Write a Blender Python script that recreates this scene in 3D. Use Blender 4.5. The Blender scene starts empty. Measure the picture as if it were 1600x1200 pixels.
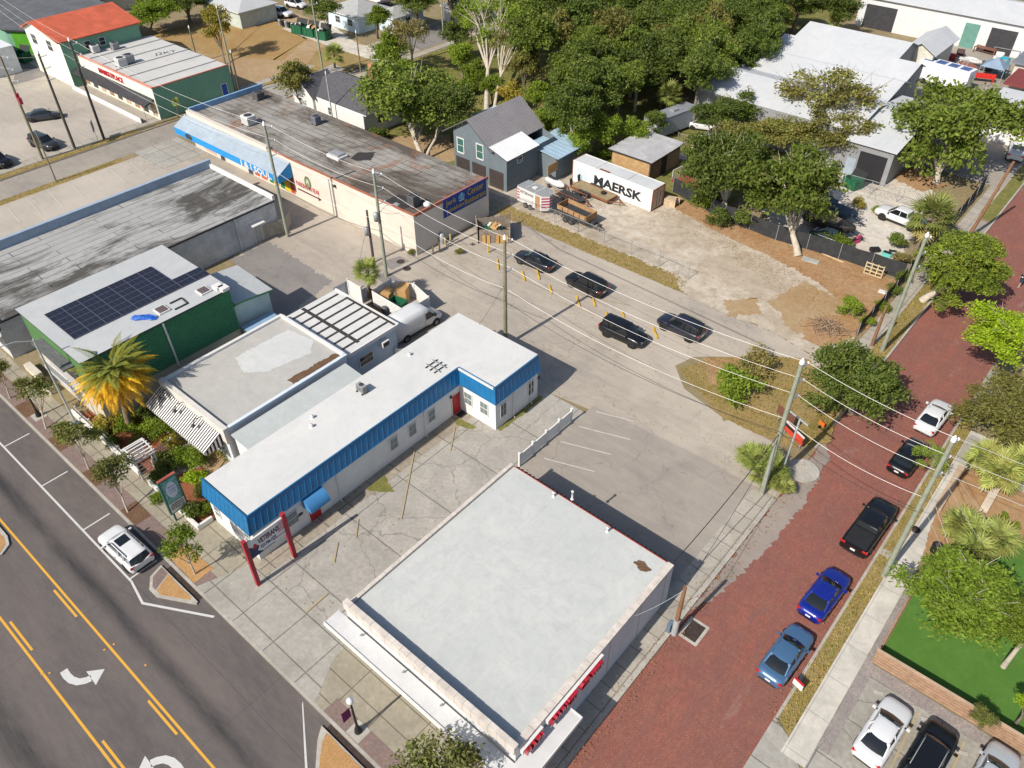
import bpy, bmesh, math, random
import numpy as np
from mathutils import Vector, Matrix
R = math.radians
random.seed(7)
SC = bpy.context.scene
COL = SC.collection
PI = math.pi

# ------------------------------------------------------------------ camera, sky, sun, exposure
CAM_H, FPX = 46.0, 1228.83
PITCH, YAW, ROLL = R(40.964), R(-40.667), R(-0.1218)
fw = Vector((math.sin(YAW) * math.cos(PITCH), math.cos(YAW) * math.cos(PITCH), -math.sin(PITCH)))
rt0 = Vector((math.cos(YAW), -math.sin(YAW), 0))
up0 = rt0.cross(fw)
rt = rt0 * math.cos(ROLL) + up0 * math.sin(ROLL)
up = up0 * math.cos(ROLL) - rt0 * math.sin(ROLL)
cd = bpy.data.cameras.new('camera')
cam = bpy.data.objects.new('camera', cd)
COL.objects.link(cam)
cam.matrix_world = Matrix(((rt.x, up.x, -fw.x, 0), (rt.y, up.y, -fw.y, 0), (rt.z, up.z, -fw.z, CAM_H), (0, 0, 0, 1)))
cd.sensor_width = 36
cd.lens = 36 * FPX / 1600
cd.clip_start, cd.clip_end = 0.5, 3000
SC.camera = cam

SUN_EL, SUN_DIR = R(41.5), Vector((0.09, 1.0, 0)).normalized()   # shadows run along SUN_DIR
w = bpy.data.worlds.new('World'); SC.world = w; w.use_nodes = True
nt = w.node_tree
sky = nt.nodes.new('ShaderNodeTexSky'); sky.sky_type = 'NISHITA'; sky.sun_disc = False
sky.sun_elevation = SUN_EL
sky.sun_rotation = math.atan2(-SUN_DIR.x, -SUN_DIR.y)
sky.air_density = 1.0; sky.dust_density = 1.5; sky.ozone_density = 1.0
bg = nt.nodes['Background']; bg.inputs[1].default_value = 0.105
nt.links.new(sky.outputs[0], bg.inputs[0])
sl = bpy.data.lights.new('sun', 'SUN'); sl.energy = 4.9; sl.angle = R(0.55); sl.color = (1.0, 0.925, 0.82)
so = bpy.data.objects.new('sun', sl); COL.objects.link(so)
ld = Vector((SUN_DIR.x * math.cos(SUN_EL), SUN_DIR.y * math.cos(SUN_EL), -math.sin(SUN_EL)))
so.rotation_euler = ld.to_track_quat('-Z', 'Y').to_euler()
so.location = (-20, -60, 80)
SC.view_settings.view_transform = 'Standard'; SC.view_settings.look = 'None'
SC.view_settings.exposure = 0.27; SC.view_settings.gamma = 1.0
SC.cycles.use_denoising = True
SC.cycles.max_bounces = 5; SC.cycles.diffuse_bounces = 3; SC.cycles.glossy_bounces = 2
SC.cycles.transparent_max_bounces = 4; SC.cycles.transmission_bounces = 2
SC.cycles.caustics_reflective = False; SC.cycles.caustics_refractive = False


def at(px, py, z=0.0):
    """survey helper: the point of the plane z that a photograph pixel (1600 x 1200) looks at"""
    d = fw * FPX + rt * (px - 800) + up * (600 - py)
    t = (z - CAM_H) / d.z
    return Vector((d.x * t, d.y * t, z))


def mpp(p):
    """metres per photograph pixel at point p"""
    return (Vector(p) - Vector((0, 0, CAM_H))).dot(fw) / FPX


# ------------------------------------------------------------------ materials
class NT:
    def __init__(s, name):
        s.m = bpy.data.materials.new(name); s.m.use_nodes = True
        s.t = s.m.node_tree; s.b = s.t.nodes['Principled BSDF']
        s._c = None
    def n(s, typ, **kw):
        nd = s.t.nodes.new('ShaderNode' + typ)
        for k, v in kw.items():
            if k.startswith('i_'): nd.inputs[k[2:].replace('_', ' ')].default_value = v
            elif k.startswith('x'): nd.inputs[int(k[1:])].default_value = v
            else: setattr(nd, k, v)
        return nd
    def l(s, a, b): s.t.links.new(a, b)
    def coord(s, rot=0, scl=(1, 1, 1)):
        if s._c is None: s._c = s.n('TexCoord')
        if not rot and scl == (1, 1, 1): return s._c.outputs['Object']
        mp = s.n('Mapping'); mp.inputs['Rotation'].default_value = (0, 0, rot); mp.inputs['Scale'].default_value = scl
        s.l(s._c.outputs['Object'], mp.inputs[0]); return mp.outputs[0]
    def noise(s, scale, detail=4, rough=.6, lo=.35, hi=.65, scl=(1, 1, 1), dist=0):
        t = s.n('TexNoise'); t.inputs['Scale'].default_value = scale; t.inputs['Detail'].default_value = detail
        t.inputs['Roughness'].default_value = rough; t.inputs['Distortion'].default_value = dist
        s.l(s.coord(0, scl), t.inputs['Vector'])
        r = s.n('MapRange'); r.inputs[1].default_value = lo; r.inputs[2].default_value = hi
        s.l(t.outputs[0], r.inputs[0]); return r.outputs[0]
    def mix(s, f, a, b):
        m = s.n('Mix'); m.data_type = 'RGBA'
        if isinstance(f, (int, float)): m.inputs[0].default_value = f
        else: s.l(f, m.inputs[0])
        for k, v in ((6, a), (7, b)):
            if isinstance(v, tuple): m.inputs[k].default_value = v if len(v) == 4 else (*v, 1)
            else: s.l(v, m.inputs[k])
        return m.outputs[2]
    def mul(s, a, b):
        m = s.n('Math'); m.operation = 'MULTIPLY'
        for k, v in ((0, a), (1, b)):
            if isinstance(v, (int, float)): m.inputs[k].default_value = v
            else: s.l(v, m.inputs[k])
        return m.outputs[0]
    def inv(s, a):
        m = s.n('Math'); m.operation = 'SUBTRACT'; m.inputs[0].default_value = 1; s.l(a, m.inputs[1]); return m.outputs[0]
    def bump(s, h, strength=.3, dist=.02):
        b = s.n('Bump'); b.inputs['Strength'].default_value = strength; b.inputs['Distance'].default_value = dist
        s.l(h, b.inputs['Height']); s.l(b.outputs[0], s.b.inputs['Normal'])
    def out(s, col, rough=.8, spec=.3, metal=0, coat=0):
        if isinstance(col, tuple): s.b.inputs['Base Color'].default_value = (*col[:3], 1)
        else: s.l(col, s.b.inputs['Base Color'])
        s.b.inputs['Roughness'].default_value = rough; s.b.inputs['Metallic'].default_value = metal
        s.b.inputs['Specular IOR Level'].default_value = spec
        if coat: s.b.inputs['Coat Weight'].default_value = coat; s.b.inputs['Coat Roughness'].default_value = .06
        return s.m
    def brick(s, bw, rh, mortar=.02, rot=0, offset=.5, c1=1, c2=.7, mo=0, freq=2):
        t = s.n('TexBrick'); t.offset = offset; t.offset_frequency = freq
        for k, v in (('Scale', 1), ('Mortar Size', mortar), ('Brick Width', bw), ('Row Height', rh), ('Mortar Smooth', .1), ('Bias', 0)):
            t.inputs[k].default_value = v
        for k, v in (('Color1', c1), ('Color2', c2), ('Mortar', mo)): t.inputs[k].default_value = (v, v, v, 1)
        s.l(s.coord(rot), t.inputs['Vector']); return t


def sh(c, k): return tuple(min(1, x * k) for x in c)


_mc = {}
def P(name, col, rough=.75, var=.14, scale=1.2, spec=.3, metal=0, coat=0, bump=0):
    """plain painted / weathered surface: colour with two scales of mottling"""
    if name in _mc: return _mc[name]
    t = NT(name)
    a = t.noise(scale, 5, .65); b = t.noise(scale * 9, 2, .5)
    c = t.mix(a, sh(col, 1 - var), sh(col, 1 + var))
    c = t.mix(t.mul(b, .35), c, sh(col, 1 - var * 1.6))
    if bump: t.bump(b, bump)
    _mc[name] = t.out(c, rough, spec, metal, coat); return _mc[name]


def ground(name, c1, c2, c3, s1=.25, s2=2.2, spots=.5, rough=.95, fine=18):
    t = NT(name)
    a = t.noise(s1, 6, .65, .38, .62, dist=.6); b = t.noise(s2, 5, .7, .4, .62); f = t.noise(fine, 3, .6)
    c = t.mix(a, c1, c2); c = t.mix(t.mul(b, spots), c, c3); c = t.mix(t.mul(f, .35), c, sh(c1, .55))
    t.bump(f, .25, .03)
    return t.out(c, rough, .15)


def concrete(name, col, bw=0, rh=0, rot=0, off=0, mortar=.035, stain=.5, cracks=0, sscale=.45, joint=.35):
    t = NT(name)
    a = t.noise(sscale, 6, .7, .36, .66, dist=.8); b = t.noise(3.2, 5, .65, .4, .7); f = t.noise(25, 2)
    c = t.mix(a, sh(col, 1.12), sh(col, .8)); c = t.mix(t.mul(b, stain), c, sh((col[0], col[1] * .97, col[2] * .9), .66))
    c = t.mix(t.mul(f, .22), c, sh(col, .6))
    if bw:
        k = t.brick(bw, rh, mortar, rot, off, 1, .86, 0)
        c2 = t.n('MixRGB'); c2.blend_type = 'MULTIPLY'; c2.inputs[0].default_value = .8
        t.l(c, c2.inputs[1])
        r = t.n('MapRange'); r.inputs[3].default_value = joint; r.inputs[4].default_value = 1.0
        t.l(k.outputs[0], r.inputs[0]); t.l(r.outputs[0], c2.inputs[2]); c = c2.outputs[0]
    if cracks:
        v = t.n('TexVoronoi'); v.feature = 'DISTANCE_TO_EDGE'; v.inputs['Scale'].default_value = cracks
        v.inputs['Randomness'].default_value = 1
        nz = t.n('TexNoise'); nz.inputs['Scale'].default_value = 1.2; t.l(t.coord(), nz.inputs['Vector'])
        ad = t.n('VectorMath'); ad.operation = 'ADD'; t.l(t.coord(), ad.inputs[0])
        scn = t.n('VectorMath'); scn.operation = 'SCALE'; scn.inputs['Scale'].default_value = .9
        t.l(nz.outputs[1], scn.inputs[0]); t.l(scn.outputs[0], ad.inputs[1]); t.l(ad.outputs[0], v.inputs['Vector'])
        r = t.n('MapRange'); r.inputs[1].default_value = 0; r.inputs[2].default_value = .012 * cracks / .2
        r.inputs[3].default_value = .6; r.inputs[4].default_value = 0
        t.l(v.outputs['Distance'], r.inputs[0]); c = t.mix(r.outputs[0], c, sh(col, .32))
    return t.out(c, .9, .2)


def rolled(name, col, dark, bw, rh, rot=0, amt=.6, seam=.05, rust=None, sc=.12, scy=(1, 1, 1), lo=.5, hi=.64):
    """rolled roofing with tarred seams and big weather stains"""
    t = NT(name)
    k = t.brick(bw, rh, seam, rot, .37, 1, .86, 0)
    a = t.noise(sc, 6, .7, lo, hi, scy, .5); b = t.noise(1.8, 5, .7, .38, .65)
    tone = t.mix(k.outputs[0], sh(col, .55), col)
    tone = t.mix(t.mul(b, .4), tone, sh(col, .7))
    tone = t.mix(t.mul(a, amt), tone, dark)
    if rust:
        r = t.noise(.16, 6, .75, .56, .68, (1, .8, 1), 1.2); tone = t.mix(t.mul(r, .75), tone, rust)
    sm = t.noise(.2, 5, .7, .42, .56, scy, .8); mo = t.mix(t.mul(t.mul(k.outputs[1], .8), sm), tone, sh(dark, .55))
    return t.out(mo, .9, .15)


def gloss(name, col, rough=.25, coat=.6, metal=0.0):
    if name in _mc: return _mc[name]
    t = NT(name); _mc[name] = t.out(col, rough, .5, metal, coat); return _mc[name]


def leafmat(name, c1, c2, trans=.35, c3=None):
    t = NT(name)
    g = t.n('NewGeometry'); oi = t.n('ObjectInfo')
    a = t.noise(.55, 3, .6, .35, .65)
    c1, c2, c3 = [(x[0] * k * 1.02, x[1] * k, x[2] * k * .75) if x else None for x, k in ((c1, 1.45), (c2, 1.95), (c3, 1.5))]
    c = t.mix(g.outputs['Random Per Island'], c1, c2)
    if c3: c = t.mix(t.mul(a, .75), c, c3)
    tw = t.n('Math'); tw.operation = 'FRACT'; t.l(t.mul(g.outputs['Random Per Island'], 37.7), tw.inputs[0])
    dd = t.n('MapRange'); dd.inputs[1].default_value = .9; dd.inputs[2].default_value = .95; t.l(tw.outputs[0], dd.inputs[0])
    c = t.mix(t.mul(dd.outputs[0], .45), c, (.24, .20, .10))
    hsv = t.n('HueSaturation'); t.l(c, hsv.inputs['Color'])
    r = t.n('MapRange'); r.inputs[3].default_value = .8; r.inputs[4].default_value = 1.2
    t.l(oi.outputs['Random'], r.inputs[0]); t.l(r.outputs[0], hsv.inputs['Value'])
    t.l(hsv.outputs[0], t.b.inputs['Base Color']); t.b.inputs['Roughness'].default_value = .6
    t.b.inputs['Specular IOR Level'].default_value = .25
    tr = t.n('BsdfTranslucent'); br = t.n('Mix'); br.data_type = 'RGBA'
    t.l(hsv.outputs[0], tr.inputs['Color'])
    mx = t.n('MixShader'); mx.inputs[0].default_value = trans
    o = t.t.nodes['Material Output']
    t.l(t.b.outputs[0], mx.inputs[1]); t.l(tr.outputs[0], mx.inputs[2]); t.l(mx.outputs[0], o.inputs[0])
    return t.m


# ------------------------------------------------------------------ meshes and objects
class MB:
    """collects shapes (world or local metres) and links them as ONE mesh object"""
    def __init__(s): s.v = []; s.f = []; s.mi = []; s.sm = []; s.mats = []
    def mat(s, m):
        if m not in s.mats: s.mats.append(m)
        return s.mats.index(m)
    def add(s, vs, fs, m=None, smooth=False):
        o = len(s.v); s.v += [tuple(v) for v in vs]
        k = s.mat(m) if m else 0
        for f in fs: s.f.append(tuple(o + i for i in f)); s.mi.append(k); s.sm.append(smooth)
        return s
    def box(s, x0, x1, y0, y1, z0, z1, m=None):
        v = [(x, y, z) for z in (z0, z1) for y in (y0, y1) for x in (x0, x1)]
        return s.add(v, [(0, 2, 3, 1), (4, 5, 7, 6), (0, 1, 5, 4), (2, 6, 7, 3), (0, 4, 6, 2), (1, 3, 7, 5)], m)
    def obox(s, c, ux, uy, uz, m=None):
        """box from centre and three half-axis vectors"""
        c, ux, uy, uz = map(Vector, (c, ux, uy, uz))
        v = [c + ux * i + uy * j + uz * k for k in (-1, 1) for j in (-1, 1) for i in (-1, 1)]
        return s.add(v, [(0, 2, 3, 1), (4, 5, 7, 6), (0, 1, 5, 4), (2, 6, 7, 3), (0, 4, 6, 2), (1, 3, 7, 5)], m)
    def bar(s, a, b, wd, ht=None, m=None):
        """rectangular bar from a to b"""
        a, b = Vector(a), Vector(b); d = b - a; L = d.length
        if L < 1e-6: return s
        d /= L; side = d.cross(Vector((0, 0, 1)))
        if side.length < 1e-4: side = Vector((1, 0, 0))
        side.normalize(); u = side.cross(d)
        return s.obox((a + b) / 2, d * L / 2, side * wd / 2, u * (ht or wd) / 2, m)
    def prism(s, poly, z0, z1, m=None, mside=None, bottom=False):
        n = len(poly)
        area = sum(poly[i][0] * poly[(i + 1) % n][1] - poly[(i + 1) % n][0] * poly[i][1] for i in range(n))
        if area < 0: poly = poly[::-1]
        b = [(p[0], p[1], z0) for p in poly]; t = [(p[0], p[1], z1) for p in poly]
        s.add(b + t, [(i, (i + 1) % n, n + (i + 1) % n, n + i) for i in range(n)], mside or m)
        s.add(t, [tuple(range(n))], m)
        if bottom: s.add(b, [tuple(reversed(range(n)))], mside or m)
        return s
    def poly(s, pts, m=None, smooth=False): return s.add(pts, [tuple(range(len(pts)))], m, smooth)
    def tube(s, pts, r, n=8, m=None, caps=True, smooth=True):
        pts = [Vector(p) for p in pts]; rs = r if isinstance(r, (list, tuple)) else [r] * len(pts)
        V, Fc = [], []
        for i, p in enumerate(pts):
            d = (pts[min(i + 1, len(pts) - 1)] - pts[max(i - 1, 0)]).normalized()
            a = d.cross(Vector((0, 0, 1)));
            if a.length < 1e-3: a = d.cross(Vector((1, 0, 0)))
            a.normalize(); b = a.cross(d)
            for k in range(n):
                t = 2 * PI * k / n; V.append(p + (a * math.cos(t) - b * math.sin(t)) * rs[i])
        for i in range(len(pts) - 1):
            for k in range(n):
                Fc.append((i * n + k, i * n + (k + 1) % n, (i + 1) * n + (k + 1) % n, (i + 1) * n + k))
        s.add(V, Fc, m, smooth)
        if caps:
            s.add(V[:n], [tuple(reversed(range(n)))], m); s.add(V[-n:], [tuple(range(n))], m)
        return s
    def lathe(s, prof, c=(0, 0, 0), n=16, m=None, smooth=True):
        V = [(c[0] + r * math.cos(2 * PI * k / n), c[1] + r * math.sin(2 * PI * k / n), c[2] + z) for r, z in prof for k in range(n)]
        Fc = [(i * n + k, i * n + (k + 1) % n, (i + 1) * n + (k + 1) % n, (i + 1) * n + k) for i in range(len(prof) - 1) for k in range(n)]
        s.add(V, Fc, m, smooth)
        if prof[-1][0] > 1e-4: s.add(V[-n:], [tuple(range(n))], m)
        return s
    def grid(s, rings, m=None, smooth=True, closed=True, capa=False, capb=False):
        n = len(rings[0]); V = [p for r in rings for p in r]; Fc = []
        for i in range(len(rings) - 1):
            for k in range(n if closed else n - 1):
                Fc.append((i * n + k, i * n + (k + 1) % n, (i + 1) * n + (k + 1) % n, (i + 1) * n + k))
        s.add(V, Fc, m, smooth)
        if capa: s.add(rings[0], [tuple(reversed(range(n)))], m, smooth)
        if capb: s.add(rings[-1], [tuple(range(n))], m, smooth)
        return s
    def disc(s, c, r, axis, n=16, m=None, thick=0):
        c = Vector(c); axis = Vector(axis).normalized()
        return s.tube([c - axis * (thick / 2 or .005), c + axis * (thick / 2 or .005)], r, n, m, True, False)
    def mesh(s, name, o=(0, 0, 0)):
        me = bpy.data.meshes.new(name)
        ox, oy, oz = o
        me.from_pydata([(x - ox, y - oy, z - oz) for x, y, z in s.v], [], s.f)
        for m in s.mats: me.materials.append(m)
        me.polygons.foreach_set('material_index', s.mi); me.polygons.foreach_set('use_smooth', s.sm)
        me.update(); return me


ORG = {}
def obj(name, mb, mat=None, parent=None, o=None, label=None):
    """links a collected mesh as one object; a child of `parent` is stored about its parent's base"""
    if isinstance(mb, MB):
        if mat and not mb.mats: mb.mats = [mat]
        org = ORG.get(parent.name, (0, 0, 0)) if parent else (o or (0, 0, 0))
        me = mb.mesh(name, org)
    else:
        me = mb; org = o or (0, 0, 0)
    ob = bpy.data.objects.new(name, me); COL.objects.link(ob)
    if parent: ob.parent = parent; ORG[ob.name] = org
    else: ob.location = org; ORG[ob.name] = org
    if label: ob['label'] = label
    return ob


def tag(o, label, cat, group=None, kind=None):
    o['label'] = label; o['category'] = cat
    if group: o['group'] = group
    if kind: o['kind'] = kind
    return o


def thing(name, label, cat, loc=(0, 0, 0), rz=0, group=None):
    o = bpy.data.objects.new(name, None); COL.objects.link(o)
    o.empty_display_size = .2
    o.location = loc; o.rotation_euler = (0, 0, rz)
    ORG[o.name] = tuple(loc) if not rz else (0, 0, 0)
    return tag(o, label, cat, group)


def local(o):
    """parts of this thing are given in its own metres, not world metres"""
    ORG[o.name] = (0, 0, 0); return o


def dup(root, loc, rz=None, label=None, group=None, scale=None, swap=None):
    r = root.copy(); COL.objects.link(r); r.location = loc
    if rz is not None: r.rotation_euler = (root.rotation_euler.x, root.rotation_euler.y, rz)
    if scale: r.scale = (scale,) * 3 if isinstance(scale, (int, float)) else scale
    if label: r['label'] = label
    if group: r['group'] = group
    def rec(src, dst):
        for ch in list(src.children):
            c = ch.copy(); COL.objects.link(c); c.parent = dst
            if swap and ch.name.split('.')[0] in swap:
                c.data = ch.data.copy(); c.data.materials.clear(); c.data.materials.append(swap[ch.name.split('.')[0]])
            rec(ch, c)
    rec(root, r); return r


def structure(o): o['kind'] = 'structure'; return o


def jitter(pts, step, amp, rnd):
    if step > .45 and amp > .08:      # ragged edge: broad wander, then fine teeth
        pts = jitter(pts, step * 1.6, amp * .8, random.Random(rnd.random())) if step < 90 else pts
        step, amp = .22, min(.16, amp * .55)
    out = []
    n = len(pts)
    for i in range(n):
        a, b = Vector(pts[i][:2]), Vector(pts[(i + 1) % n][:2]); L = (b - a).length
        k = max(1, int(L / step))
        nrm = Vector((-(b - a).y, (b - a).x)).normalized() if L > 0 else Vector((0, 0))
        for j in range(k):
            p = a + (b - a) * (j / k) + nrm * rnd.uniform(-amp, amp)
            out.append((p.x, p.y))
    return out


PATCH_N = [0]
def patch(name, pts, mat, lvl, jit=0, step=.8, seed=1, label=None):
    """one sheet of ground cover; lvl counts 4 mm steps above its block"""
    rnd = random.Random(seed * 13 + len(pts))
    pts = [(p[0], p[1]) for p in pts]
    if jit: pts = jitter(pts, step, jit, rnd)
    bm = bmesh.new()
    PATCH_N[0] += 1
    z = lvl * .004 + PATCH_N[0] * .0005
    vs = [bm.verts.new((x, y, z)) for x, y in pts]
    f = bm.faces.new(vs); f.normal_update()
    if f.normal.z < 0: f.normal_flip()
    bmesh.ops.triangulate(bm, faces=bm.faces[:], ngon_method='EAR_CLIP')
    me = bpy.data.meshes.new(name); bm.to_mesh(me); bm.free(); me.materials.append(mat)
    ob = bpy.data.objects.new(name, me); COL.objects.link(ob)
    ob['kind'] = 'structure'
    return ob


def rect(x0, x1, y0, y1): return [(x0, y0), (x1, y0), (x1, y1), (x0, y1)]
def pix(*pp, z=0): return [tuple(at(x, y, z))[:2] for x, y in pp]


def text_mesh(txt, height, width=None, depth=.03, spacing=1.0, bold=.0):
    """flat lettering lying in x (reading) / y (up), extruded by depth; returns verts, faces"""
    c = bpy.data.curves.new('lettering', 'FONT'); c.body = txt; c.size = 1; c.extrude = depth / 2
    c.space_character = spacing; c.offset = bold; c.resolution_u = 2; c.space_line = .85
    c.align_x = 'LEFT'
    o = bpy.data.objects.new('lettering', c); COL.objects.link(o)
    dg = bpy.context.evaluated_depsgraph_get(); me = bpy.data.meshes.new_from_object(o.evaluated_get(dg))
    V = [tuple(v.co) for v in me.vertices]; Fc = [tuple(p.vertices) for p in me.polygons]
    bpy.data.objects.remove(o); bpy.data.curves.remove(c); bpy.data.meshes.remove(me)
    xs = [v[0] for v in V]; ys = [v[1] for v in V]
    sx = (width / (max(xs) - min(xs))) if width else height / (max(ys) - min(ys))
    sy = height / (max(ys) - min(ys))
    x0, y0 = min(xs), min(ys)
    return [((v[0] - x0) * sx, (v[1] - y0) * sy, v[2]) for v in V], Fc


def put_text(mb, txt, org, right, upv, height, width=None, depth=.03, m=None, **kw):
    V, Fc = text_mesh(txt, height, width, depth, **kw)
    org, right, upv = Vector(org), Vector(right).normalized(), Vector(upv).normalized(); n = right.cross(upv)
    return mb.add([org + right * x + upv * y + n * z for x, y, z in V], Fc, m)
# ------------------------------------------------------------------ ground materials
def asphalt_main():
    t = NT('main_road_asphalt')
    a = t.noise(.16, 6, .7, .36, .66, (.5, 1.2, 1), .4); b = t.noise(2.5, 5, .7, .4, .66, (.35, 1.3, 1)); f = t.noise(30, 2)
    c = t.mix(a, (.145, .123, .114), (.095, .085, .083)); c = t.mix(t.mul(b, .4), c, (.175, .15, .136)); c = t.mix(t.mul(f, .35), c, (.05, .047, .047))
    sp = t.n('SeparateXYZ'); t.l(t.coord(), sp.inputs[0])
    for y0, wd, amt in ((5.35, .85, .95), (-2.9, 1.5, .95), (-6.4, 1.2, .8), (1.9, .8, .12)):
        s = t.n('Math'); s.operation = 'SUBTRACT'; s.inputs[1].default_value = y0; t.l(sp.outputs[1], s.inputs[0])
        ab = t.n('Math'); ab.operation = 'ABSOLUTE'; t.l(s.outputs[0], ab.inputs[0])
        r = t.n('MapRange'); r.interpolation_type = 'SMOOTHSTEP'; r.inputs[1].default_value = 0; r.inputs[2].default_value = wd
        r.inputs[3].default_value = amt; r.inputs[4].default_value = 0; t.l(ab.outputs[0], r.inputs[0])
        n = t.noise(.5, 5, .75, .2, .6, (.3, 1.5, 1))
        c = t.mix(t.mul(r.outputs[0], n), c, (.035, .034, .036))
    # long sealed joints across the lanes
    k = t.brick(13.7, 3.65, .02, 0, 0, 1, 1, 0); c = t.mix(t.mul(k.outputs[1], .45), c, (.04, .038, .038))
    return t.out(c, .85, .25)


def brick_paving():
    t = NT('red_brick_paving')
    k = t.brick(.24, .115, .012, PI / 2, .5, 1, .62, .35)
    a = t.noise(.22, 6, .72, .36, .66, dist=.7); b = t.noise(1.1, 6, .75, .42, .68, (1.3, .6, 1)); f = t.noise(9, 3, .7, .4, .7)
    c = t.mix(a, (.345, .118, .086), (.255, .105, .088)); c = t.mix(t.mul(b, .5), c, (.34, .16, .10)); c = t.mix(t.mul(f, .5), c, (.105, .06, .052))
    d = t.noise(.5, 6, .8, .56, .7, (.7, .4, 1), 1.5); c = t.mix(t.mul(d, .75), c, (.15, .115, .105))
    m = t.n('MixRGB'); m.blend_type = 'MULTIPLY'; m.inputs[0].default_value = .55; t.l(c, m.inputs[1]); t.l(k.outputs[0], m.inputs[2])
    g = t.noise(.35, 5, .8, .6, .74, (1, .35, 1), .6); c = t.mix(t.mul(g, .55), m.outputs[0], (.33, .25, .21))
    tr = t.noise(1.0, 4, .7, .45, .7, (1.5, .06, 1)); c = t.mix(t.mul(tr, .45), c, (.17, .085, .075))
    rw_ = t.noise(1.0, 3, .6, .42, .62, (.5, 5.5, 1)); c = t.mix(t.mul(rw_, .3), c, (.16, .07, .06))
    t.bump(k.outputs[0], .2, .01)
    return t.out(c, .85, .25)


def alley_mat(name, c1, c2, c3):
    t = NT(name)
    a = t.noise(.1, 7, .72, .36, .64, (1, 1, 1), .9); b = t.noise(.8, 6, .75, .4, .66, (.45, 1.3, 1), .5); f = t.noise(22, 3)
    c = t.mix(a, c1, c2); c = t.mix(t.mul(b, .55), c, c3); c = t.mix(t.mul(f, .3), c, sh(c1, .5))
    v = t.n('TexVoronoi'); v.feature = 'DISTANCE_TO_EDGE'; v.inputs['Scale'].default_value = .13
    nz = t.n('TexNoise'); nz.inputs['Scale'].default_value = .5; nz.inputs['Detail'].default_value = 6; t.l(t.coord(), nz.inputs['Vector'])
    sc_ = t.n('VectorMath'); sc_.operation = 'SCALE'; sc_.inputs['Scale'].default_value = 4; t.l(nz.outputs[1], sc_.inputs[0])
    ad = t.n('VectorMath'); ad.operation = 'ADD'; t.l(t.coord(), ad.inputs[0]); t.l(sc_.outputs[0], ad.inputs[1]); t.l(ad.outputs[0], v.inputs['Vector'])
    r = t.n('MapRange'); r.inputs[2].default_value = .008; r.inputs[3].default_value = .5; r.inputs[4].default_value = 0
    t.l(v.outputs['Distance'], r.inputs[0]); c = t.mix(r.outputs[0], c, sh(c1, .4))
    s = t.noise(.35, 6, .8, .58, .7, dist=1); c = t.mix(t.mul(s, .6), c, sh(c3, .5))
    ty = t.noise(1, 6, .75, .5, .72, (.05, 1.6, 1)); c = t.mix(t.mul(ty, .42), c, sh(c1, .62))
    pl = t.noise(.05, 3, .6, .45, .6, dist=.5); c = t.mix(t.mul(pl, .35), c, sh(c3, 1.12))
    return t.out(c, .92, .15)


G_BASE = ground('dry_sandy_soil', (.30, .235, .15), (.235, .19, .10), (.16, .15, .07))
G_GRASS = ground('dry_grass', (.27, .195, .075), (.36, .25, .125), (.19, .165, .055), .3, 2.0, .6)
G_GREEN = ground('rough_green_grass', (.16, .165, .045), (.26, .21, .08), (.09, .12, .03), .3, 1.7, .7)
G_YARD = ground('bare_yard_soil', (.36, .25, .14), (.42, .32, .2), (.27, .17, .08), .12, 1.2, .5)
G_SAND = ground('crushed_shell_lot', (.43, .37, .29), (.60, .545, .465), (.30, .235, .165), .13, .8, .6)
G_ORANGE = ground('pine_straw_soil', (.36, .205, .10), (.42, .28, .16), (.22, .135, .075), .3, 1.8, .5)
G_MULCH = ground('red_mulch', (.25, .085, .04), (.30, .12, .06), (.12, .05, .03), 1.2, 7, .6)
G_BROWN = ground('brown_mulch', (.15, .085, .05), (.19, .115, .07), (.07, .045, .03), 1.2, 7, .6)
G_GRAVEL = ground('grey_gravel', (.36, .32, .29), (.28, .25, .24), (.16, .145, .14), .8, 9, .75, fine=40)
G_TAN = ground('tan_pebbles', (.50, .30, .13), (.42, .24, .10), (.24, .13, .06), 1, 9, .6, fine=40)
G_TURF = ground('artificial_turf', (.075, .17, .030), (.095, .20, .038), (.06, .14, .025), .5, 3, .4, fine=35)
M_MAIN = asphalt_main(); M_BRICK = brick_paving()
M_ALLEY = alley_mat('worn_alley_asphalt', (.39, .345, .29), (.29, .26, .23), (.46, .41, .34))
M_ALLEY2 = alley_mat('left_street_asphalt', (.30, .27, .235), (.25, .23, .205), (.36, .32, .27))
M_LOTE = alley_mat('east_lot_asphalt', (.325, .29, .25), (.255, .23, .21), (.375, .335, .28))
M_LOTL = alley_mat('tan_lot_paving', (.40, .36, .31), (.34, .31, .27), (.45, .41, .35))
M_WALK = concrete('sidewalk_concrete', (.33, .30, .235), 2.6, 1.5, 0, 0, .04, .6)
M_WALKN = concrete('side_sidewalk_concrete', (.39, .36, .31), 1.6, 1.55, PI / 2, 0, .035, .4)
M_WALKE = concrete('east_sidewalk_concrete', (.53, .505, .45), 2.9, 1.4, PI / 2, 0, .03, .3, 0, .45, .6)
M_APRON = concrete('apron_concrete', (.385, .365, .33), 5.6, 5.2, 0, 0, .045, .55, cracks=.16)
M_DRIVE = concrete('drive_concrete', (.37, .355, .32), 3.3, 2.7, 0, 0, .045, .55)
M_KERB = concrete('kerb_concrete', (.40, .38, .34), 0, 0, stain=.5)
M_CLOT = concrete('stall_concrete', (.34, .325, .29), 5, 6, 0, 0, .04, .7, cracks=.1)
M_WPAD = concrete('white_concrete', (.58, .54, .47), 6, 5, 0, 0, .04, .4, cracks=.18)
M_PAVER = None
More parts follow.
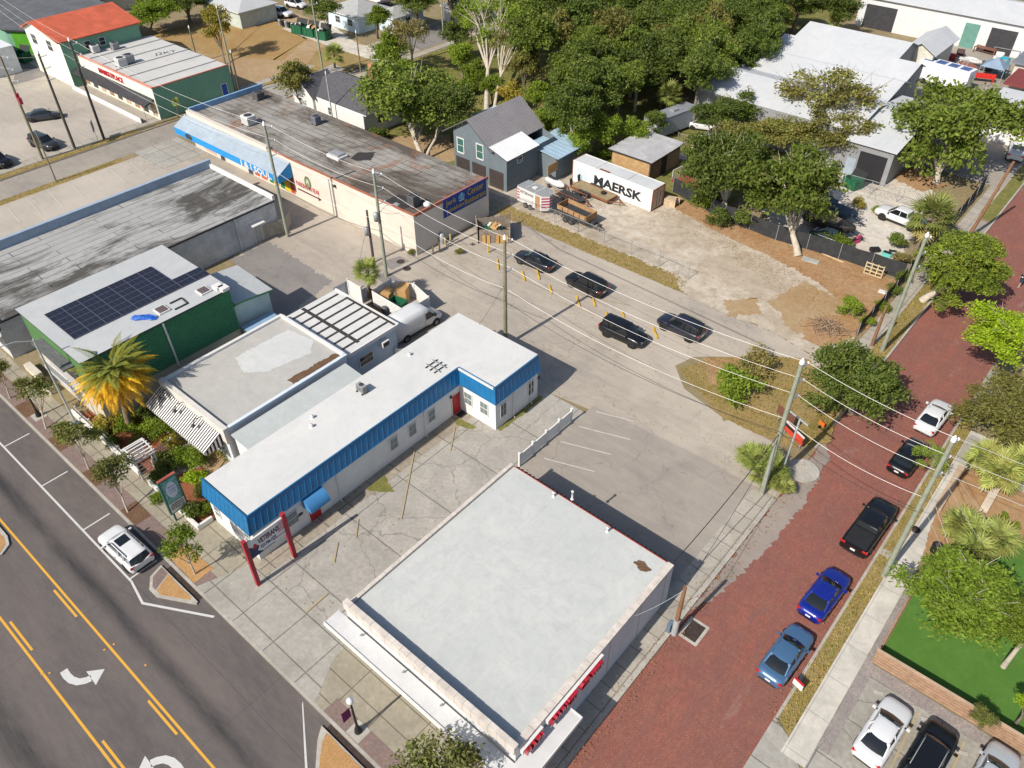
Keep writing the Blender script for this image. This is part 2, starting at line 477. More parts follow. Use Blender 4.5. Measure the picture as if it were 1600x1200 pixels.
def paver():
    t = NT('sidewalk_pavers'); k = t.brick(.2, .1, .01, 0, .5, 1, .6, .5)
    a = t.noise(.5, 5, .7); b = t.noise(5, 3, .7)
    c = t.mix(a, (.27, .19, .165), (.21, .165, .155)); c = t.mix(t.mul(b, .45), c, (.14, .10, .09))
    m = t.n('MixRGB'); m.blend_type = 'MULTIPLY'; m.inputs[0].default_value = .5; t.l(c, m.inputs[1]); t.l(k.outputs[0], m.inputs[2])
    return t.out(m.outputs[0], .9, .2)
M_PAVER = paver()
def paint(name, col, wear=.45):
    t = NT(name); a = t.noise(2.2, 6, .8, .5, .72); b = t.noise(14, 3, .7, .4, .7)
    c = t.mix(t.mul(a, wear), col, (.25, .235, .215)); c = t.mix(t.mul(b, wear * .4), c, sh(col, .6)); return t.out(c, .7, .3)
M_WHITE_P = paint('white_road_paint', (.52, .52, .51), .35)
M_WORN_P = paint('worn_white_paint', (.50, .48, .44), .65)
M_YEL_P = paint('yellow_road_paint', (.62, .33, .04), .3)
M_YWORN_P = paint('worn_yellow_paint', (.40, .32, .18), 1.0)
M_GRATE = P('rusty_grate', (.05, .035, .03), .8, .4, 6)
M_PATCHD = alley_mat('dark_patched_asphalt', (.23, .215, .205), (.19, .18, .175), (.27, .25, .23))

# ------------------------------------------------------------------ ground: one sheet, three raised blocks, roads at kerb depth
mb = MB(); mb.poly([(-1500, -1500, -.14), (1500, -1500, -.14), (1500, 1500, -.14), (-1500, 1500, -.14)], G_BASE)
structure(obj('ground', mb))
def block(name, x0, x1, y0, y1):
    mb = MB(); mb.prism(rect(x0, x1, y0, y1), -.14, 0, G_BASE, M_KERB); return structure(obj(name, mb))
block('ground_block', -104.4, -10.45, 9.75, 420)
block('ground_block', -2.75, 400, 9.75, 420)
block('ground_block', -420, -109.9, 9.75, 420)
def road(name, x0, x1, y0, y1, m, z=-.13):
    mb = MB(); mb.poly([(x0, y0, z), (x1, y0, z), (x1, y1, z), (x0, y1, z)], m); return structure(obj(name, mb))
road('main_road', -420, 400, -45, 9.75, M_MAIN)
road('brick_street', -10.45, -2.75, 9.75, 420, M_BRICK)
road('side_road', -109.9, -104.4, 9.75, 420, M_ALLEY2)

# main road markings
def mark(pts, m, name='road_marking', lvl=None):
    mb = MB(); z = -.126 if lvl is None else lvl * .004 + .062
    mb.poly([(p[0], p[1], z) for p in pts], m); return structure(obj(name, mb))
def strip(a, b, wd, m, lvl=None, name='road_marking'):
    a, b = Vector(a), Vector(b); d = (b - a).normalized(); n = Vector((-d.y, d.x)) * wd / 2
    return mark([a + n, b + n, b - n, a - n], m, name, lvl)
for y in (3.72, .05): strip((-130, y), (60, y), .15, M_YEL_P)
for x0 in np.arange(-129.5, 50, 12.19):
    xs = x0 + .05
    strip((xs - .4, 3.42), (xs + 2.8, 3.42), .15, M_YEL_P); strip((xs - .2, .36), (xs + 3.0, .36), .15, M_YEL_P)
strip((-130, 7.25), (-41.1, 7.25), .14, M_WHITE_P)
for i in range(-9, 4):
    x = -54.6 + i * 6.6
    if x < -41: strip((x, 7.32), (x, 9.35), .12, M_WHITE_P)
mark([(-41.15, 7.18), (-38.9, 6.75), (-34.3, 9.3), (-34.35, 9.46), (-38.95, 6.92), (-41.1, 7.32)], M_WHITE_P)
mark([(-25.1, 9.55), (-25.0, 9.4), (-21.5, 6.9), (-16, 6.9), (-16, 7.04), (-21.45, 7.04)], M_WHITE_P)
def arrow(cx, cy, flip):
    """two-way left turn arrow: a curved shaft and a triangular head"""
    mb = MB(); s = -1 if flip else 1
    pts = [(-1.35, -.62), (-.65, -.62), (.15, -.35), (.5, .15)]
    path = [(-1.45, -.62), (-.95, -.66), (-.45, -.6), (-.02, -.4), (.25, -.05), (.36, .25)]
    L, Rr = [], []
    for i, p in enumerate(path):
        a = Vector(path[max(0, i - 1)]); b = Vector(path[min(len(path) - 1, i + 1)]); d = (b - a).normalized(); n = Vector((-d.y, d.x)) * .23
        L.append(Vector(p) + n); Rr.append(Vector(p) - n)
    tr = lambda p: (cx + s * p[0], cy + s * p[1], -.126)
    for i in range(len(path) - 1): mb.poly([tr(L[i]), tr(Rr[i]), tr(Rr[i + 1]), tr(L[i + 1])], M_WHITE_P)
    mb.poly([tr((-.3, .28)), tr((1.02, .22)), tr((.42, 1.12))], M_WHITE_P)
    return structure(obj('road_marking', mb))
arrow(-36.75, 1.62, False); arrow(-28.4, 1.75, True)
for x, y in ((-37.6, 3.4), (-37.5, 4.0), (-39.0, .0), (-38.7, .35), (-34.6, 4.55)):
    mb = MB(); mb.box(x - .06, x + .06, y - .06, y + .06, -.126, -.105, M_YEL_P); structure(obj('road_marking', mb))

# pavement along the main road
patch('sidewalk', rect(-104.2, -12.4, 9.93, 12.7), M_WALK, 1); patch('sidewalk', rect(-26, -12.1, 12.7, 14.4), M_WALK, 1); patch('sidewalk', rect(-41.2, -35.7, 12.7, 14.2), M_WALK, 1)
patch('kerb', rect(-104.2, -10.5, 9.76, 9.93), M_KERB, 2)
patch('paver_strip', rect(-104, -36.4, 9.95, 11.3), M_PAVER, 2)
patch('paver_strip', rect(-23.6, -12.4, 9.95, 11.0), M_PAVER, 2)
patch('driveway', [(-37.2, 9.95), (-24.4, 9.95), (-25.8, 12.6), (-25.9, 13.6), (-35.9, 13.6)], M_DRIVE, 3)
for x in (-70.5, -64.2, -58.1, -52.3, -46.4): patch('planting_bed', rect(x - 1.1, x + 1.1, 9.98, 11.25), G_BROWN, 3)
patch('planting_bed', rect(-41.0, -37.6, 10.0, 11.5), G_TAN, 3, .05, .4)
# kerbed bulb-outs
def bulb(pts, inner):
    mb = MB(); mb.prism(pts, -.14, .0, M_KERB); structure(obj('kerb_island', mb))
    patch('planting_bed', inner, G_TAN, 1, .04, .4)
bulb([(-40.7, 9.3), (-40.4, 8.3), (-39.5, 7.7), (-38.6, 7.7), (-36.0, 9.15), (-36.1, 9.32)], [(-39.6, 9.2), (-39.0, 8.0), (-38.5, 7.95), (-36.6, 9.05), (-36.7, 9.2)])
patch('paver_strip', [(-40.5, 9.22), (-40.2, 8.4), (-39.5, 7.95), (-39.1, 7.95), (-39.7, 9.22)], M_PAVER, 2)
bulb([(-23.0, 9.3), (-22.5, 8.6), (-21.2, 7.4), (-14, 7.4), (-14, 9.3)], [(-22.4, 9.2), (-22.2, 8.7), (-21.1, 7.6), (-14.2, 7.6), (-14.2, 9.2)])
for x0, x1 in ((-40.2, -36.2), (-22.7, -14)):
    mb = MB(); mb.poly([(x0, 9.36, -.122), (x1, 9.36, -.122), (x1, 9.74, -.122), (x0, 9.74, -.122)], M_GRATE); structure(obj('drain_channel', mb))

bulb([(-51.6, 3.4), (-50.7, 3.15), (-50.2, 2.4), (-50.4, 1.4), (-51.6, .6), (-68, .6), (-68, 3.4)], [(-51.7, 3.15), (-50.9, 2.95), (-50.45, 2.4), (-50.65, 1.55), (-51.7, .85), (-67.8, .85), (-67.8, 3.15)])
# the court between the two front buildings and the lots behind
patch('concrete_court', rect(-35.75, -25.9, 12.7, 34.9), M_APRON, 1)
patch('concrete_court', rect(-31.8, -25.9, 34.9, 41.4), M_APRON, 1)
patch('footpath', rect(-35.7, -34.3, 13.6, 34.8), concrete('footpath_concrete', (.33, .29, .235), 1.4, 2.4, 0, 0, .05, .8), 2)
patch('footpath', rect(-27.3, -25.9, 13.6, 34), concrete('margin_concrete', (.34, .315, .265), 1.4, 1.9, 0, 0, .04, .6), 2)
patch('grass_patch', pix((600, 742), (616, 770), (580, 768), (573, 765)), G_GREEN, 3, .07, .3)
patch('grass_patch', pix((713, 652), (745, 668), (738, 672), (712, 664)), G_GREEN, 3, .07, .3)
patch('grass_patch', rect(-31.75, -31.25, 35.0, 40.6), G_GREEN, 3, .1, .4)
for a, b in (((648, 703), (627, 812)), ((711, 668), (704, 705)), ((560, 812), (556, 842)), ((528, 848), (522, 880))):
    A, B = at(*a), at(*b); strip((A.x, A.y), (B.x, B.y), .1, M_YWORN_P, 3)
A, B = at(512, 928), at(478, 958); strip((A.x, A.y), (B.x, B.y), .12, M_YWORN_P, 4)
patch('east_lot', [(-25.9, 30), (-12.35, 30), (-12.35, 43.2), (-18, 43.2), (-27.3, 42.6), (-27.4, 33), (-25.9, 32.8)], M_LOTE, 2)
for (a, b) in (((931, 644), (990, 659)), ((904, 667), (985, 688)), ((876, 691), (955, 711)), ((850, 717), (930, 738))):
    A, B = at(*a), at(*b); strip((A.x, A.y), (B.x, B.y), .1, M_WORN_P, 3)
patch('alley', [(-104.2, 43.2), (-72, 43.2), (-72, 37.5), (-57, 27.5), (-41, 30), (-41, 38.6), (-31.6, 38.6), (-31.5, 41.4), (-18, 43.2), (-10.5, 43.2), (-10.5, 47.4), (-13.6, 48.6),
      (-18.6, 48.6), (-22.5, 49.6), (-24.8, 51.8), (-24.2, 54), (-22.9, 55.2), (-18.8, 58.4), (-14.6, 57.6), (-14.3, 60.9), (-20, 62.2), (-31, 62.4), (-56, 62.4), (-56.4, 49.8), (-104.2, 49.8)], M_ALLEY, 1)
patch('dark_repair', pix((380, 395), (420, 378), (520, 440), (440, 500), (395, 470)), M_PATCHD, 2, .3)
patch('dark_repair', pix((360, 400), (395, 400), (430, 480), (400, 500)), M_PATCHD, 3, .3)
patch('dark_repair', pix((590, 412), (625, 400), (640, 408), (612, 422)), M_PATCHD, 2, .05)
patch('dark_repair', pix((585, 432), (605, 425), (640, 445), (610, 452)), M_PATCHD, 2, .05)
strip(at(805, 340)[:2], at(873, 390)[:2], .22, M_PATCHD, 2, 'sealed_joint'); strip(at(873, 390)[:2], at(1210, 548)[:2], .22, M_PATCHD, 2, 'sealed_joint')
patch('driveway', rect(-45.4, -41.0, 36.9, 42.6), concrete('van_pad', (.36, .32, .25), 2.6, 2.6, 0, 0, .04, .5), 2)
for p in ((626, 409), (636, 420)):
    q = at(*p); patch('manhole', [(q.x + .45 * math.cos(k * PI / 8), q.y + .45 * math.sin(k * PI / 8)) for k in range(16)], M_GRATE, 4)
for a, b in (((800, 428), (870, 462)), ((870, 470), (1000, 520)), ((860, 452), (985, 478)), ((700, 395), (760, 430))):
    strip(at(*a)[:2], at(*b)[:2], .07, M_YWORN_P, 3)
# pavements beside the brick street
patch('sidewalk', [(-12.35, 12.7), (-10.75, 12.7), (-10.75, 43.2), (-12.35, 43.2)], M_WALKN, 1)
patch('kerb', rect(-10.75, -10.46, 12.7, 43), M_KERB, 2)
patch('road_edge', [(-10.45, 30.5), (-9.6, 33), (-8.9, 38), (-8.7, 44), (-9.2, 50), (-10.45, 52)], alley_mat('gritty_road_edge', (.27, .235, .205), (.22, .185, .165), (.33, .28, .24)), -31, .25, .5)
patch('sidewalk', rect(-13.5, -12.1, 49.5, 180), M_WALKN, 2)
patch('verge', rect(-12.1, -10.6, 50, 86), G_GRASS, 1, .05)
patch('verge', rect(-12.1, -10.6, 86.5, 98), M_ALLEY2, 1); patch('verge', rect(-12.1, -10.6, 98.5, 180), G_GREEN, 1)
patch('kerb', rect(-10.65, -10.46, 50, 160), M_KERB, 3)
patch('planting_bed', pix((1060, 577), (1110, 561), (1200, 556), (1262, 562), (1310, 610), (1300, 690), (1235, 700), (1130, 655)), G_GRASS, 3, .2, .7)
patch('grass_patch', pix((1100, 560), (1160, 560), (1170, 600), (1110, 600)), G_ORANGE, 4, .25)
mb = MB(); q = at(1255, 735)
mb.lathe([(1.25, -.13), (1.25, .05), (0, .051)], (q.x, q.y, 0), 20, M_KERB, False); structure(obj('kerb_island', mb))
# trailer lot and yards
patch('grass_strip', [(-60, 62.4), (-31.3, 62.4), (-30.6, 64.0), (-33, 64.8), (-60, 64.9)], G_GRASS, 2, .18, .6)
patch('shell_lot', [(-63, 64.9), (-33, 64.8), (-30, 62.3), (-20, 62.1), (-14.1, 61), (-14.0, 67), (-15.5, 70), (-20, 73), (-26, 74.6), (-34, 75.6), (-42, 77.6), (-55, 78.5), (-63, 78)], G_SAND, 2, .3, .8)
patch('bare_soil', [(-42, 74.6), (-38, 72.8), (-30, 71.8), (-22, 70.5), (-15, 67), (-13.7, 68), (-13.9, 79.0), (-43, 80.5)], G_ORANGE, 1, .4, .8)
patch('bare_soil', pix((1200, 470), (1260, 440), (1330, 480), (1310, 520), (1240, 520)), G_YARD, 3, .5)
patch('bare_soil', pix((1130, 470), (1180, 465), (1190, 490), (1140, 495)), G_YARD, 3, .4)
patch('bare_soil', pix((1252, 500), (1330, 490), (1345, 525), (1290, 545), (1255, 530)), G_ORANGE, 4, .3)
patch('shell_yard', pix((1190, 330), (1260, 300), (1330, 290), (1430, 322), (1440, 345), (1400, 420), (1300, 392), (1240, 385)), ground('white_shell_yard', (.55, .51, .45), (.64, .61, .55), (.36, .31, .25), .2, 1, .5), 2, .3)
patch('concrete_pad', pix((1280, 245), (1350, 232), (1450, 290), (1470, 310), (1430, 345), (1330, 300), (1290, 275)), M_WPAD, 3, .2)
patch('bare_soil', pix((1240, 235), (1350, 225), (1480, 290), (1440, 300), (1360, 262), (1300, 250)), G_ORANGE, 4, .4)
patch('concrete_pad', pix((1040, 235), (1075, 238), (1072, 250), (1040, 246)), M_WPAD, 3)
patch('bare_soil', pix((1000, 230), (1120, 210), (1170, 260), (1060, 320), (1040, 275)), G_YARD, 1, .4)
patch('scrap_yard', [(-36, 108), (-12.2, 108), (-12.2, 160), (-36, 160)], M_ALLEY2, 1)
patch('rough_grass', [(-58, 79), (-36, 80), (-36, 104), (-60, 104)], G_GREEN, 1, .5)
patch('rough_grass', [(-102, 61.4), (-68, 61.4), (-60, 79), (-58, 170), (-102, 170)], G_GREEN, 1, .5)
patch('rough_grass', pix((690, 130), (800, 150), (860, 230), (800, 260), (700, 190)), G_GREEN, 2, .5)
patch('concrete_court', rect(-69, -56.3, 61.9, 66), M_CLOT, 2)
patch('bare_soil', pix((590, 255), (660, 262), (720, 250), (700, 210), (600, 215)), G_YARD, 2, .4)
# lots along the side road
patch('parking_lot', rect(-102.9, -85, 12.7, 43.2), M_LOTL, 2)
patch('verge', [(-104.2, 23), (-102.9, 23), (-102.9, 41.2), (-104.2, 41.2)], G_GRASS, 1, .05)
patch('driveway', rect(-104.4, -97, 43.2, 49.8), M_DRIVE, 2)
for y in (25.3, 27.8, 30.4, 33.2, 35.7, 38.5, 41.2): strip((-101.7, y), (-97.0, y - .6), .12, M_WORN_P, 3)
patch('verge', [(-111.3, 12.7), (-110.1, 12.7), (-110.1, 47.5), (-111.3, 47)], G_GRASS, 1, .05)
patch('sidewalk', rect(-113.2, -111.4, 12.7, 62), M_WALKN, 2)
patch('parking_lot', rect(-160, -113.2, 25, 52.2), M_LOTL, 1)
patch('driveway', [(-164, 46), (-151, 48.5), (-142, 43.5), (-142, 49.4), (-166, 51.5)], M_PATCHD, 2)
patch('sidewalk', rect(-104.3, -102.4, 62, 170), M_WALKN, 3)
patch('verge', rect(-104.35, -104.0, 62, 170), G_GRASS, 4)
patch('verge', rect(-112.2, -110.0, 70, 170), G_GRASS, 2, .1); patch('sidewalk', rect(-113.6, -112.2, 66, 170), M_WALKN, 2)
patch('bare_yard', [(-152, 66), (-113.6, 66), (-113.6, 93), (-152, 99)], G_YARD, 1, .3)
patch('dry_lawn', pix((225, 55), (330, 30), (420, 25), (480, 62), (440, 95), (330, 85)), ground('orange_dry_lawn', (.33, .19, .08), (.38, .26, .12), (.25, .2, .07), .25, 1.6, .5), 2, .6)
patch('dry_lawn', pix((480, 100), (500, 75), (580, 80), (590, 95), (530, 118)), G_GRASS, 2, .4)
patch('driveway', pix((300, 165), (345, 150), (480, 120), (520, 100), (540, 108), (480, 140), (400, 172)), M_DRIVE, 3)
patch('driveway', pix((440, 45), (510, 32), (560, 70), (640, 80), (600, 100), (520, 75)), M_WPAD, 3, .2)
patch('side_court', pix((620, 60), (700, 30), (725, 55), (660, 78)), M_PATCHD, 2)
patch('far_road', [(-70, 180), (0, 180), (0, 187), (-70, 187)], M_ALLEY2, 1)
patch('far_field', [(-70, 190), (40, 190), (40, 230), (-70, 230)], G_GREEN, 1)
# east of the brick street
patch('verge', [(-2.6, 27.6), (-1.55, 26.6), (-1.55, 62), (-2.6, 62)], G_GRASS, 1, .04)
patch('kerb', rect(-2.74, -2.56, 27.3, 62.5), M_KERB, 2)
patch('driveway', [(-2.75, 23), (-2.75, 27.3), (-1.45, 26.6), (-.3, 25.4), (-.3, 22)], M_DRIVE, 2)
patch('sidewalk', rect(-1.55, -.1, 25.6, 60.5), M_WALKE, 3)
patch('gravel_strip', [(-.1, 25), (.62, 25), (.62, 33.5), (14, 33.5), (14, 34.4), (.35, 34.5), (.3, 42), (-.1, 42)], G_GRAVEL, 1, .05, .5)
patch('stall_lot', rect(.62, 14, 20, 33.5), M_CLOT, 2)
patch('kerb', rect(-.1, 2.6, 23, 27.2), M_DRIVE, 3)
for x in (3.65, 6.35, 9.1): strip((x, 28.2), (x, 33.1), .11, M_YWORN_P, 3)
patch('turf', rect(.5, 24, 34.9, 47), G_TURF, 2)
patch('turf', pix((1545, 850), (1600, 835), (1600, 960), (1540, 930)), G_TURF, 3)
patch('planting_bed', pix((1462, 800), (1500, 735), (1600, 730), (1600, 850), (1570, 820), (1545, 860), (1480, 880), (1440, 870)), G_ORANGE, 4, .1, .5)
patch('driveway', rect(-2.7, 14, 62.5, 70), M_CLOT, 2)
patch('concrete_pad', rect(-1.5, 6, 56, 60), M_DRIVE, 4)
patch('bare_soil', rect(0, 20, 47, 56), G_ORANGE, 2, .2)
mb = MB(); mb.prism(rect(-10.15, -8.75, 28.35, 30.15), -.13, -.118, M_KERB); mb.poly([(-9.95, 28.55, -.112), (-8.95, 28.55, -.112), (-8.95, 29.95, -.112), (-9.95, 29.95, -.112)], M_GRATE)
structure(obj('drain_grate', mb))
# ------------------------------------------------------------------ buildings: helpers
def ax(px, py, X):
    d = fw * FPX + rt * (px - 800) + up * (600 - py); t = X / d.x; return d.y * t, CAM_H + d.z * t
def ay(px, py, Y):
    d = fw * FPX + rt * (px - 800) + up * (600 - py); t = Y / d.y; return d.x * t, CAM_H + d.z * t

M_GLASS = gloss('window_glass', (.03, .036, .042), .08, 0)
M_GLASSL = gloss('pale_window_glass', (.16, .20, .20), .12, 0)
M_TRIM = P('white_trim', (.62, .615, .60), .6, .06)
M_DARK = P('dark_metal', (.045, .045, .05), .6, .2)
M_STEEL = P('grey_steel', (.36, .37, .38), .45, .12, 2, metal=.3)
M_WHITEW = P('white_stucco', (.66, .65, .63), .85, .07, .8)
M_WHITER = None
def white_roof(name, col, seam=0, rot=0, st=.35):
    t = NT(name); a = t.noise(.22, 7, .75, .36, .7, dist=1.2); b = t.noise(1.3, 6, .75, .45, .7, dist=.6); f = t.noise(14, 3)
    c = t.mix(a, sh(col, 1.04), (col[0] * .86, col[1] * .90, col[2] * .91)); c = t.mix(t.mul(b, st), c, sh(col, .76)); c = t.mix(t.mul(f, .12), c, sh(col, .6))
    tn = t.n('TexNoise'); tn.inputs['Scale'].default_value = .21; tn.inputs['Detail'].default_value = 3; tn.inputs['Distortion'].default_value = .6; t.l(t.coord(), tn.inputs['Vector'])
    for lv in (.47, .56):
        sb = t.n('Math'); sb.operation = 'SUBTRACT'; sb.inputs[1].default_value = lv; t.l(tn.outputs[0], sb.inputs[0]); ab = t.n('Math'); ab.operation = 'ABSOLUTE'; t.l(sb.outputs[0], ab.inputs[0])
        rg = t.n('MapRange'); rg.inputs[2].default_value = .006; rg.inputs[3].default_value = .3; rg.inputs[4].default_value = 0; t.l(ab.outputs[0], rg.inputs[0]); c = t.mix(t.mul(rg.outputs[0], b), c, sh(col, .62))
    v = t.noise(.5, 7, .85, .63, .72, dist=2); c = t.mix(t.mul(v, .45), c, (.36, .37, .33))
    if seam:
        k = t.brick(30, seam, .025, rot, 0, 1, .96, 0); c = t.mix(t.mul(k.outputs[1], .16), c, sh(col, .55))
    return t.out(c, .75, .25)
M_ROOF_F = white_roof('white_membrane_roof', (.485, .492, .475), 2.45, PI / 2 + .0, .5)
M_ROOF_B = white_roof('white_coated_roof', (.57, .565, .55), 0, 0, .22)
M_ROOF_A = white_roof('pale_sheet_roof', (.43, .455, .45), 1.15, PI / 2, .4)
M_ROOF_W = white_roof('white_metal_roof', (.50, .51, .525), .9, PI / 2, .15)
M_ROOF_G = white_roof('pale_grey_roof', (.43, .44, .445), 0, 0, .2)


def window(T, org, right, wd, ht, frame=M_TRIM, glass=M_GLASS, bars=(1, 1), fw_=.07, depth=.07, name='window'):
    """framed window standing on a wall: org is its lower left corner seen from outside"""
    org, right = Vector(org), Vector(right).normalized(); u = Vector((0, 0, 1)); n = right.cross(u)
    m = MB()
    def b(x0, x1, z0, z1): m.obox(org + right * (x0 + x1) / 2 + u * (z0 + z1) / 2 + n * depth / 2, right * (x1 - x0) / 2, u * (z1 - z0) / 2, n * depth / 2, frame)
    b(-fw_, 0, -fw_, ht + fw_); b(wd, wd + fw_, -fw_, ht + fw_); b(0, wd, ht, ht + fw_); b(0, wd, -fw_ * 1.4, 0)
    for i in range(1, bars[0] + 1 - (bars[0] == 0)):
        if bars[0] > 1 or True:
            if bars[1] >= 1 and i == 1: b(0, wd, ht / 2 - .02, ht / 2 + .02)
    if bars[0] > 1:
        for i in range(1, bars[0]): b(wd * i / bars[0] - .015, wd * i / bars[0] + .015, 0, ht)
    W = obj(name, m, None, T)
    g = MB(); g.obox(org + right * wd / 2 + u * ht / 2 + n * depth * .3, right * wd / 2, u * ht / 2, n * depth * .2, glass)
    obj('pane', g, None, W); return W
def winx(T, X, y, z, wd, ht, **k): return window(T, (X, y - wd / 2, z - ht / 2), (0, 1, 0), wd, ht, **k)      # faces +x
def winy(T, Y, x, z, wd, ht, **k): return window(T, (x - wd / 2, Y, z - ht / 2), (1, 0, 0), wd, ht, **k)      # faces -y
def door(T, org, right, wd, ht, m, frame=M_TRIM):
    org, right = Vector(org), Vector(right).normalized(); u = Vector((0, 0, 1)); n = right.cross(u)
    d = MB(); d.obox(org + right * wd / 2 + u * ht / 2 + n * .02, right * wd / 2, u * ht / 2, n * .02, m)
    for k in (.3, .7): d.obox(org + right * wd / 2 + u * ht * k + n * .045, right * wd * .32, u * ht * .14, n * .006, m)
    D = obj('door', d, None, T)
    f = MB()
    for x0, x1, z0, z1 in ((-.08, 0, 0, ht + .08), (wd, wd + .08, 0, ht + .08), (0, wd, ht, ht + .08)):
        f.obox(org + right * (x0 + x1) / 2 + u * (z0 + z1) / 2 + n * .03, right * (x1 - x0) / 2, u * (z1 - z0) / 2, n * .03, frame)
    obj('frame', f, None, D)
    h = MB(); h.obox(org + right * wd * .88 + u * 1.0 + n * .07, right * .02, u * .06, n * .03, M_STEEL); obj('handle', h, None, D)
    return D
def part(name, T, m, *fn):
    b = MB()
    for f in fn: f(b)
    return obj(name, b, m, T)
def P_box(*a): return lambda b: b.box(*a)
def gable(T, x0, x1, y0, y1, z0, ze, zr, axis, mw, mr, over=.4, th=.12, mid=None, ribs=0):
    """walls with gable ends under a two-slope roof; the ridge runs along `axis`"""
    w_ = MB()
    if axis == 'y':
        xm = mid if mid is not None else (x0 + x1) / 2
        prof = [(x0, z0), (x1, z0), (x1, ze), (xm, zr), (x0, ze)]
        a = [(x, y0, z) for x, z in prof]; b = [(x, y1, z) for x, z in prof]
    else:
        ym = mid if mid is not None else (y0 + y1) / 2
        prof = [(y0, z0), (y1, z0), (y1, ze), (ym, zr), (y0, ze)]
        a = [(x1, y, z) for y, z in prof]; b = [(x0, y, z) for y, z in prof]
    w_.add(a + b, [(0, 1, 2, 3, 4), (9, 8, 7, 6, 5), (0, 4, 9, 5), (1, 6, 7, 2)], mw)
    obj('wall', w_, None, T)
    r = MB(); e = .03
    for s in (0, 1):
        if axis == 'y':
            xe = x0 if s == 0 else x1; k = (zr - ze) / abs(xm - xe); xo = xe + (-over if s == 0 else over); zo = ze - k * over + e
            q = [(xo, y0 - over, zo), (xo, y1 + over, zo), (xm, y1 + over, zr + e), (xm, y0 - over, zr + e)]
        else:
            ye = y0 if s == 0 else y1; k = (zr - ze) / abs(ym - ye); yo = ye + (-over if s == 0 else over); zo = ze - k * over + e
            q = [(x0 - over, yo, zo), (x1 + over, yo, zo), (x1 + over, ym, zr + e), (x0 - over, ym, zr + e)]
        t = [(x, y, z + th) for x, y, z in q]
        fs = [(0, 1, 2, 3), (7, 6, 5, 4)] + [(i, 4 + i, 4 + (i + 1) % 4, (i + 1) % 4) for i in range(4)]
        r.add(q + t, fs, mr)
        if ribs:
            A, B, C, D = [Vector(p) for p in t]
            n = int((B - A).length / ribs)
            for i in range(n + 1):
                f = i / n; p0 = A + (B - A) * f; p1 = D + (C - D) * f; r.bar(p0 + Vector((0, 0, .02)), p1 + Vector((0, 0, .02)), .05, .05, mr)
    return obj('roof', r, None, T)
def ac_unit(name, label, loc, sx=.9, sy=.9, h=.8, m=None, rz=0, group=None):
    t = thing(name, label, 'air conditioner', loc, rz, group); local(t)
    b = MB(); b.box(-sx / 2, sx / 2, -sy / 2, sy / 2, .12, h, m or M_STEEL)
    for i in range(5): b.box(-sx / 2 - .012, sx / 2 + .012, -sy / 2 - .012, sy / 2 + .012, .2 + i * h * .14, .23 + i * h * .14, M_DARK)
    obj('cabinet', b, None, t)
    f = MB(); f.lathe([(min(sx, sy) * .4, 0), (min(sx, sy) * .4, .05), (min(sx, sy) * .3, .06), (0, .05)], (0, 0, h), 16, M_DARK); obj('fan_grille', f, None, t)
    l = MB()
    for i in (-1, 1): l.box(i * sx * .4 - .05, i * sx * .4 + .05, -sy / 2 - .1, sy / 2 + .1, 0, .12, M_DARK)
    obj('base', l, None, t); return t
def vent_pipe(loc, h, label, r=.07, m=None, group=None):
    b = MB(); b.lathe([(r * 1.9, 0), (r * 1.3, .05), (r, .08), (r, h), (r * 1.5, h + .01), (r * 1.5, h + .08), (0, h + .1)], (0, 0, 0), 10, m or M_TRIM)
    return tag(_atloc('roof_vent', b, loc), label, 'roof vent', group)
def _atloc(name, b, loc, rz=0):
    o = bpy.data.objects.new(name, b.mesh(name)); COL.objects.link(o); o.location = loc; o.rotation_euler = (0, 0, rz); return o
def simple(name, label, cat, b, loc=(0, 0, 0), rz=0, group=None): return tag(_atloc(name, b, loc, rz), label, cat, group)

# ------------------------------------------------------------------ front building: white membrane roof, long canopy, red letters
T = thing('shop_building', 'flat shop building with a white membrane roof and a tiled parapet at the street corner', 'building', (-19, 22, 0))
X0, X1, Y0, Y1, ZR = -25.85, -12.05, 14.25, 30.0, 3.75
M_SHADEW = P('shade_tinted_stucco', (.53, .55, .57), .85, .08, .6)  # blue grey of the shaded street side wall put into the colour
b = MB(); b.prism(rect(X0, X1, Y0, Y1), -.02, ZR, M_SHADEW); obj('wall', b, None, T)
b = MB(); b.poly([(X0 + .25, Y0 + .25, ZR + .06), (X1 - .3, Y0 + .25, ZR + .06), (X1 - .3, Y1, ZR + .02), (X0 + .25, Y1, ZR + .02)], M_ROOF_F); obj('roof', b, None, T)
M_COPE = P('cream_coping', (.55, .50, .45), .8, .16, 1.5)
def coping(name, x0, x1, y0, y1, z0, z1, along, n):
    b = MB(); L = (x1 - x0 if along == 'x' else y1 - y0) / n; rnd = random.Random(n)
    for i in range(n):
        g = .012; dz = rnd.uniform(-.008, .008)
        if along == 'x': b.box(x0 + i * L + g, x0 + (i + 1) * L - g, y0, y1, z0, z1 + dz, M_COPE)
        else: b.box(x0, x1, y0 + i * L + g, y0 + (i + 1) * L - g, z0, z1 + dz, M_COPE)
    if along == 'x': b.box(x0, x1, y0 + .02, y1 - .02, z0, z1 - .03, M_WHITEW)
    else: b.box(x0 + .02, x1 - .02, y0, y1, z0, z1 - .03, M_WHITEW)
    return obj(name, b, None, T)
coping('parapet', X0, X1, Y0 - .12, Y0 + .26, ZR, 4.5, 'x', 22)
coping('parapet', X0 - .04, X0 + .22, Y0 + .27, Y1, ZR, 3.98, 'y', 26)
coping('parapet', X1 - .42, X1 + .02, Y0 + .27, Y1, ZR, 3.96, 'y', 24)
M_RED = P('red_trim', (.25, .035, .028), .6, .12)
part('edge_trim', T, M_RED, P_box(X0 + .3, X1 - .45, Y1 + .0, Y1 + .05, ZR - .06, ZR + .07))
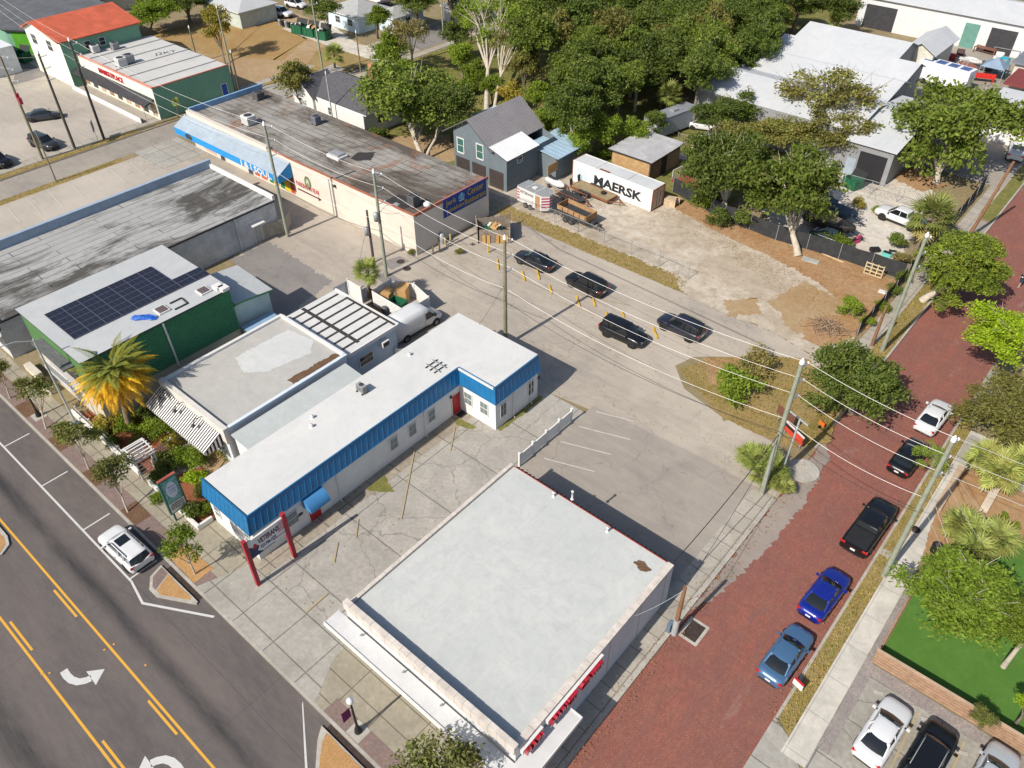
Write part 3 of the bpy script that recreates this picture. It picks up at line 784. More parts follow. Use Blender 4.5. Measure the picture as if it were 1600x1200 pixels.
M_SHING = P('dark_shingles', (.075, .085, .085), .9, .25, 3)
b = MB(); n = 38; b.add([(X0 + .2, Y1 + .05, 3.68), (X1 - .2, Y1 + .05, 3.68), (X1 - .2, Y1 + .62, 3.1), (X0 + .2, Y1 + .62, 3.1), (X0 + .2, Y1 + .0, 3.0), (X1 - .2, Y1 + .0, 3.0)], [(0, 3, 2, 1), (3, 4, 5, 2), (0, 4, 3), (1, 2, 5)], M_SHING)
for i in range(n):
    x = X0 + .25 + i * (X1 - X0 - .5) / (n - 1); b.bar((x, Y1 + .05, 3.72), (x, Y1 + .66, 3.12), .09, .05, M_SHING)
obj('pent_roof', b, None, T)
M_CANOPY = P('white_canopy', (.54, .545, .545), .7, .07, .7)
b = MB(); b.box(-26.5, -12.0, 12.95, 14.1, 2.75, 2.98, M_CANOPY); b.box(-26.5, -12.0, 12.9, 12.99, 2.68, 3.05, M_TRIM); obj('canopy', b, None, T)
b = MB(); b.box(-12.0, -10.75, 12.95, 18.45, 2.75, 2.98, M_CANOPY); b.box(-10.79, -10.72, 12.95, 18.5, 2.7, 3.04, M_TRIM); b.box(-12.0, -10.79, 18.43, 18.51, 2.7, 3.04, M_TRIM); obj('canopy', b, None, T)
for x, y, z in ((-24, 13.9, 2.98), (-20.3, 13.9, 2.98), (-17.2, 13.9, 2.98)):
    b = MB(); b.tube([(x, y, z), (x, y, z + .18), (x, y - .18, z + .18)], .05, 8, M_STEEL); obj('drain_pipe', b, None, T)
for y in (23, 26.3, 29.2): part('wall_seam', T, M_STEEL, P_box(X1 + .0, X1 + .02, y - .02, y + .02, 0, 3.6))
SGN = thing('channel_letter_sign', 'row of red channel letters mounted on white boxes along the shop building wall', 'sign', (-11.9, 18, 3.3))
for y0, y1 in ((14.6, 16.35), (16.75, 22.0)): part('raceway', SGN, M_TRIM, P_box(X1 + .03, X1 + .22, y0, y1, 3.35, 3.75))
M_LET = gloss('red_letter_plastic', (.36, .012, .03), .35, .2)
for txt, y0, wd, z in (('PLAZA', 14.75, 1.5, 3.3), ('MARKET', 16.9, 2.35, 3.3), ('CENTER', 19.5, 2.3, 3.3)):
    b = MB(); put_text(b, txt, (X1 + .34, y0, z), (0, 1, 0), (0, 0, 1), .52, wd, .2, M_LET, bold=.02); obj('lettering', b, None, SGN)
b = MB(); b.prism([(-13.6 + (.35 + .12 * math.sin(k * 2.7)) * math.cos(k * .45) * 1.7, 28.7 + (.3 + .1 * math.sin(k * 1.9)) * math.sin(k * .45)) for k in range(14)], ZR + .045, ZR + .058, G_BROWN); obj('roof_stain', b, None, T)
for k, (px, py, h) in enumerate(((865, 776, .35), (894, 780, .75), (949, 831, .35))):
    q = at(px, py, ZR); vent_pipe((q.x, q.y, ZR + .02), h, ('short white vent pipe with a dark cap near the fence end of the membrane roof', 'tall thin white vent pipe at the red edge of the membrane roof', 'short white vent pipe with a dark cap midway along the red roof edge')[k])

# ------------------------------------------------------------------ blue mansard building
T = thing('mansard_building', 'long white L-shaped office with a blue metal mansard and a white coated roof', 'building', (-38, 25, 0))
M_BLUE = P('blue_seam_metal', (.012, .13, .30), .4, .12, .8, spec=.5)
L = [(-41.1, 14.15), (-35.7, 14.15), (-35.7, 34.85), (-31.72, 34.85), (-31.72, 40.3), (-40.9, 40.3)]
b = MB(); b.prism(L, -.02, 4.42, M_WHITEW); obj('wall', b, None, T)
Lr = [(-40.95, 14.35), (-35.82, 14.35), (-35.82, 34.75), (-31.85, 34.75), (-31.85, 40.4), (-41, 40.4)]
b = MB(); b.prism(Lr, 4.44, 4.66, M_ROOF_B); obj('roof', b, None, T)
b = MB(); zb, zt, o0, o1 = 3.2, 4.62, .3, -.05
def off(p, q, r):  # offset corner outward
    return p
seq = [(-41.1, 14.15), (-35.7, 14.15), (-35.7, 34.85), (-31.72, 34.85), (-31.72, 40.3)]
sg = [(-1, -1), (1, -1), (1, -1), (1, -1), (1, 0)]
def moff(k, o):
    x, y = seq[k]; sx = (0, 1, 1, 1, 1)[k] * o; sy = (-1, -1, -1, -1, 0)[k] * o; return (x + sx, y + sy)
for k in range(4):
    a0, a1 = moff(k, o0), moff(k + 1, o0); c0, c1 = moff(k, o1), moff(k + 1, o1)
    b.add([(*a0, zb), (*a1, zb), (*c1, zt), (*c0, zt), (*seq[k], zb), (*seq[k + 1], zb)], [(0, 1, 2, 3), (0, 4, 5, 1)], M_BLUE)
    A, B, C, D = Vector((*a0, zb)), Vector((*a1, zb)), Vector((*c1, zt)), Vector((*c0, zt)); n = max(2, int((B - A).length / .52))
    for i in range(n + 1): b.bar(A + (B - A) * i / n, D + (C - D) * i / n, .03, .035, M_BLUE)
    b.bar(A, B, .06, .06, M_BLUE); b.bar(D + Vector((0, 0, .03)), C + Vector((0, 0, .03)), .1, .06, M_BLUE)
b.add([(-41.1, 13.85, zb), (-41.1, 14.2, zt), (-41.1, 14.2, zb)], [(0, 1, 2)], M_BLUE)
obj('mansard', b, None, T)
for px, py in ((615, 692), (644, 671), (674, 650)):
    y, z = ax(px, py, -35.7); winx(T, -35.7, y, 1.75, .75, 1.15, glass=M_GLASSL, bars=(1, 1))
y, z = ax(455, 806, -35.7); winx(T, -35.7, y, 1.7, .9, 1.15, bars=(1, 1), glass=M_GLASSL)
for px, py in ((732, 623), (757, 640)):
    x, z = ay(px, py, 34.85); winy(T, 34.85, x, 1.75, .8, 1.25, bars=(2, 1), glass=M_GLASSL)
for px, py in ((786, 637), (829, 605)):
    y, z = ax(px, py, -31.72); winx(T, -31.72, y, 1.7, .65, 1.3, bars=(2, 1))
for px, py in ((338, 793), (363, 814), (386, 835)):
    x, z = ay(px, py, 14.15); winy(T, 14.15, x, 1.75, .55, 1.1, glass=M_GLASSL)
M_REDD = P('red_door_paint', (.40, .02, .025), .5, .08)
y, z = ax(712, 627, -35.7); door(T, (-35.7, y - .45, .06), (0, 1, 0), .95, 2.1, M_REDD)
y, z = ax(491, 796, -35.7); yd = y; door(T, (-35.7, y - .5, .06), (0, 1, 0), 1.0, 2.1, M_REDD)
M_AWN = P('blue_awning_cloth', (.05, .20, .42), .7, .1)
b = MB(); rings = []
for i in range(9):
    a = PI / 2 * i / 8; rings.append([(-35.7 + 1.05 * math.sin(a) + .02, yd - .85, 2.05 + .95 * math.cos(a)), (-35.7 + 1.05 * math.sin(a) + .02, yd + .9, 2.05 + .95 * math.cos(a))])
b.grid(rings, M_AWN, True, False)
for k in (0, 1): b.add([r[k] for r in rings] + [(-35.68, rings[0][k][1], 2.05)], [tuple(range(10))], M_AWN)
obj('awning', b, None, T)
for py_, px_ in ((735, 522), (670, 664)):
    y, z = ax(px_, py_, -35.7); b = MB(); b.tube([(-35.6, y, 3.1), (-35.6, y, .15), (-35.4, y, .08)], .045, 8, M_TRIM); obj('downspout', b, None, T)
for y in (37.0, 39.3): b = MB(); b.tube([(-31.62, y, 2.9), (-31.62, y, .15), (-31.45, y, .08)], .045, 8, M_TRIM); obj('downspout', b, None, T)
b = MB(); b.box(-31.7, -31.5, 35.0, 40.25, 3.0, 3.1, M_TRIM); obj('gutter', b, None, T)
y, z = ax(470, 800, -35.7); part('mail_slot', T, M_DARK, P_box(-35.7, -35.62, y - .35, y + .1, 1.45, 1.62))
for px, py in ((475, 788), (704, 624), (841, 583)):
    y, z = ax(px, py, -35.7 if px < 800 else -31.72); X = -35.7 if px < 800 else -31.72
    part('wall_lamp', T, M_DARK, P_box(X, X + .15, y - .07, y + .07, 2.1, 2.35))
q = at(566, 612, 4.68); ac_unit('roof_ac_unit', 'grey air conditioner lying on the white roof of the blue mansard office', (q.x, q.y, 4.67), .8, .45, .75)
for k, (px, py) in enumerate(((488, 653), (487, 667), (640, 555))):
    q = at(px, py, 4.67); vent_pipe((q.x, q.y, 4.67), .16, ('small white roof vent, farther of the pair on the mansard office roof', 'small white roof vent, nearer of the pair on the mansard office roof', 'small roof vent near the van end of the mansard office roof')[k], .09)
q = at(681, 573, 4.68); b = MB()
for i in range(2): b.bar((-.8, i * .7 - .35, .12), (.8, i * .7 - .35, .12), .06, .06, M_STEEL)
for i in (-.5, .0, .5): b.bar((i, -.7, .06), (i, .7, .06), .07, .07, M_DARK)
simple('roof_rack', 'empty dark metal equipment rack on the wide end of the mansard office roof', 'rack', b, (q.x, q.y, 4.68))
q = at(771, 528, 0); b = MB(); b.lathe([(.32, 0), (.3, .7), (.2, .8), (0, .82)], (0, 0, 0), 12, M_TRIM); simple('utility_pedestal', 'small pale utility pedestal in the shadow behind the mansard office', 'utility box', b, (q.x, q.y, 0))

# annex between
T = thing('annex_building', 'narrow shed annex with a pale sheet roof beside the mansard office', 'building', (-43, 24, 0))
b = MB(); b.prism(rect(-44.2, -41.1, 18.7, 29.7), -.02, 3.3, M_WHITEW); obj('wall', b, None, T)
b = MB(); b.add([(-44.2, 18.5, 3.75), (-41.1, 18.5, 3.5), (-41.1, 29.8, 3.5), (-44.2, 29.8, 3.75)] + [(-44.2, 18.5, 3.62), (-41.1, 18.5, 3.38), (-41.1, 29.8, 3.38), (-44.2, 29.8, 3.62)], [(0, 1, 2, 3), (4, 5, 1, 0), (5, 6, 2, 1), (6, 7, 3, 2), (7, 4, 0, 3)], M_ROOF_A); obj('roof', b, None, T)
part('gutter', T, M_DARK, P_box(-41.25, -41.12, 18.5, 29.8, 3.5, 3.56))

# ------------------------------------------------------------------ garden cafe with striped awning
T = thing('cafe_building', 'flat roofed cafe with a black and white striped awning over the garden', 'building', (-49, 24, 0))
M_TANR = white_roof('stained_tan_roof', (.42, .405, .38), 1.6, 0, .5)
b = MB(); b.prism(rect(-53.8, -44.7, 18.35, 30.4), -.02, 3.8, P('pale_blue_stucco', (.55, .60, .64), .8, .08)); obj('wall', b, None, T)
b = MB(); b.poly([(-53.5, 18.7, 3.84), (-44.95, 18.7, 3.84), (-44.95, 30.2, 3.84), (-53.5, 30.2, 3.84)], M_TANR); obj('roof', b, None, T)
b = MB(); b.box(-53.85, -44.65, 18.2, 18.62, 2.6, 4.12, P('cream_parapet', (.56, .54, .50), .8, .08)); b.box(-53.85, -53.55, 18.62, 30.45, 3.8, 4.02, M_TRIM); b.box(-44.95, -44.65, 18.62, 30.45, 3.8, 4.05, P('pale_blue_parapet', (.55, .62, .68), .7, .06)); b.box(-53.55, -44.95, 30.2, 30.45, 3.8, 4.1, M_TRIM); obj('parapet', b, None, T)
b = MB(); q0 = at(330, 568, 3.84); b.prism(jitter([(-51.8, 24.2), (-49.6, 23.4), (-48.2, 24.8), (-47.4, 28.6), (-48.6, 29.9), (-51.6, 29.6)], .7, .12, random.Random(3)), 3.83, 3.852, white_roof('patched_roof_coating', (.52, .525, .515))); obj('coating_patch', b, None, T)
b = MB(); b.prism(jitter([(-46.0, 25.2), (-45.2, 25.2), (-45.2, 30), (-45.8, 30)], .5, .12, random.Random(5)), 3.84, 3.856, G_BROWN); obj('leaf_litter', b, None, T)
M_BLK, M_WHT = P('black_awning_stripe', (.02, .02, .024), .7, .1), P('white_awning_stripe', (.70, .69, .67), .7, .05)
b = MB(); n = 66; xa, xb = -53.9, -45.3
for i in range(n):
    x0 = xa + (xb - xa) * i / n; x1 = xa + (xb - xa) * (i + 1) / n; m = M_BLK if i % 2 else M_WHT
    b.add([(x0, 16.55, 2.45), (x1, 16.55, 2.45), (x1, 18.18, 3.35), (x0, 18.18, 3.35)], [(0, 1, 2, 3)], m); b.add([(x0, 16.55, 2.45), (x1, 16.55, 2.45), (x1, 16.55, 2.2), (x0, 16.55, 2.2)], [(3, 2, 1, 0)], m)
for i in range(10):
    y0 = 16.55 + 1.63 * i / 10; y1 = 16.55 + 1.63 * (i + 1) / 10; z0, z1 = 2.45 + .9 * i / 10, 2.45 + .9 * (i + 1) / 10
    b.add([(xb, y0, 2.2), (xb, y1, 2.2), (xb, y1, z1), (xb, y0, z0)], [(0, 1, 2, 3)], M_BLK if i % 2 else M_WHT)
obj('awning', b, None, T)
for x in (-52.6, -50.2, -47.6): part('gooseneck_lamp', T, M_DARK, lambda bb: bb.tube([(x, 18.2, 3.8), (x, 17.6, 3.95), (x, 17.3, 3.6)], .03, 6, M_DARK), lambda bb: bb.lathe([(.2, -.12), (.08, .05), (0, .06)], (x, 17.28, 3.55), 10, M_DARK))

# back annex with tarred strips
T = thing('storage_annex', 'white roofed annex with black tar strips and a pale blue wall behind the cafe', 'building', (-50, 34, 0))
b = MB(); b.prism(rect(-53.9, -45.5, 31.0, 36.7), -.02, 3.05, P('sky_blue_stucco', (.40, .50, .62), .8, .1)); obj('wall', b, None, T)
b = MB(); b.prism(rect(-54.0, -45.3, 30.9, 36.85), 3.05, 3.3, M_ROOF_B); obj('roof', b, None, T)
M_TAR = P('black_tar', (.045, .04, .04), .8, .4, 3)
b = MB()
for i in range(7): x = -53.2 + i * 1.15; b.box(x - .13, x + .13, 31.2, 36.5, 3.3, 3.312, M_TAR)
b.box(-53.9, -46.0, 32.6, 32.95, 3.3, 3.318, M_TAR); b.box(-52.2, -45.4, 36.5, 36.8, 3.3, 3.318, M_TAR); obj('tar_strip', b, None, T)
b = MB(); b.box(-54.05, -45.25, 36.75, 36.95, 3.0, 3.38, M_TRIM); b.box(-45.4, -45.25, 30.9, 36.75, 3.0, 3.36, M_TRIM); obj('edge_trim', b, None, T)
y, z = ax(571, 554, -45.5); winx(T, -45.5, y, 1.6, 1.5, .95, bars=(1, 1))
y, z = ax(597, 527, -45.5); b = MB(); b.box(-45.5, -45.0, y - .4, y + .4, 2.0, 2.55, M_TRIM); b.box(-45.0, -44.98, y - .33, y + .33, 2.06, 2.48, M_DARK); obj('window_ac', b, None, T)

# ------------------------------------------------------------------ green solar building
T = thing('green_building', 'two storey green building with solar panels on its pale roof', 'building', (-61, 21, 0))
M_GRN = P('green_stucco', (.075, .17, .06), .85, .1, .6); M_GRNM = P('green_ribbed_metal', (.075, .235, .11), .5, .12, .6)
GX0, GX1, GY0, GY1, GZ = -67.0, -56.2, 14.0, 27.4, 7.25
b = MB(); b.prism(rect(GX0, GX1, GY0 + .02, GY1), 2.9, GZ, M_GRN); b.prism(rect(GX0, GX1, GY0 + .02, GY1), -.02, 2.9, P('cream_lower_wall', (.50, .46, .38), .85, .1)); obj('wall', b, None, T)
b = MB()
for i in range(18):
    z = 2.9 + i * (GZ - 2.95) / 18; h = (GZ - 2.95) / 18
    b.add([(GX1 + .01, GY0, z), (GX1 + .01, GY1, z), (GX1 + .14, GY1, z + h * .62), (GX1 + .14, GY0, z + h * .62), (GX1 + .01, GY1, z + h), (GX1 + .01, GY0, z + h)], [(0, 1, 2, 3), (3, 2, 4, 5)], M_GRNM)
obj('ribbed_cladding', b, None, T)
b = MB(); b.prism(rect(GX0 - .15, GX1 + .2, GY0 - .15, GY1 + .15), GZ, GZ + .12, M_ROOF_G, M_DARK); obj('roof', b, None, T)
y, z = ax(262, 530, GX1); b = MB(); b.tube([(GX1 + .16, y, GZ - .05), (GX1 + .16, y + .1, 2.6)], .09, 6, M_TRIM); obj('downspout', b, None, T)
x, z = ay(75, 560, GY0)
b = MB(); b.box(-63.6, -58.6, GY0 - .02, GY0 + .05, 3.6, 5.6, M_DARK); b.box(-63.9, -58.3, GY0 - .9, GY0 + .0, 5.7, 5.85, P('grey_shingle_hood', (.12, .125, .13), .9, .3, 4)); obj('balcony_opening', b, None, T)
b = MB(); b.box(-63.7, -58.5, GY0 - .75, GY0 - .0, 3.3, 3.5, M_TRIM); b.box(-63.7, -58.5, GY0 - .78, GY0 - .7, 4.4, 4.5, M_TRIM)
for i in range(22): b.box(-63.65 + i * .24, -63.6 + i * .24, GY0 - .76, GY0 - .72, 3.5, 4.4, M_TRIM)
b.box(-63.7, -58.5, GY0 - .8, GY0 - .78, 3.1, 3.55, P('balcony_skirt', (.45, .47, .48), .7)); obj('balcony', b, None, T)
T2 = thing('lean_to', 'pale lean-to with a grey roof and dark green edge behind the green building', 'building', (-60, 29, 0))
lx0, lx1, ly0, ly1 = -61.5, -56.6, 27.6, 31.3
b = MB(); b.prism(rect(lx0, lx1, ly0, ly1), -.02, 5.0, P('pale_green_wall', (.50, .57, .52), .8, .08)); obj('wall', b, None, T2)
b = MB(); b.add([(lx0 - .2, ly0, 5.9), (lx1 + .3, ly0, 5.5), (lx1 + .3, ly1 + .3, 5.0), (lx0 - .2, ly1 + .3, 5.4), (lx0 - .2, ly0, 5.75), (lx1 + .3, ly0, 5.35), (lx1 + .3, ly1 + .3, 4.85), (lx0 - .2, ly1 + .3, 5.25)], [(0, 1, 2, 3)], M_ROOF_G)
b.add([(lx0 - .2, ly0, 5.9), (lx1 + .3, ly0, 5.5), (lx1 + .3, ly1 + .3, 5.0), (lx0 - .2, ly1 + .3, 5.4), (lx0 - .2, ly0, 5.7), (lx1 + .3, ly0, 5.3), (lx1 + .3, ly1 + .3, 4.8), (lx0 - .2, ly1 + .3, 5.2)], [(4, 5, 1, 0), (5, 6, 2, 1), (6, 7, 3, 2), (7, 4, 0, 3), (7, 6, 5, 4)], M_GRNM); obj('roof', b, None, T2)
T3 = thing('porch_shed', 'small shed with a faded blue roof and green edge beside the green cladding', 'building', (-55, 28.6, 0))
b = MB(); b.prism(rect(-56.1, -54.3, 27.6, 30.6), -.02, 2.9, P('grey_green_wall', (.40, .44, .40), .8)); obj('wall', b, None, T3)
b = MB(); b.prism(rect(-56.15, -54.0, 27.5, 30.8), 2.9, 3.05, P('faded_blue_roof', (.22, .34, .48), .7, .12), M_GRNM); obj('roof', b, None, T3)
# solar array
M_PV = gloss('solar_cell_glass', (.008, .010, .024), .55, 0); M_PVF = P('panel_frame', (.13, .14, .19), .4, .05, metal=.4)
A, B, C = at(68, 491, GZ + .2), at(240, 419, GZ + .2), at(115, 529, GZ + .2)
ny, nx = 7, 6
x0, y0 = A.x + .1, A.y; dy = (B.y - A.y) / ny; dx = (C.x - A.x) / nx
proto = None; cnt = 0
for r_ in range(nx):
    for c_ in range(ny + (2 if r_ >= 4 else 0)):
        loc = (x0 + (r_ + .5) * dx, y0 + (c_ + .5) * dy, GZ + .18)
        if proto is None:
            proto = thing('solar_panel', 'dark blue solar panel in the array lying on the green building roof', 'solar panel', loc, 0, 'solar panels on the green building'); local(proto)
            b = MB(); b.box(-dx / 2 + .03, dx / 2 - .03, -dy / 2 + .03, dy / 2 - .03, .0, .035, M_PV)
            for k in range(1, 3): b.box(-dx / 2 + .03, dx / 2 - .03, -dy / 2 + dy * k / 3 - .006, -dy / 2 + dy * k / 3 + .006, .035, .0365, M_PVF)
            obj('cells', b, None, proto)
            b = MB()
            for s in (-1, 1): b.box(-dx / 2 + .005, dx / 2 - .005, s * (dy / 2 - .02) - .014, s * (dy / 2 - .02) + .014, -.02, .045, M_PVF); b.box(s * (dx / 2 - .02) - .014, s * (dx / 2 - .02) + .014, -dy / 2, dy / 2, -.02, .044, M_PVF)
            obj('frame', b, None, proto)
        else: dup(proto, loc)
b = MB(); rnd = random.Random(2)
rings = []
for i in range(6):
    a_ = i / 5; rings.append([(-1.1 + 2.2 * a_ + rnd.uniform(-.15, .15), -.35 + .7 * j / 5 + rnd.uniform(-.12, .12), rnd.uniform(.05, .3) * (0 < i < 5) * (0 < j < 5) + .03) for j in range(6)])
b.grid(rings, P('blue_tarp_plastic', (.02, .10, .42), .5, .2, 3), False, False); q = at(226, 497, GZ + .14); simple('blue_tarp', 'crumpled blue tarp dumped on the edge of the green building roof', 'tarp', b, (q.x, q.y, GZ + .13), .7)
for k, (px, py) in enumerate(((253, 485), (318, 455))):
    q = at(px, py, GZ + .14); b = MB(); b.box(-.55, .55, -.5, .5, 0, .14, M_TRIM); b.box(-.45, .45, -.4, .4, .14, .17, P('brown_skylight', (.12, .09, .09), .3)); simple('skylight', ('brown skylight beside the blue tarp', 'brown skylight near the back corner of the solar roof')[k], 'skylight', b, (q.x, q.y, GZ + .12))
q = at(280, 475, GZ + .14); b = MB(); b.bar((-.6, -.5, .06), (-.6, .6, .06), .12, .1, M_DARK); b.bar((.5, -.7, .06), (.5, .5, .06), .12, .1, M_DARK); b.bar((-.6, .6, .06), (.5, .5, .06), .1, .1, M_DARK); simple('pipe_frame', 'dark open pipe frame lying between the skylights', 'frame', b, (q.x, q.y, GZ + .12))
for k, (px, py) in enumerate(((341, 450), (350, 452))):
    q = at(px, py, GZ + .14); b = MB(); b.box(-.4, .4, -.35, .35, 0, .3, M_TRIM); simple('roof_box', ('white vent box on the solar roof, left of two', 'white vent box on the solar roof, right of two')[k], 'roof vent', b, (q.x, q.y, GZ + .12))

# ------------------------------------------------------------------ long grey roof beyond
T = thing('warehouse', 'long low building with a stained grey rolled roof and a parapet coloured in blue shade', 'building', (-78, 28, 0))
M_R7 = rolled('stained_grey_roof', (.35, .352, .345), (.06, .056, .05), 9, 1.05, PI / 2, .92, .05, None, .15, (1.5, .6, 1), .47, .60)
b = MB(); b.prism(rect(-84.6, -72.0, 12.9, 43.1), -.02, 4.0, P('stained_pale_wall', (.50, .51, .52), .85, .2, .7)); obj('wall', b, None, T)
b = MB(); b.poly([(-84.3, 13.1, 4.03), (-72.0, 13.1, 4.03), (-72.0, 43.1, 4.03), (-84.3, 43.1, 4.03)], M_R7); obj('roof', b, None, T)
b = MB(); b.box(-84.9, -84.45, 12.8, 43.4, 3.9, 5.0, P('shade_blue_parapet', (.28, .35, .44), .8, .1)); b.box(-84.45, -72.2, 43.1, 43.4, 3.9, 4.5, M_WHITEW); b.box(-84.45, -72, 12.75, 13.1, 3.2, 4.4, M_WHITEW); obj('parapet', b, None, T)  # far parapet's blue grey is its shaded inner face put into the colour
part('edge_trim', T, M_DARK, P_box(-72.02, -71.88, 13.1, 43.1, 3.9, 4.08))
b = MB(); b.prism(rect(-75, -72.05, 11.4, 12.85), 2.3, 2.6, M_TRIM); obj('canopy', b, None, T)
for px, py in ((366, 345),): y, z = ax(px, py, -72); b = MB(); b.tube([(-71.9, y, 3.9), (-71.9, y, .1)], .06, 6, M_TRIM); obj('downspout', b, None, T)
y, z = ax(398, 342, -72); b = MB(); b.box(-72, -71.3, y - .8, y + .8, 2.4, 2.5, M_TRIM); obj('door_hood', b, None, T); door(T, (-72, y - .45, .05), (0, 1, 0), .9, 2, M_STEEL)

# ------------------------------------------------------------------ restaurant strip
T = thing('restaurant_building', 'long cream restaurant strip with a patched grey roof and painted side sign', 'building', (-78, 55, 0))
M_CREAM = P('cream_stucco', (.60, .54, .47), .85, .06, .5); M_R8 = rolled('patched_rolled_roof', (.31, .295, .27), (.07, .056, .045), 5.5, .98, 0, .88, .055, (.22, .095, .045), .1, (.7, 1.25, 1), .43, .58)
RX0, RX1, RY0, RY1, RZ = -99.6, -56.45, 49.75, 61.6, 4.85
b = MB(); b.prism(rect(RX0, RX1, RY0, RY1), -.02, RZ - .25, M_CREAM); obj('wall', b, None, T)
b = MB(); b.poly([(RX0 + .2, RY0 + .25, RZ - .2), (RX1 - .25, RY0 + .25, RZ - .2), (RX1 - .25, RY1, RZ - .2), (RX0 + .2, RY1, RZ - .2)], M_R8); obj('roof', b, None, T)
M_BRICKR = P('red_brown_coping', (.36, .13, .08), .8, .2, 2)
b = MB(); b.box(RX0, RX1, RY0 - .02, RY0 + .24, RZ - .25, RZ - .02, M_CREAM); b.box(RX0, RX1, RY0 - .04, RY0 + .27, RZ - .02, RZ + .05, M_BRICKR); b.box(RX1 - .22, RX1, RY0 + .27, RY1, RZ - .25, RZ + .1, M_BRICKR); b.box(RX0, RX0 + .3, RY0 + .27, RY1, RZ - .25, RZ + .5, P('blue_side_parapet', (.2, .35, .55), .7)); obj('parapet', b, None, T)
b = MB(); b.box(RX0, -82, RY0 - .12, RY0 + .35, RZ - .3, RZ + .28, M_CREAM); obj('raised_parapet', b, None, T)
M_AZ = P('bright_blue_fascia', (.02, .24, .56), .6, .08); M_PENT = P('faded_grey_metal', (.30, .36, .42), .5, .1, .8)
b = MB(); xa, xb = -100.2, -77.6
b.add([(xa, 47.7, 3.35), (xb, 47.7, 3.35), (xb, RY0 - .1, 4.45), (xa, RY0 - .1, 4.45), (xa, 47.7, 2.45), (xb, 47.7, 2.45), (xb, RY0, 2.6), (xa, RY0, 2.6)], [(0, 1, 2, 3)], M_PENT)
b.add([(xa, 47.7, 3.35), (xb, 47.7, 3.35), (xb, RY0 - .1, 4.45), (xa, RY0 - .1, 4.45), (xa, 47.7, 2.45), (xb, 47.7, 2.45), (xb, RY0, 2.6), (xa, RY0, 2.6)], [(4, 5, 1, 0), (5, 6, 2, 1), (7, 4, 0, 3), (7, 6, 5, 4)], M_AZ)
obj('pent_awning', b, None, T)
b = MB(); put_text(b, 'I & I SOUL', (-85.2, 47.68, 2.5), (1, 0, 0), (0, 0, 1), .8, 6.2, .03, M_TRIM, bold=.03); obj('lettering', b, None, T)
b = MB(); b.lathe([(.5, 0), (.5, .03), (0, .03)], (0, 0, 0), 16, M_DARK); ob_ = obj('logo', MB().add([(-97.4, 47.67, 2.55), (-96.2, 47.67, 2.55), (-96.0, 47.67, 2.95), (-96.5, 47.67, 3.3), (-97.3, 47.67, 3.25), (-97.7, 47.67, 2.9)], [(0, 1, 2, 3, 4, 5)], M_DARK), None, T)
for x0, x1, m in ((-99.6, -97.2, P('mural_pink', (.62, .5, .46), .8, .25, 3)), (-97.0, -94.6, P('mural_orange', (.55, .36, .25), .8, .3, 4)), (-86.0, -85.0, P('mural_red', (.45, .06, .03), .7)), (-84.6, -83.4, P('mural_orange_red', (.55, .10, .02), .7)), (-82.9, -82.1, P('mural_green', (.02, .18, .05), .7)), (-82.0, -80.9, P('mural_yellow', (.65, .48, .02), .7)), (-80.6, -79.8, P('mural_green', (0, 0, 0))), (-79.7, -78.6, P('mural_yellow', (0, 0, 0))), (-78.5, -77.7, P('mural_red', (0, 0, 0)))):
    part('painted_panel', T, m, P_box(x0, x1, RY0 - .03, RY0, .25, 2.45 if x0 < -78.6 else 3.6))
for x in (-93.6, -87.4): door(T, (x, RY0, .05), (1, 0, 0), 1.0, 2.1, M_DARK)
for x in (-91.6, -89.6): winy(T, RY0, x, 1.5, 1.6, 1.2)
X_, Z_ = ay(481, 286, RY0); b = MB(); ring = [(X_ + .62 * math.cos(2 * PI * k / 20), RY0 - .015, Z_ + .85 * math.sin(2 * PI * k / 20)) for k in range(20)]; b.poly(ring[::-1], P('dark_green_logo', (.07, .10, .05), .7)); b.poly([(X_ + (p[0] - X_) * .78, RY0 - .022, Z_ + (p[2] - Z_) * .8) for p in ring[::-1]], P('green_logo', (.20, .27, .13), .7, .3, 4))
b.poly([(X_ - .3, RY0 - .03, Z_ - .25), (X_ + .0, RY0 - .03, Z_ + .1), (X_ + .3, RY0 - .03, Z_ - .25), (X_ + .12, RY0 - .03, Z_ + .4), (X_ - .12, RY0 - .03, Z_ + .4)], P('pale_leaf_logo', (.45, .55, .4), .7)); obj('logo', b, None, T)
xl, zl = ay(466, 296, RY0); xr, zr_ = ay(500, 311, RY0)
M_SIGNR = P('sign_red_paint', (.40, .03, .04), .7)
b = MB(); put_text(b, 'PARKING IN REAR', (xl - .1, RY0 - .015, 1.72), (1, 0, 0), (0, 0, 1), .62, xr - xl + .2, .02, M_SIGNR, bold=.015); obj('lettering', b, None, T)
M_DKRED = P('dark_arrow_paint', (.10, .025, .02), .7)
b = MB(); za = 1.25; b.box(xl, xr - .2, RY0 - .025, RY0 - .005, za - .09, za + .09, M_DKRED); b.poly([(xr - .3, RY0 - .026, za - .32), (xr + .35, RY0 - .026, za), (xr - .3, RY0 - .026, za + .32)], M_DKRED); obj('arrow', b, None, T)
X_, Z_ = ay(520, 320, RY0); b = MB(); b.tube([(X_, RY0 - .05, RZ - .3), (X_, RY0 - .05, .1)], .05, 6, M_STEEL); obj('downspout', b, None, T)
for px, py in ((524, 290),): x, z = ay(px, py, RY0); part('wall_lamp', T, M_DARK, P_box(x - .15, x + .15, RY0 - .3, RY0, z - .1, z + .12))
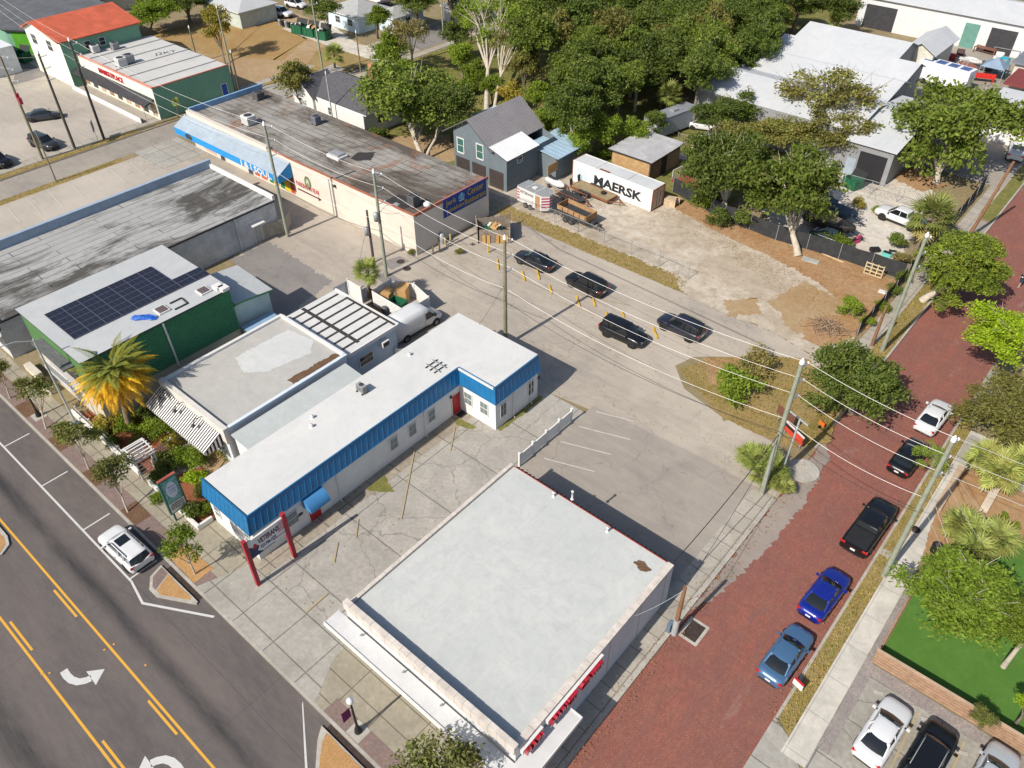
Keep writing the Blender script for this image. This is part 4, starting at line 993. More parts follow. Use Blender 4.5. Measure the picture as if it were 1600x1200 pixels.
# painted board on the end wall
ya, za0 = ax(692, 320, RX1); yb, _ = ax(759, 288, RX1)
S = thing('restaurant_sign', 'blue board with yellow hand-painted lettering reading Jerk Center Jamaican Restaurant', 'sign', (RX1, (ya + yb) / 2, 3))
zt_, zb_ = 4.95, 2.75
part('board', S, P('sign_blue', (.012, .05, .24), .6, .12), P_box(RX1 + .01, RX1 + .08, ya, yb, zb_, zt_))
M_SY = P('sign_yellow', (.42, .30, .05), .6, .15, 5)
W_ = yb - ya
b = MB(); put_text(b, 'Jerk', (RX1 + .09, ya + .35, 3.85), (0, 1, 0), (0, 0, 1), .8, W_ * .24, .02, M_SY, bold=.012); put_text(b, 'Center', (RX1 + .09, ya + W_ * .55, 3.95), (0, 1, 0), (0, 0, 1), .82, W_ * .38, .02, M_SY, bold=.012)
put_text(b, 'Jamaican', (RX1 + .09, ya + .4, 2.95), (0, 1, 0), (0, 0, 1), .72, W_ * .39, .02, M_SY, bold=.012); put_text(b, 'Restaurant', (RX1 + .09, ya + W_ * .48, 3.0), (0, 1, 0), (0, 0, 1), .7, W_ * .5, .02, M_SY, bold=.012); obj('lettering', b, None, S)
b = MB(); yc, zc = ya + W_ * .41, 4.3
b.poly([(RX1 + .088, yc + .5 * math.cos(2 * PI * k / 16), zc + .42 * math.sin(2 * PI * k / 16)) for k in range(16)], P('emblem_blue', (.12, .33, .55), .6, .3, 4)); b.poly([(RX1 + .1, yc - .5, zc - .3), (RX1 + .1, yc - .3, zc - .5), (RX1 + .1, yc + .3, zc - .5), (RX1 + .1, yc + .5, zc - .3), (RX1 + .1, yc, zc - .42)], P('emblem_white', (.5, .62, .7), .6)); b.box(RX1 + .09, RX1 + .1, yc - .03, yc + .03, zc - .3, zc + .5, P('emblem_white', (0, 0, 0))); obj('emblem', b, None, S)
q = at(647, 322, RZ - .2); ac_unit('roof_condenser', 'dark round topped condenser on legs near the sign end of the restaurant roof', (q.x, q.y, RZ - .2), 1.0, 1.0, 1.35, P('dark_grey_cabinet', (.10, .10, .11), .6))
q = at(668, 325, RZ - .2); b = MB(); b.lathe([(.12, 0), (.12, .25), (.42, .3), (.42, .55), (.2, .75), (0, .78)], (0, 0, 0), 14, M_TRIM); simple('exhaust_fan', 'white mushroom exhaust fan beside the dark condenser', 'exhaust fan', b, (q.x, q.y, RZ - .2))
q = at(527, 245, RZ - .2); b = MB(); b.box(-1.1, 1.1, -.75, .75, 0, .3, M_TRIM); b.box(-.85, .85, -.55, .55, .3, .55, M_STEEL); simple('roof_hatch', 'pale roof hatch beside the dark ponding stain on the restaurant roof', 'roof hatch', b, (q.x, q.y, RZ - .2))
q = at(390, 194, RZ - .2); ac_unit('roof_ac_unit', 'white boxy air conditioner at the blue awning end of the restaurant roof', (q.x, q.y, RZ - .2), 1.5, 1.3, 1.2, M_TRIM)
q = at(405, 155, RZ - .2); ac_unit('roof_ac_unit', 'dark air conditioner at the far side road corner of the restaurant roof', (q.x, q.y, RZ - .2), 1.2, 1.2, 1.0, P('dark_grey_cabinet', (0, 0, 0)))
q = at(495, 194, RZ - .2); ac_unit('roof_ac_unit', 'grey condenser on the back edge of the restaurant roof beside the white house', (q.x, q.y, RZ - .2), .9, .9, 1.1, P('blue_grey_cabinet', (.16, .18, .22), .5))
b = MB(); b.prism(jitter(pix((548, 247), (560, 238), (585, 238), (580, 250), (556, 251), z=RZ - .19), .6, .1, random.Random(4)), RZ - .195, RZ - .185, M_TAR); obj('tar_stain', b, None, T)
b = MB(); b.prism(jitter(pix((602, 314), (622, 304), (640, 308), (640, 322), (625, 330), z=RZ - .19), .6, .12, random.Random(4)), RZ - .195, RZ - .185, M_TAR); obj('tar_stain', b, None, T)

# ------------------------------------------------------------------ green strip mall and red roof
T = thing('strip_mall', 'green sided strip of shops with a pale cream front and a red lettered sign', 'building', (-122, 58, 0))
M_GRN9 = P('sage_green_wall', (.17, .34, .24), .85, .08, .6); M_PALE = P('pale_mint_front', (.66, .68, .58), .85, .06)
M_R9 = white_roof('pale_grey_strip_roof', (.50, .49, .47), 0, 0, .35)
SX0, SX1, SY0, SY1, SZ = -133.5, -111.5, 51.6, 64.2, 4.5
b = MB(); b.prism(rect(SX0, SX1, SY0, SY1), -.02, SZ, M_GRN9); obj('wall', b, None, T)
b = MB(); b.box(SX0, SX1, SY0 - .1, SY0 - .01, 0, SZ + .02, M_PALE); obj('front_wall', b, None, T)
b = MB(); b.poly([(SX0, SY0 + .2, SZ + .02), (SX1 - .2, SY0 + .2, SZ + .02), (SX1 - .2, SY1, SZ + .02), (SX0, SY1, SZ + .02)], M_R9)
for i in range(5): y = SY0 + 1.6; x = SX0 + 3.2 + i * 3.9; b.box(x - .14, x + .14, SY0 + .4, SY1 - .1, SZ + .02, SZ + .16, M_R9)
obj('roof', b, None, T)
M_PINK = P('salmon_trim', (.55, .24, .18), .7)
b = MB(); b.box(SX0, SX1, SY0 - .14, SY0 + .2, SZ + .03, SZ + .25, M_PINK); b.box(SX1 - .2, SX1 + .02, SY0 + .2, SY1, SZ + .03, SZ + .2, M_PINK); obj('edge_trim', b, None, T)
b = MB(); b.add([(SX0 - .5, SY0 - .12, 3.0), (SX1 - .3, SY0 - .12, 3.0), (SX1 - .3, SY0 - 1.7, 2.45), (SX0 - .5, SY0 - 1.7, 2.45), (SX0 - .5, SY0 - .12, 2.8), (SX1 - .3, SY0 - .12, 2.8), (SX1 - .3, SY0 - 1.7, 2.25), (SX0 - .5, SY0 - 1.7, 2.25)], [(0, 3, 2, 1), (4, 5, 6, 7), (3, 7, 6, 2), (0, 4, 7, 3), (1, 2, 6, 5)], M_DARK); obj('awning', b, None, T)
for i, x in enumerate(np.linspace(SX0 + 1, SX1 - 1.2, 9)):
    b = MB(); b.box(x - .7, x + .7, SY0 - .13, SY0 - .1, .3, 2.3, (P('window_display', (.34, .22, .14), .6, .5, 3), M_GLASS, P('window_display2', (.5, .36, .24), .6, .5, 3))[i % 3])
    obj('shop_window', b, None, T)
b = MB(); put_text(b, 'MARKETPLACE', (-127.0, SY0 - .16, 3.35), (1, 0, 0), (0, 0, 1), .8, 7.2, .06, P('sign_red', (.45, .012, .03), .5), bold=.03); obj('lettering', b, None, T)
b = MB(); put_text(b, 'J2KT', (-123.6, 59.2, SZ + .035), (.35, .94, 0), (-.94, .35, 0), 1.5, 3.3, .01, M_DARK); obj('graffiti', b, None, T)
door(T, (SX1, 62.2, .05), (0, 1, 0), .9, 2.1, P('blue_door_paint', (.02, .08, .36), .5))
b = MB(); b.box(SX0 + .5, SX1 - 1, SY0 - 2.6, SY0 - 2.5, .0, .8, M_TRIM); obj('low_rail', b, None, T)
for k, (px, py, s, l) in enumerate(((150, 82, 1.1, 'white air conditioner nearest the red roofed house on the strip mall'), (181, 77, 1.0, 'grey air conditioner beside the white one on the strip mall roof'), (191, 104, 1.3, 'pale ducted unit, left of two by the strip mall front'), (203, 99, 1.3, 'dark ducted unit, right of two by the strip mall front'))):
    q = at(px, py, SZ); ac_unit('roof_ac_unit', l, (q.x, q.y, SZ + .03), s, s, s, (M_TRIM, M_STEEL, M_TRIM, M_STEEL)[k])
T = thing('red_roof_house', 'two storey mint house with a terracotta red sheet roof at the strip mall end', 'building', (-139, 55, 0))
M_REDR = P('terracotta_sheet_roof', (.47, .105, .055), .75, .18, .5)
gable(T, -145.2, -133.4, 49.6, 62.5, 0, 6.9, 8.4, 'y', M_PALE, M_REDR, .5, .15, -141.2)
b = MB(); b.box(-133.38, -133.3, 49.6, 62.5, 0, 6.85, M_GRN9); obj('side_cladding', b, None, T)
for x in (-142.6, -137.4): winy(T, 49.6, x, 5.6, 1.5, 1.5, bars=(2, 1))
for y in (53.6, 56): winx(T, -133.3, y, 5.6, .9, 1.1)
T = thing('grey_roof_shop', 'low shop with a dark grey roof and a lime painted corner beyond the red roof', 'building', (-158, 58, 0))
b = MB(); b.prism([(-172, 52), (-157, 50.5), (-147, 57), (-147, 66), (-172, 68)], -.02, 4.0, M_GRN9); obj('wall', b, None, T)
b = MB(); b.add([(-173, 51.6, 4.1), (-156.8, 50, 4.1), (-146.5, 56.6, 4.2), (-148, 66.5, 5.6), (-173, 68.5, 5.6)], [(0, 1, 2, 3, 4)], P('charcoal_roof', (.10, .105, .115), .85, .2, .5)); b.prism([(-173, 51.6), (-156.8, 50), (-146.5, 56.6), (-148, 66.5), (-173, 68.5)], 3.9, 4.08, M_DARK); obj('roof', b, None, T)
part('painted_panel', T, P('lime_paint', (.30, .55, .04), .7), P_box(-168, -163.4, 51.1, 51.25, .2, 3.6)); part('painted_panel', T, P('leaf_green_paint', (.08, .30, .02), .7), lambda b: b.poly([(-156.2, 50.95, .2), (-152.8, 53.1, .2), (-152.8, 53.1, 3.7), (-156.2, 50.95, 3.7)]))
T = thing('beige_block', 'plain beige block rising behind the dark grey roof', 'building', (-176, 75, 0))
b = MB(); b.prism(rect(-190, -166, 70, 84), -.02, 6, P('beige_stucco', (.58, .53, .40), .85, .1)); obj('wall', b, None, T); b = MB(); b.prism(rect(-190.3, -165.7, 69.7, 84.3), 6, 6.3, M_ROOF_G); obj('roof', b, None, T)
T = thing('open_shed', 'open fronted brown shed with a pale roof at the far corner', 'building', (-195, 66, 0))
b = MB(); b.prism(rect(-215, -183, 66, 74), -.02, 3.6, P('brown_boards', (.20, .13, .08), .85, .3, 1.5)); obj('wall', b, None, T); b = MB(); b.prism(rect(-216, -182.5, 63.5, 75), 4.0, 4.25, M_PENT); obj('roof', b, None, T)
b = MB()
for i in range(8): b.box(-214 + i * 4.3, -213.8 + i * 4.3, 64, 64.2, 0, 4, P('tan_post', (.42, .3, .18), .8))
obj('post', b, None, T)
b = MB(); b.prism(rect(-160.5, -147, 40, 47.5), -.02, 4.2, P('white_left_block', (.6, .62, .65), .8)); simple('white_block', 'white building corner at the left edge beside the strip mall car park', 'building', b)

# ------------------------------------------------------------------ dark gabled house with garage doors
T = thing('garage_house', 'charcoal gabled garage house with three dark doors and two white framed windows', 'building', (-63, 71, 0))
M_CHAR = P('slate_blue_siding', (.135, .165, .185), .8, .08, .8); M_SEAM = P('grey_seam_roof', (.235, .225, .235), .5, .08, .6, spec=.4)
HX0, HX1, HY0, HY1 = -67.4, -58.6, 67.3, 76.6
prof = [(HX0, 0), (HX1, 0), (HX1, 4.15), (-61.2, 5.0), (-64.6, 7.6), (HX0, 5.7)]
b = MB(); a_ = [(x, HY0, z) for x, z in prof]; c_ = [(x, HY1, z) for x, z in prof]; b.add(a_ + c_, [(0, 1, 2, 3, 4, 5), (11, 10, 9, 8, 7, 6), (1, 7, 8, 2), (0, 5, 11, 6)], M_CHAR); obj('wall', b, None, T)
def slab(T, name, p0, p1, y0, y1, th, m, ribs=0, m2=None):
    """roof plane running along y between profile points p0 (low) and p1 (high)"""
    b = MB(); q = [(p0[0], y0, p0[1]), (p0[0], y1, p0[1]), (p1[0], y1, p1[1]), (p1[0], y0, p1[1])]; t = [(x, y, z + th) for x, y, z in q]
    b.add(q + t, [(4, 5, 6, 7) if p0[0] < p1[0] else (7, 6, 5, 4)], m); b.add(q + t, [(i, 4 + i, 4 + (i + 1) % 4, (i + 1) % 4) for i in range(4)] + [(3, 2, 1, 0)], m2 or m)
    if ribs:
        n = int((y1 - y0) / ribs)
        for i in range(n + 1): y = y0 + .03 + (y1 - y0 - .06) * i / n; b.bar((p0[0], y, p0[1] + th + .02), (p1[0], y, p1[1] + th + .02), .05, .05, m)
    return obj(name, b, None, T)
slab(T, 'roof', (-60.6, 4.62), (-64.6, 7.65), HY0 - .5, HY1 + .4, .12, M_SEAM, .42, M_DARK); slab(T, 'roof', (-69.0, 5.0), (-64.6, 7.65), HY0 - .5, HY1 + .4, .12, M_SEAM, .42, M_DARK)
slab(T, 'white_roof', (HX1 + .35, 4.15), (-61.3, 5.12), HY0 - .3, 73.2, .12, white_roof('white_pent_roof', (.72, .72, .72), 0, 0, .1), 0, M_DARK)
for px, py in ((720, 227), (750, 237)): x, z = ay(px, py, HY0); winy(T, HY0, x, z, 1.0, 1.75, bars=(1, 1), glass=gloss('green_window_glass', (.05, .13, .11), .1, 0), fw_=.12)
M_GDOOR = P('dark_brown_garage_door', (.06, .048, .044), .5, .15, 2)
for px, py in ((724, 264), (749, 274), (776, 287)):
    x, z = ay(px, py, HY0); b = MB(); b.box(x - 1.15, x + 1.15, HY0 - .04, HY0, .02, 2.35, M_GDOOR)
    for i in range(1, 4): b.box(x - 1.15, x + 1.15, HY0 - .05, HY0 - .04, i * .6 - .015, i * .6 + .015, M_DARK)
    obj('garage_door', b, None, T)
y, z = ax(812, 248, HX1); winx(T, HX1, y, 3.5, .9, .6)
T = thing('blue_roof_shed', 'low shed with a striped pale blue sheet roof joined behind the garage house', 'building', (-57, 76, 0))
b = MB(); b.prism(rect(-60.5, -55.8, 73.5, 79.5), -.02, 3.1, M_CHAR); obj('wall', b, None, T)
M_BSH = P('pale_blue_sheet', (.30, .42, .52), .5, .1, .7)
slab(T, 'roof', (-55.3, 3.15), (-60.6, 3.6), 73.3, 79.8, .08, M_BSH, .8)
y, z = ax(864, 247, -55.8); part('plywood_panel', T, P('plywood', (.42, .24, .10), .8, .15, 2), P_box(-55.8, -55.75, y - 1.0, y + 1.0, 1.5, 2.7))
b = MB(); b.prism(rect(-72.5, -68.6, 76, 81), -.02, 3, M_CHAR); b.prism(rect(-72.8, -68.3, 75.8, 81.3), 3, 3.15, white_roof('pale_blue_flat_roof', (.50, .58, .64))); simple('flat_outbuilding', 'small outbuilding with a flat pale blue roof behind the garage house gable', 'building', b)

# white house with dark roof
T = thing('white_house', 'white board house with a charcoal shingle roof and brick chimney under the oak', 'building', (-92, 71, 0))
M_SHINGC = P('charcoal_shingle', (.085, .085, .095), .9, .22, 2.5)
def hip(T, x0, x1, y0, y1, ze, zr, mr, over=.5, axis='x', inset=None):
    b = MB(); x0 -= over; x1 += over; y0 -= over; y1 += over; d = (y1 - y0) / 2 if axis == 'x' else (x1 - x0) / 2; d = inset or d
    if axis == 'x': r0, r1 = (x0 + d, (y0 + y1) / 2, zr), (x1 - d, (y0 + y1) / 2, zr)
    else: r0, r1 = ((x0 + x1) / 2, y0 + d, zr), ((x0 + x1) / 2, y1 - d, zr)
    v = [(x0, y0, ze), (x1, y0, ze), (x1, y1, ze), (x0, y1, ze), r0, r1]
    f = [(0, 1, 5, 4), (1, 2, 5), (2, 3, 4, 5), (3, 0, 4)] if axis == 'x' else [(0, 1, 4), (1, 2, 5, 4), (2, 3, 5), (3, 0, 4, 5)]
    b.add(v, f, mr); b.prism([(x0, y0), (x1, y0), (x1, y1), (x0, y1)], ze - .15, ze - .002, M_TRIM); return obj('roof', b, None, T)
b = MB(); b.prism(rect(-98.8, -84.2, 66.8, 75.5), -.02, 3.1, M_WHITEW); obj('wall', b, None, T)
hip(T, -98.8, -84.2, 67.4, 75.5, 3.2, 5.6, M_SHINGC)
b = MB(); b.add([(-99.4, 66.4, 3.1), (-94.6, 66.4, 3.1), (-97, 66.4, 5.2), (-97, 71, 5.2), (-99.4, 71, 3.1), (-94.6, 71, 3.1)], [(0, 1, 2)], M_WHITEW); b.prism(rect(-99.3, -94.7, 66.4, 68), 0, 3.1, M_WHITEW); obj('gable_wall', b, None, T)
b = MB(); b.add([(-99.9, 66.1, 2.95), (-97, 66.1, 5.42), (-97, 71.5, 5.42), (-99.9, 71.5, 2.95)], [(0, 3, 2, 1)], M_SHINGC); b.add([(-94.1, 66.1, 2.95), (-97, 66.1, 5.42), (-97, 71.5, 5.42), (-94.1, 71.5, 2.95)], [(0, 1, 2, 3)], M_SHINGC); obj('gable_roof', b, None, T)
for x in (-97.6, -91.5): winy(T, 66.4 if x < -94 else 66.8, x, 1.9, .6, 1.0, bars=(2, 1))
winx(T, -84.2, 70, 1.8, 1.4, .9)
b = MB(); b.box(-90.3, -89.5, 73.6, 74.4, 4, 7, P('brick_red', (.42, .2, .13), .85, .2, 4)); obj('chimney', b, None, T)
# pale blue house and neighbours at the top
def cottage(label, x0, x1, y0, y1, mw, mr, ze=2.9, zr=4.6, axis='x', wins=()):
    T = thing('cottage', label, 'house', ((x0 + x1) / 2, (y0 + y1) / 2, 0)); b = MB(); b.prism(rect(x0, x1, y0, y1), -.02, ze, mw); obj('wall', b, None, T); hip(T, x0, x1, y0, y1, ze + .02, zr, mr, .5, axis)
    for k, a in wins:
        if k == 'y': winy(T, y0, a, 1.6, 1.2, 1.1, bars=(2, 1))
        else: winx(T, x1, a, 1.6, 1.2, 1.1, bars=(2, 1))
    return T
M_PBLUE = P('pale_blue_boards', (.52, .63, .70), .8, .06); M_GSH = P('grey_shingle', (.33, .335, .33), .9, .12, 2)
cottage('pale blue cottage with a grey hip roof behind the green dumpsters', -128, -119.3, 96.2, 104, M_PBLUE, M_GSH, 2.9, 4.6, 'x', (('y', -125), ('y', -121.5), ('x', 98.5), ('x', 102)))
cottage('white cottage with a grey roof on the corner beyond the pale blue cottage', -119.0, -114.5, 100.5, 108, M_PBLUE, M_GSH, 2.7, 3.9, 'y', (('x', 104),))
cottage('small white house with a pale roof among the trees across the side road', -113, -108 - 2.2, 112, 118, M_WHITEW, M_ROOF_G, 2.8, 3.8, 'y', (('x', 115),))
cottage('house with an orange tiled roof at the top edge behind the pale blue cottage', -141, -131, 112, 120, M_WHITEW, M_REDR, 3, 5)
cottage('blue grey house at the top edge beyond the side road', -113, -103.5 - 8, 128, 138, P('blue_grey_boards', (.25, .36, .48), .8), M_ROOF_G, 3, 4.6)
cottage('pale house roof showing through the top of the wood', -88, -78, 150, 158, M_WHITEW, M_ROOF_G, 3, 4.6)
cottage('tan house at the top edge above the wood', -70, -60, 168, 176, P('tan_boards', (.5, .36, .24), .8), P('tan_roof', (.42, .28, .17), .9), 3, 4.6)
cottage('pale green bungalow behind the red roof beyond the lawn', -150, -138, 84, 92, P('pale_green_boards', (.45, .5, .45), .8), M_ROOF_G, 3, 4.4)

# ------------------------------------------------------------------ brown shed, container yard
T = thing('brown_shed', 'brown timber shed with a grey sheet roof and open sliding door', 'shed', (-48.5, 84, 0))
b = MB(); b.prism(rect(-52.5, -46.7, 80.9, 88), -.02, 2.7, P('brown_shed_boards', (.19, .12, .085), .85, .2, 2)); obj('wall', b, None, T)
b = MB(); b.box(-52.4, -46.8, 80.86, 80.9, 0, 2.55, P('tan_shed_boards', (.42, .27, .13), .85, .2, 2)); obj('front_cladding', b, None, T)
b = MB(); b.prism(rect(-52.9, -46.3, 80.5, 88.4), 2.72, 2.86, P('weathered_grey_sheet', (.40, .40, .41), .7, .18, .6), M_DARK); obj('roof', b, None, T)
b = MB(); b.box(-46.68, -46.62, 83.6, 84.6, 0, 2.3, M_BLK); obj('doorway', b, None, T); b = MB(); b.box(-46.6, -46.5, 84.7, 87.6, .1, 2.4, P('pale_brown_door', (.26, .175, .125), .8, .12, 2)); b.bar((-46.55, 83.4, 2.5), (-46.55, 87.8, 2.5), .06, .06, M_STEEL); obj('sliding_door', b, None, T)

# ------------------------------------------------------------------ white warehouses
T = thing('sawtooth_warehouse', 'white warehouse of four joined gables with pale metal roofs behind the oaks', 'building', (-38, 115, 0))
M_WW = P('grey_steel_wall', (.24, .245, .255), .7, .1, .6)
zs, zv = 6.3, 5.1
ys = [(100.2, 112.0), (112.0, 121.5), (121.5, 129.5), (129.5, 138.5)]
ends = [(-52, -29.5), (-52, -30.2), (-51.5, -31.0), (-51.2, -35.2)]
w_ = MB(); 
for (y0, y1), (xa_, xb_) in zip(ys, ends):
    ym = (y0 + y1) / 2 + 1; pr_ = [(y0, 0), (y1, 0), (y1, zv), (ym, zs), (y0, zv)]
    a_ = [(xb_, y, z) for y, z in pr_]; c_ = [(xa_, y, z) for y, z in pr_]; w_.add(a_ + c_, [(0, 1, 2, 3, 4), (9, 8, 7, 6, 5), (0, 4, 9, 5)], M_WW)
obj('wall', w_, None, T)
for (y0, y1), (xa_, xb_) in zip(ys, ends):
    ym = (y0 + y1) / 2 + 1; r = MB()
    for (a_, za_), (c_, zc_) in (((y0 - .03, zv), (ym, zs)), ((ym, zs), (y1 - .05, zv))):
        q = [(xa_ - .3, a_, za_ + .03), (xb_ + .4, a_, za_ + .03), (xb_ + .4, c_, zc_ + .03), (xa_ - .3, c_, zc_ + .03)]; t_ = [(x, y, z + .1) for x, y, z in q]
        r.add(q + t_, [(4, 5, 6, 7)] + [(i, (i + 1) % 4, 4 + (i + 1) % 4, 4 + i) for i in range(4)], M_ROOF_W)
    obj('roof', r, None, T)
T = thing('warehouse_wing', 'white roofed warehouse wing with a dark open doorway facing the dirt yard', 'building', (-27, 107, 0))
gable(T, -29.3, -23.6, 99.0, 117.5, 0, 4.5, 5.7, 'x', M_WW, M_ROOF_W, .35, .1)
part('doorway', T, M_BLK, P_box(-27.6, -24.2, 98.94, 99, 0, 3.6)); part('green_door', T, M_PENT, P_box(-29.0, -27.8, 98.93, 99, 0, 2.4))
T = thing('gabled_store', 'cream gabled store with a pale metal roof between the two warehouses', 'building', (-33.5, 142, 0))
gable(T, -36.5, -32.2, 138.6, 149, 0, 4.4, 5.6, 'y', P('cream_boards', (.55, .54, .46), .8), M_ROOF_W, .5, .1)
T = thing('long_warehouse', 'long white metal warehouse with dark roller doors along the top edge', 'building', (-30, 165, 0))
gable(T, -52.5, 8, 160, 174, 0, 5.2, 6.6, 'x', P('white_steel_wall', (.58, .59, .60), .7, .06), M_ROOF_W, .5, .12)
for x0, x1 in ((-51.2, -45.6), (-33.8, -31.4), (-29.6, -25.4), (-15, -10)): part('roller_door', T, (P('green_roller', (.12, .26, .22), .6) if x0 == -33.8 else M_DARK), P_box(x0, x1, 159.94, 160, 0, 4.0))
T = thing('red_roof_store', 'small store with a dark red roof at the right edge of the scrap yard', 'building', (-18, 140, 0))
b = MB(); b.prism(rect(-20.5, -13.2, 138.5, 143.5), -.02, 3, P('cream_boards', (0, 0, 0))); obj('wall', b, None, T); b = MB(); b.prism(rect(-21, -12.9, 136, 144), 3.1, 3.35, P('maroon_roof', (.20, .045, .04), .7, .15)); obj('roof', b, None, T)
T = thing('grey_roof_store', 'cream store with a slate grey roof beside the dark red roof', 'building', (-20, 150, 0))
b = MB(); b.prism(rect(-22, -13, 146.5, 155), -.02, 3.2, P('cream_boards', (0, 0, 0))); obj('wall', b, None, T); b = MB(); b.prism(rect(-22.5, -12.8, 146, 155.5), 3.2, 3.45, P('slate_roof', (.17, .19, .22), .8, .15)); obj('roof', b, None, T)
T = thing('white_store', 'white roofed store partly hidden behind the right hand oak', 'building', (-17, 128, 0))
b = MB(); b.prism(rect(-20, -12.8, 122, 133), -.02, 3.4, M_WHITEW); obj('wall', b, None, T); b = MB(); b.prism(rect(-20.3, -12.6, 121.7, 133.3), 3.4, 3.6, M_ROOF_W); obj('roof', b, None, T)
# ------------------------------------------------------------------ vehicles (x forward, built once per kind and colour)
M_TYRE = P('tyre_rubber', (.018, .018, .018), .85, .2, 6); M_RIM = gloss('alloy_rim', (.42, .42, .43), .3, .2, .7); M_RIMD = gloss('dark_rim', (.05, .05, .052), .35, .2, .5)
M_AUTOGL = gloss('car_glass', (.010, .013, .016), .05, .3); M_HEADL = gloss('headlight_glass', (.62, .64, .66), .12, .5); M_TAILL = gloss('tail_light_glass', (.42, .012, .015), .15, .5)
M_PLATE = P('number_plate', (.62, .62, .60), .5, .05); M_BLKP = P('black_trim_plastic', (.02, .02, .022), .6, .1)
def carpaint(name, col, metal=.0, rough=.28): return gloss(name, col, rough, .8, metal)
PW, PB, PK = carpaint('white_car_paint', (.60, .61, .62)), gloss('black_car_paint', (.006, .0065, .008), .3, .35), carpaint('charcoal_car_paint', (.030, .033, .038), .2)


def loft(stations, W, mirror=True):
    """closed rings across the car; each station: x, half width, sill z, mid z, shoulder z, top z, top half width"""
    rings = []
    for x, hw, zs, zm, zb, zt, tw in stations:
        h = [(tw * .0, zt + .015), (tw * .55, zt + .01), (tw, zt), (hw * .965, zb), (hw, (zb + zm) / 2), (hw * .995, zm), (hw * .97, (zm + zs) / 2), (hw * .9, zs), (hw * .4, zs - .02)]
        ring = [(x, y, z) for y, z in h] + [(x, -y, z) for y, z in reversed(h[1:])] 
        rings.append(ring)
    return rings
def wheel(T, x, y, r, wd, rim, side, nm='wheel'):
    b = MB(); pr = [(r * .62, -wd / 2), (r * .92, -wd / 2), (r, -wd * .32), (r, wd * .32), (r * .92, wd / 2), (r * .62, wd / 2)]
    n = 18; V = [(x + rr * math.cos(2 * PI * k / n), y + o * side, r + rr * math.sin(2 * PI * k / n)) for rr, o in pr for k in range(n)]
    fs = [(i * n + k, i * n + (k + 1) % n, (i + 1) * n + (k + 1) % n, (i + 1) * n + k) for i in range(len(pr) - 1) for k in range(n)]
    if side > 0: fs = [f[::-1] for f in fs]
    b.add(V, fs, M_TYRE, True); w_ = obj(nm, b, None, T)
    q = MB(); q.disc((x, y + side * wd * .33, r), r * .64, (0, 1, 0), 16, rim, .03); q.disc((x, y + side * (wd * .33 + .03), r), r * .16, (0, 1, 0), 8, M_RIMD, .03)
    for k in range(5): a = 2 * PI * k / 5; q.bar((x + r * .15 * math.cos(a), y + side * (wd * .33 + .022), r + r * .15 * math.sin(a)), (x + r * .58 * math.cos(a), y + side * (wd * .33 + .022), r + r * .58 * math.sin(a)), .05, .02, M_RIM if rim is M_RIMD else M_RIMD)
    obj('rim', q, None, w_); return w_


SPEC = {
 'sedan': dict(L=4.8, W=1.84, zs=.24, wr=.33, fx=1.42, rx=-1.40, body=[(-2.4, .66, .42, .55, .78, .86, .55), (-2.32, .80, .34, .5, .86, 1.0, .66), (-2.0, .89, .26, .48, .93, 1.05, .72), (-1.3, .92, .23, .47, .92, 1.02, .76), (0, .92, .22, .46, .9, .98, .76), (.85, .92, .23, .46, .88, .97, .76), (1.4, .905, .23, .46, .84, .91, .74), (1.95, .87, .25, .46, .77, .84, .68), (2.28, .76, .30, .46, .68, .74, .56), (2.4, .6, .38, .46, .6, .64, .44)],
   gl=(-1.85, 1.05, -1.0, .25, .76, .58, .95, 1.46)),
 'suv': dict(L=4.75, W=1.92, zs=.3, wr=.37, fx=1.42, rx=-1.38, body=[(-2.36, .72, .46, .62, .92, 1.02, .62), (-2.3, .86, .38, .58, 1.0, 1.1, .74), (-2.0, .94, .31, .55, 1.03, 1.1, .78), (-1.2, .96, .29, .55, 1.02, 1.09, .80), (0, .96, .28, .54, 1.0, 1.07, .80), (.8, .96, .29, .54, 1.0, 1.08, .79), (1.4, .945, .29, .54, .97, 1.05, .76), (1.95, .91, .31, .54, .9, .98, .70), (2.25, .82, .36, .54, .78, .88, .6), (2.37, .66, .44, .54, .68, .74, .48)],
   gl=(-2.24, 1.12, -1.92, .35, .80, .64, 1.05, 1.74)),
 'pickup': dict(L=5.85, W=2.02, zs=.42, wr=.41, fx=1.78, rx=-1.75, body=[(-2.9, .93, .52, .72, 1.1, 1.2, .86), (-2.86, .97, .46, .7, 1.14, 1.22, .9), (-1.75, .99, .44, .7, 1.14, 1.22, .9), (-.95, .99, .42, .68, 1.13, 1.21, .88), (0, .99, .42, .66, 1.12, 1.2, .86), (1.0, .99, .42, .66, 1.12, 1.2, .86), (1.78, .98, .42, .66, 1.12, 1.2, .86), (2.4, .96, .44, .66, 1.06, 1.16, .82), (2.8, .9, .5, .66, .96, 1.06, .74), (2.92, .78, .56, .66, .86, .94, .6)],
   gl=(-.98, 1.45, -.8, .62, .86, .68, 1.18, 1.86)),
}
